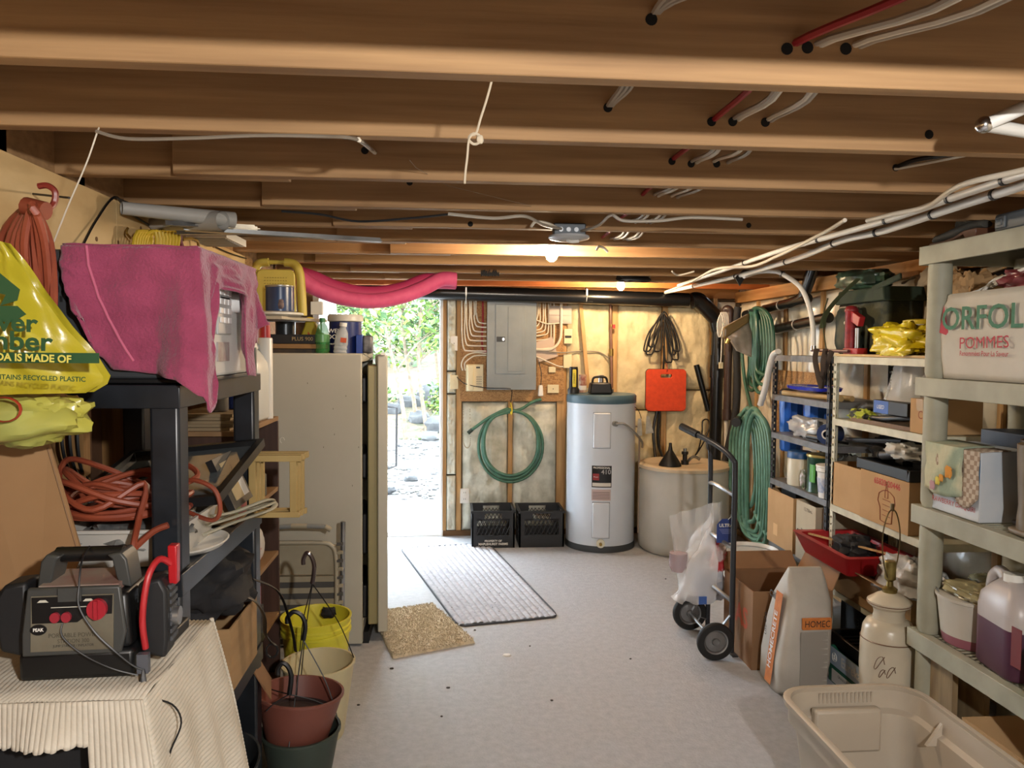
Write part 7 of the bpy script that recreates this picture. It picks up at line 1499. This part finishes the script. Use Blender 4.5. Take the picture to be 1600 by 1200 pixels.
# galvanised bin with handles at the towel edge
t = thing('metal_bin', 'dark metal bin with wire bail handle, between white towel and pots', 'bin', (-.7, 2.28, 0)); b = MB(); b.lathe([(0, .002), (.11, .002), (.16, .3), (.166, .302), (.166, .31), (.158, .31), (.155, .3), (.107, .01), (0, .01)], n=36, sx=.8, sy=1.3); b.build('body', M('bin metal', '#4f5355', '#3a3d3e', rough=.35, metal=.6, scale=8), t)
b = MB(); c = Vector((.13, -.1, .24)); b.tube([c + Vector((.01, dx, dz)) for dx, dz in ((-.03, .03), (.03, .02), (.035, -.06), (-.025, -.07))], .004, 6, closed=True); b.build('bail', CHROME, t)
b = MB(); b.beam((.13, -.12, .3), (.12, -.02, .1), .02, .004, up=(1, 0, 0)); b.build('strap', STEEL, t)
# ================================================================== ceiling things
def JB_(i): return JY[i]
WD = M('dirty white cable', '#a39a8c', rough=.5)
def runs(pxpy, idx, n, label, group=None, mats=None, spread=11, sag=.02, r=.0055, dx=0.):
    pass
# cable bundles through drilled holes: each cable weaves from joist to joist
def through(px, py, j, Zj=None):
    """point on the near face of joist j seen at pixel"""
    return PY(px, py, JY[j])
HOLES = {  # joist index -> list of (px, py) hole centres, near face
    'a': [(8, 1038, 26), (9, 955, 165), (10, 891, 0)]}
cabs = [
    ([(7, 1230, 74), (8, 1112, 190), (9, 1050, 250), (10, 1002, 306), (11, 965, 345), (12, 940, 372)], REDW, 'maroon cable threading through the joists, leftmost of the cable groups at right', .007),
    ([(7, 1263, 74), (8, 1143, 188), (9, 1078, 254), (10, 1020, 306), (11, 985, 347), (12, 952, 373)], WD, 'left twin of white cables right of the maroon one, threading through the joists', .0055),
    ([(7, 1270, 76), (8, 1150, 190), (9, 1086, 256), (10, 1026, 308), (11, 991, 349), (12, 958, 374)], WIRE, 'right twin of white cables right of the maroon one, threading through the joists', .0055),
    ([(7, 1322, 76), (8, 1195, 190), (9, 1112, 254), (10, 1047, 308), (11, 1008, 349), (12, 972, 374)], WIRE, 'left of the last two loose white cables through the joists at right', .0055),
    ([(7, 1330, 78), (8, 1200, 192), (9, 1134, 256), (10, 1055, 310), (11, 1014, 350), (12, 978, 375)], WD, 'rightmost loose white cable through the near joists, next to another', .0055)]
for pts, m, lab, r_ in cabs:
    P = [PY(p_[1], p_[2], JY[p_[0]] + .02) for p_ in pts]; out = []
    first = P[0] + Vector((.16, -.42, .0)); P = [first + Vector((.16, -.42, 0)), first] + P
    for a, c in zip(P, P[1:]):
        out += [a, a.lerp(c, .5) + Vector((.01, 0, -.018 if m is not REDW else .0))]
    out.append(P[-1])
    for v in out: v.z = min(v.z, ZC - .03)
    b = MB(); b.tube(cr(out, 4), r_, 6); tagp(b.build('cable', m), lab, 'cable')
for k in range(3):
    P = [PY(1050 + k * 26, -16, 1.2), PY(1018 + k * 2, 26, JY[7] + .02), PY(975 + k * 8, 128, 1.6), PY(948 + k * 3, 168, JY[8] + .02), PY(925 + k * 3, 215, JY[9] + .02)]
    for v in P: v.z = min(v.z, ZC - .03)
    b = MB(); b.tube(cr(P, 5), .0055, 6); tagp(b.build('cable', WD), ['left', 'middle', 'right'][k] + ' cable of the grey-white trio at top centre-right of the ceiling', 'cable')
hb = MB()
for (j, px, py) in ((7, 1230, 76), (7, 1262, 74), (7, 1322, 76), (7, 1018, 30), (8, 1112, 190), (8, 1145, 190), (8, 1196, 191), (8, 950, 168), (9, 1050, 252), (9, 1080, 256), (9, 1120, 256), (8, 1452, 210), (9, 1400, 262), (9, 570, 235), (10, 640, 285), (11, 735, 350), (11, 1170, 352)):
    p = PY(px, py, JY[j] - .001); hb.cyl(p, p + Vector((0, .003, 0)), .0105, n=14)
hb.build('drilled_hole', HOLE, ceil, kind='stuff')
for (P, m, lab, r_) in (
    ([PY(1400, 262, 2.17), PY(1430, 250, 2.1), PY(1480, 242, 2.0), PY(1530, 230, 1.9)], BLK, 'black cable coming through the third joist at right', .007),
    ([PY(1398, 264, 2.17), PY(1440, 256, 2.1), PY(1490, 246, 2.0), PY(1540, 236, 1.9)], WIRE, 'white cable beside the black one through the third joist at right', .005),
    ([PY(150, 205, 1.72), PY(200, 217, 1.72), PY(300, 216, 1.72), PY(400, 212, 1.72), PY(500, 213, 1.72), PY(558, 218, 1.74), PY(585, 237, 2.17)], M('dull cable', '#7f7465', rough=.6), 'long grey-white cable clipped along the second joist at left', .004),
    ([PY(560, 218, 1.74), PY(570, 225, 1.95), PY(586, 239, 2.17)], WIRE, 'second short cable entering the third joist, left of centre', .0055),
    ([PY(440, 330, 2.6), PY(500, 335, 2.6), PY(560, 346, 2.6), PY(640, 341, 2.6), PY(700, 335, 2.6)], BLKM, 'thin dark wire along a joist at left of centre', .004),
    ([PY(700, 334, 2.58), PY(770, 341, 2.58), PY(820, 338, 2.58), PY(850, 352, 2.8), PY(880, 358, 2.98)], WD, 'grey cable running along a joist into the metal junction box', .0055),
    ([PY(905, 362, 2.98), PY(935, 352, 2.8), PY(955, 336, 2.62), PY(975, 345, 2.6), PY(1030, 345, 2.6), PY(1080, 340, 2.6), PY(1160, 343, 2.6)], WD, 'grey cable leaving the junction box to the right along a joist', .0055),
    ([PY(830, 354, 2.9), PY(838, 346, 2.88), PY(858, 350, 2.9), PY(872, 357, 2.95)], WIRE, 'short white cable looping out of the left of the junction box', .006),
    ([PY(932, 391, 3.45), PY(936, 385, 3.44), PY(944, 388, 3.44), PY(950, 394, 3.44)], WIRE, 'small white cable loop on a joist right of the bright bulb', .006),
    ([PY(1050, 424, 4.3), PY(1060, 430, 4.36), PY(1085, 424, 4.3)], WIRE, 'white cable scrap hanging from a far joist, right of the small bulb', .005),
):
    for v in P: v.z = min(v.z, ZC - .02)
    b = MB(); b.tube(cr(P, 6), r_, 6); tagp(b.build('cable', m), lab, 'cable')
# junction box
p = PY(889, 360, 2.985)
t = thing('junction_box', 'grey metal junction box on a round lampholder under a joist, with plug sockets', 'electrical box', p)
b = MB(); b.cbox((0, -.0, 0), (.125, .05, .05)); b.build('box', M('box grey', '#4f5458', rough=.5, metal=.5), t, bevel=.004)
b = MB()
for i in range(3): b.cyl((-.035 + i * .03, -.0255, .0), (-.035 + i * .03, -.027, .0), .009, n=12)
b.build('knockout', STEEL, t); b = MB(); b.lathe([(0, -.012), (.04, -.012), (.075, -.004), (.08, 0), (.078, .008), (0, .01)], (0, 0, -.03), 32); b.build('round_cover', M('cover pale', '#a9abad', rough=.3), t); b = MB(); b.tube(cr([(-.01, -.03, -.04), (.0, -.05, -.05), (.03, -.05, -.048)], 4), .006, 6); b.build('pull_switch', WHT, t)
# hanging string
b = MB(); P = [PY(799, -8, 1.35), PY(787, 40, 1.35), PY(772, 110, 1.36), PY(762, 150, 1.37), PY(751, 185, 1.38), PY(744, 208, 1.38), PY(736, 212, 1.38), PY(732, 222, 1.375), PY(730, 245, 1.38), PY(727, 270, 1.38), PY(726, 287, 1.38)]
t = thing('string', 'dirty white knotted string with a loop dangling from the joists at centre', 'string', P[0]); b.tube(cr(P, 6), .0022, 6); b.build('cord', M('string', '#b3a68f', rough=.8), t, world=True)
b = MB(); c = PY(742, 217, 1.38); b.tube([c + Vector((.011 * math.cos(a), .002 * math.sin(a * 3), .009 * math.sin(a))) for a in [i * .45 for i in range(14)]], .0025, 6); b.blob(PY(750, 218, 1.38), (.012, .01, .014), 3, .3, nu=10, nv=7, flatb=False); b.build('knot', M('string', '#b3a68f'), t, world=True)
b = MB(); b.tube([PY(640, 250, 2.0), PY(650, 262, 2.1), PY(700, 290, 2.3), PY(830, 322, 2.6)], .0008, 3); tagp(b.build('cobweb', M('cobweb', '#8a7a66', rough=.8)), 'single cobweb strand slanting under the joists at centre', 'cobweb')
# white conduits along the right
XP = 1.62
def cond(pts, r_, lab, mat=WHT, clips=()):
    P = [PZ(x, y, ZPIPE) for x, y in pts]
    t = thing('plastic_pipe', lab, 'pipe', P[0]); b = MB(); b.tube(cr(P, 6), r_, 10); b.build('pipe', mat, t, world=True)
    C_ = cr(P, 6)
    for k in clips:
        a, c = C_[k], C_[k + 1]; d_ = (c - a).normalized(); b = MB(); b.cyl(a - d_ * .006, a + d_ * .006, r_ + .003, n=12); b.build('clip', BLK, t, world=True)
    return t
ZPIPE = 2.0
cond([(1660, 262), (1600, 289), (1500, 321), (1383, 360), (1315, 376), (1244, 404), (1150, 432), (1075, 449), (1040, 457)], .0135, 'lower white plastic water pipe running under the joists on the right', WHT, (9, 14, 19, 25, 31, 36, 41))
ZPIPE = 2.006
cond([(1660, 252), (1600, 272), (1500, 305), (1400, 340), (1310, 366), (1215, 393), (1120, 426), (1060, 446)], .011, 'upper thinner white plastic water pipe running beside the lower one', WHT, (8, 13, 19, 26, 33))
ZPIPE = 1.985
cond([(1640, 256), (1590, 268), (1500, 290), (1450, 322), (1395, 335), (1355, 345)], .0075, 'white cable lying over the pipes at the right edge', WIRE)
ZPIPE = 1.975
cond([(1320, 344), (1290, 362), (1240, 388), (1215, 400), (1175, 416), (1120, 420), (1080, 440), (1040, 456)], .007, 'white cable weaving across the water pipes towards the back', WIRE)
P = [PX(1162, 432, 1.75), PX(1185, 425, 1.85), PX(1208, 424, 1.9), PX(1222, 428, 1.93), PX(1250, 448, 1.97), PX(1264, 478, 1.99), PX(1270, 510, 1.99), PX(1271, 546, 1.99)]
t = thing('plastic_pipe', 'white flexible pipe arching down to the top of the dark shelf', 'pipe', P[-1]); b = MB(); b.tube(cr(P, 7), .0135, 10); b.build('pipe', WHT, t, world=True); b = MB(); b.cyl(P[3] + Vector((-.01, 0, 0)), P[3] + Vector((.01, 0, -.002)), .0175, n=10); b.build('clip', BLK, t, world=True)
b = MB(); b.cyl(P[-1] + Vector((0, 0, -.005)), P[-1] + Vector((0, 0, .02)), .016, n=10); b.build('fitting', CHROME, t, world=True)
P = [PX(1216, 549, 1.93), PX(1208, 555, 1.93), PX(1202, 575, 1.93), PX(1196, 605, 1.94), PX(1188, 632, 1.95)]; t = thing('plastic_pipe', 'short curved white pipe end hooked over the left of the dark shelf', 'pipe', P[0]); b = MB(); b.tube(cr(P, 6), .02, 10, flat=.8); b.build('pipe', WHT, t, world=True)
P = [PY(1540, 195, 1.5), PY(1600, 168, 1.46), PY(1660, 140, 1.42)]; t = thing('plastic_pipe', 'white pipe with metal elbow entering at the upper right edge', 'pipe', P[0])
b = MB(); b.tube(P, .0135, 10); b.tube([P[0] + Vector((0, 0, -.0)), PY(1600, 205, 1.56), PY(1660, 213, 1.6)], .0135, 10); b.build('pipe', WHT, t, world=True); b = MB(); b.blob(P[0] + Vector((-.003, 0, 0)), (.033, .033, .033), 2, .02, e=.9, nu=18, nv=12, flatb=False); b.build('elbow_fitting', CHROME, t, world=True)
# black bits stuck up between joists
lump('black_bundle', 'black plastic wedge hanging between far joists, beside the small bulb', 'bundle', PY(992, 433, 5.25), (.22, .06, .07), BLK, 7, .4, nu=20, nv=12)
b = MB(); random.seed(6)
for i in range(26): x = 752 + i * 1.1; p = PY(x, 430 + random.random() * 2, 4.83); b.cyl(p, p + Vector((0, 0, .03 * random.random() + .012)), .003, n=5)
tagp(b.build('brush', BLKM), 'row of black bristles tacked under a joist left of the bright bulb', 'brush')
b = MB(); b.prism([(0, 0), (.05, .05), (.09, .05), (.03, -.05)], .01, T=Matrix.Translation(PX(1148, 434, 1.72)) @ R_FRONT); tagp(b.build('bracket', BLK), 'small black wedge bracket under the white pipes before the corner', 'bracket')
# rolled ducts and flat aluminium channels under the left joists
VP = M('vinyl white', '#a8a59f', '#9a978f', rough=.5, scale=5)
for k, (px, py, Y, r_, lab) in enumerate(((366, 330, 2.75, .027, 'upper end of the curled white vinyl sheet rolls under the left joists'), (348, 345, 2.68, .033, 'lower white vinyl roll with open end under the left joists'))):
    e_ = PY(px, py, Y); s_ = PX(190 + 50 * k, 321 + 12 * k, XL + .02)
    for v in (e_, s_): v.z = min(v.z, ZJ - r_ - .003)
    t = thing('vinyl_roll', lab, 'roll', e_); b = MB(); b.tube([s_, e_], [r_ * .75, r_], 22, cap=False); b.tube([s_, e_], [r_ * .7, r_ - .002], 22, cap=False); b.build('roll', VP, t, world=True)
AL = M('aluminium dull', '#8f9190', '#77797a', rough=.35, metal=.6, scale=10)
for k, (a, c, Y0, Y1, lab) in enumerate((((262, 352), (400, 358), 2.6, 3.0, 'thin upper metal channel strapped under the left joists'), ((290, 360), (595, 378), 2.75, 3.05, 'long grey metal channel sticking out under the joists left of centre'), ((270, 366), (402, 366), 2.9, 3.1, 'short lower metal channel beside the long grey one'))):
    p, q = PY(*a, Y0), PY(*c, Y1); p.z = min(p.z, ZJ - .012); q.z = min(q.z, ZJ - .012); p.x = max(p.x, XL + .01)
    b = MB(); d_ = (q - p).normalized(); b.beam(p, q, .04, .003); b.beam(p + Vector((0, -.02, .006)), q + Vector((0, -.02, .006)), .002, .014); b.beam(p + Vector((0, .02, .006)), q + Vector((0, .02, .006)), .002, .014); tagp(b.build('metal_channel', AL), lab, 'channel')
t = thing('vent_grille', 'white louvred vent grille lying under the joists above the yellow seat', 'vent', PY(365, 376, 3.5)); p = PY(330, 374, 3.4); b = MB(); b.box((p.x - .12, 3.2, ZJ - .03), (p.x + .12, 3.5, ZJ - .001)); b.build('frame', WHT, t, world=True)
b = MB()
for i in range(9): b.box((p.x - .11, 3.22 + i * .03, ZJ - .034), (p.x + .11, 3.235 + i * .03, ZJ - .03))
b.build('louvres', M('louvre grey', '#8f8f8c'), t, world=True)
# ---- mats on the floor
q = [PZ(627, 858, 0), PZ(762, 850, 0), PZ(871, 964, 0), PZ(717, 979, 0)]
for v in q: v.z = 0
t = thing('runner_mat', 'long pale grey ribbed floor mat running towards the doorway', 'mat', q[3]); t.location.z = 0
MG = M('mat grey', '#b4b5ba', '#9b9ca3', rough=.8, scale=40, bump=.08, bscale=200)
o_ = q[3]; ux = (q[2] - q[3]); vx = (q[0] - q[3]); 
def mp(u, v, z): return q[3].lerp(q[2], u).lerp(q[0].lerp(q[1], u), v) + Vector((0, 0, z))
b = MB(); b.grid(lambda u, v: mp(u, v, .005 + .008 * abs(math.sin(u * PI * 16)) ** .6 + .0015 * math.sin(v * 200 + u * 40) + .004 * noise.noise(Vector((u * 3, v * 4, 0)))), 160, 120); b.build('ribbed_top', MG, t, world=True)
b = MB(); rc = rrect(1.02, 1.012, .06, .5, .5); rc = [(x, y) for x, y in rc]; b.tube([mp(x, y, .004) for x, y in rc], .006, 6, closed=True); b.build('dark_binding', M('mat binding', '#3b3d42', rough=.8), t, world=True)
random.seed(4); b = MB()
for i in range(60):
    u, v = random.random(), random.random(); b.blob(mp(u, v, .01), (.008, .005, .003), i, .3, nu=6, nv=4)
b.build('crumbs', M('crumbs', '#5a4d3c', rough=.9), t, world=True, kind='stuff')
q = [PZ(586, 975, 0), PZ(676, 948, 0), PZ(742, 1005, 0), PZ(613, 1030, 0)]
t = thing('bath_mat', 'shaggy beige bath mat on the floor in front of the freezer door', 'mat', q[3])
def bp_(u, v, z): return q[3].lerp(q[2], u).lerp(q[0].lerp(q[1], u), v) + Vector((0, 0, z))
q[0] = PZ(580, 960, 0); q[1] = PZ(675, 946, 0)
RG = M('shaggy beige', '#d2c6ad', '#baad93', rough=1., scale=40, bump=.4, bscale=110)
b = MB(); b.grid(lambda u, v: bp_(u + .006 * noise.noise(Vector((v * 30, 0, 0))), v + .01 * noise.noise(Vector((u * 30, 1, 0))), (.016 if 0 < u < 1 and 0 < v < 1 else 0) + .006 * noise.noise(Vector((u * 60, v * 60, 0)))), 90, 60); b.build('pile_base', RG, t, world=True, smooth=80)
random.seed(12); b = MB()
for i in range(5200):
    u, v = random.random(), random.random(); p = bp_(u, v, .012); d_ = Vector((random.gauss(0, .008), random.gauss(0, .008), .012)); s = .0035
    b.add([p + Vector((s, 0, 0)), p + Vector((-s, s, 0)), p + d_], [(0, 1, 2)])
b.build('tufts', RG, t, world=True, smooth=0, kind='stuff')
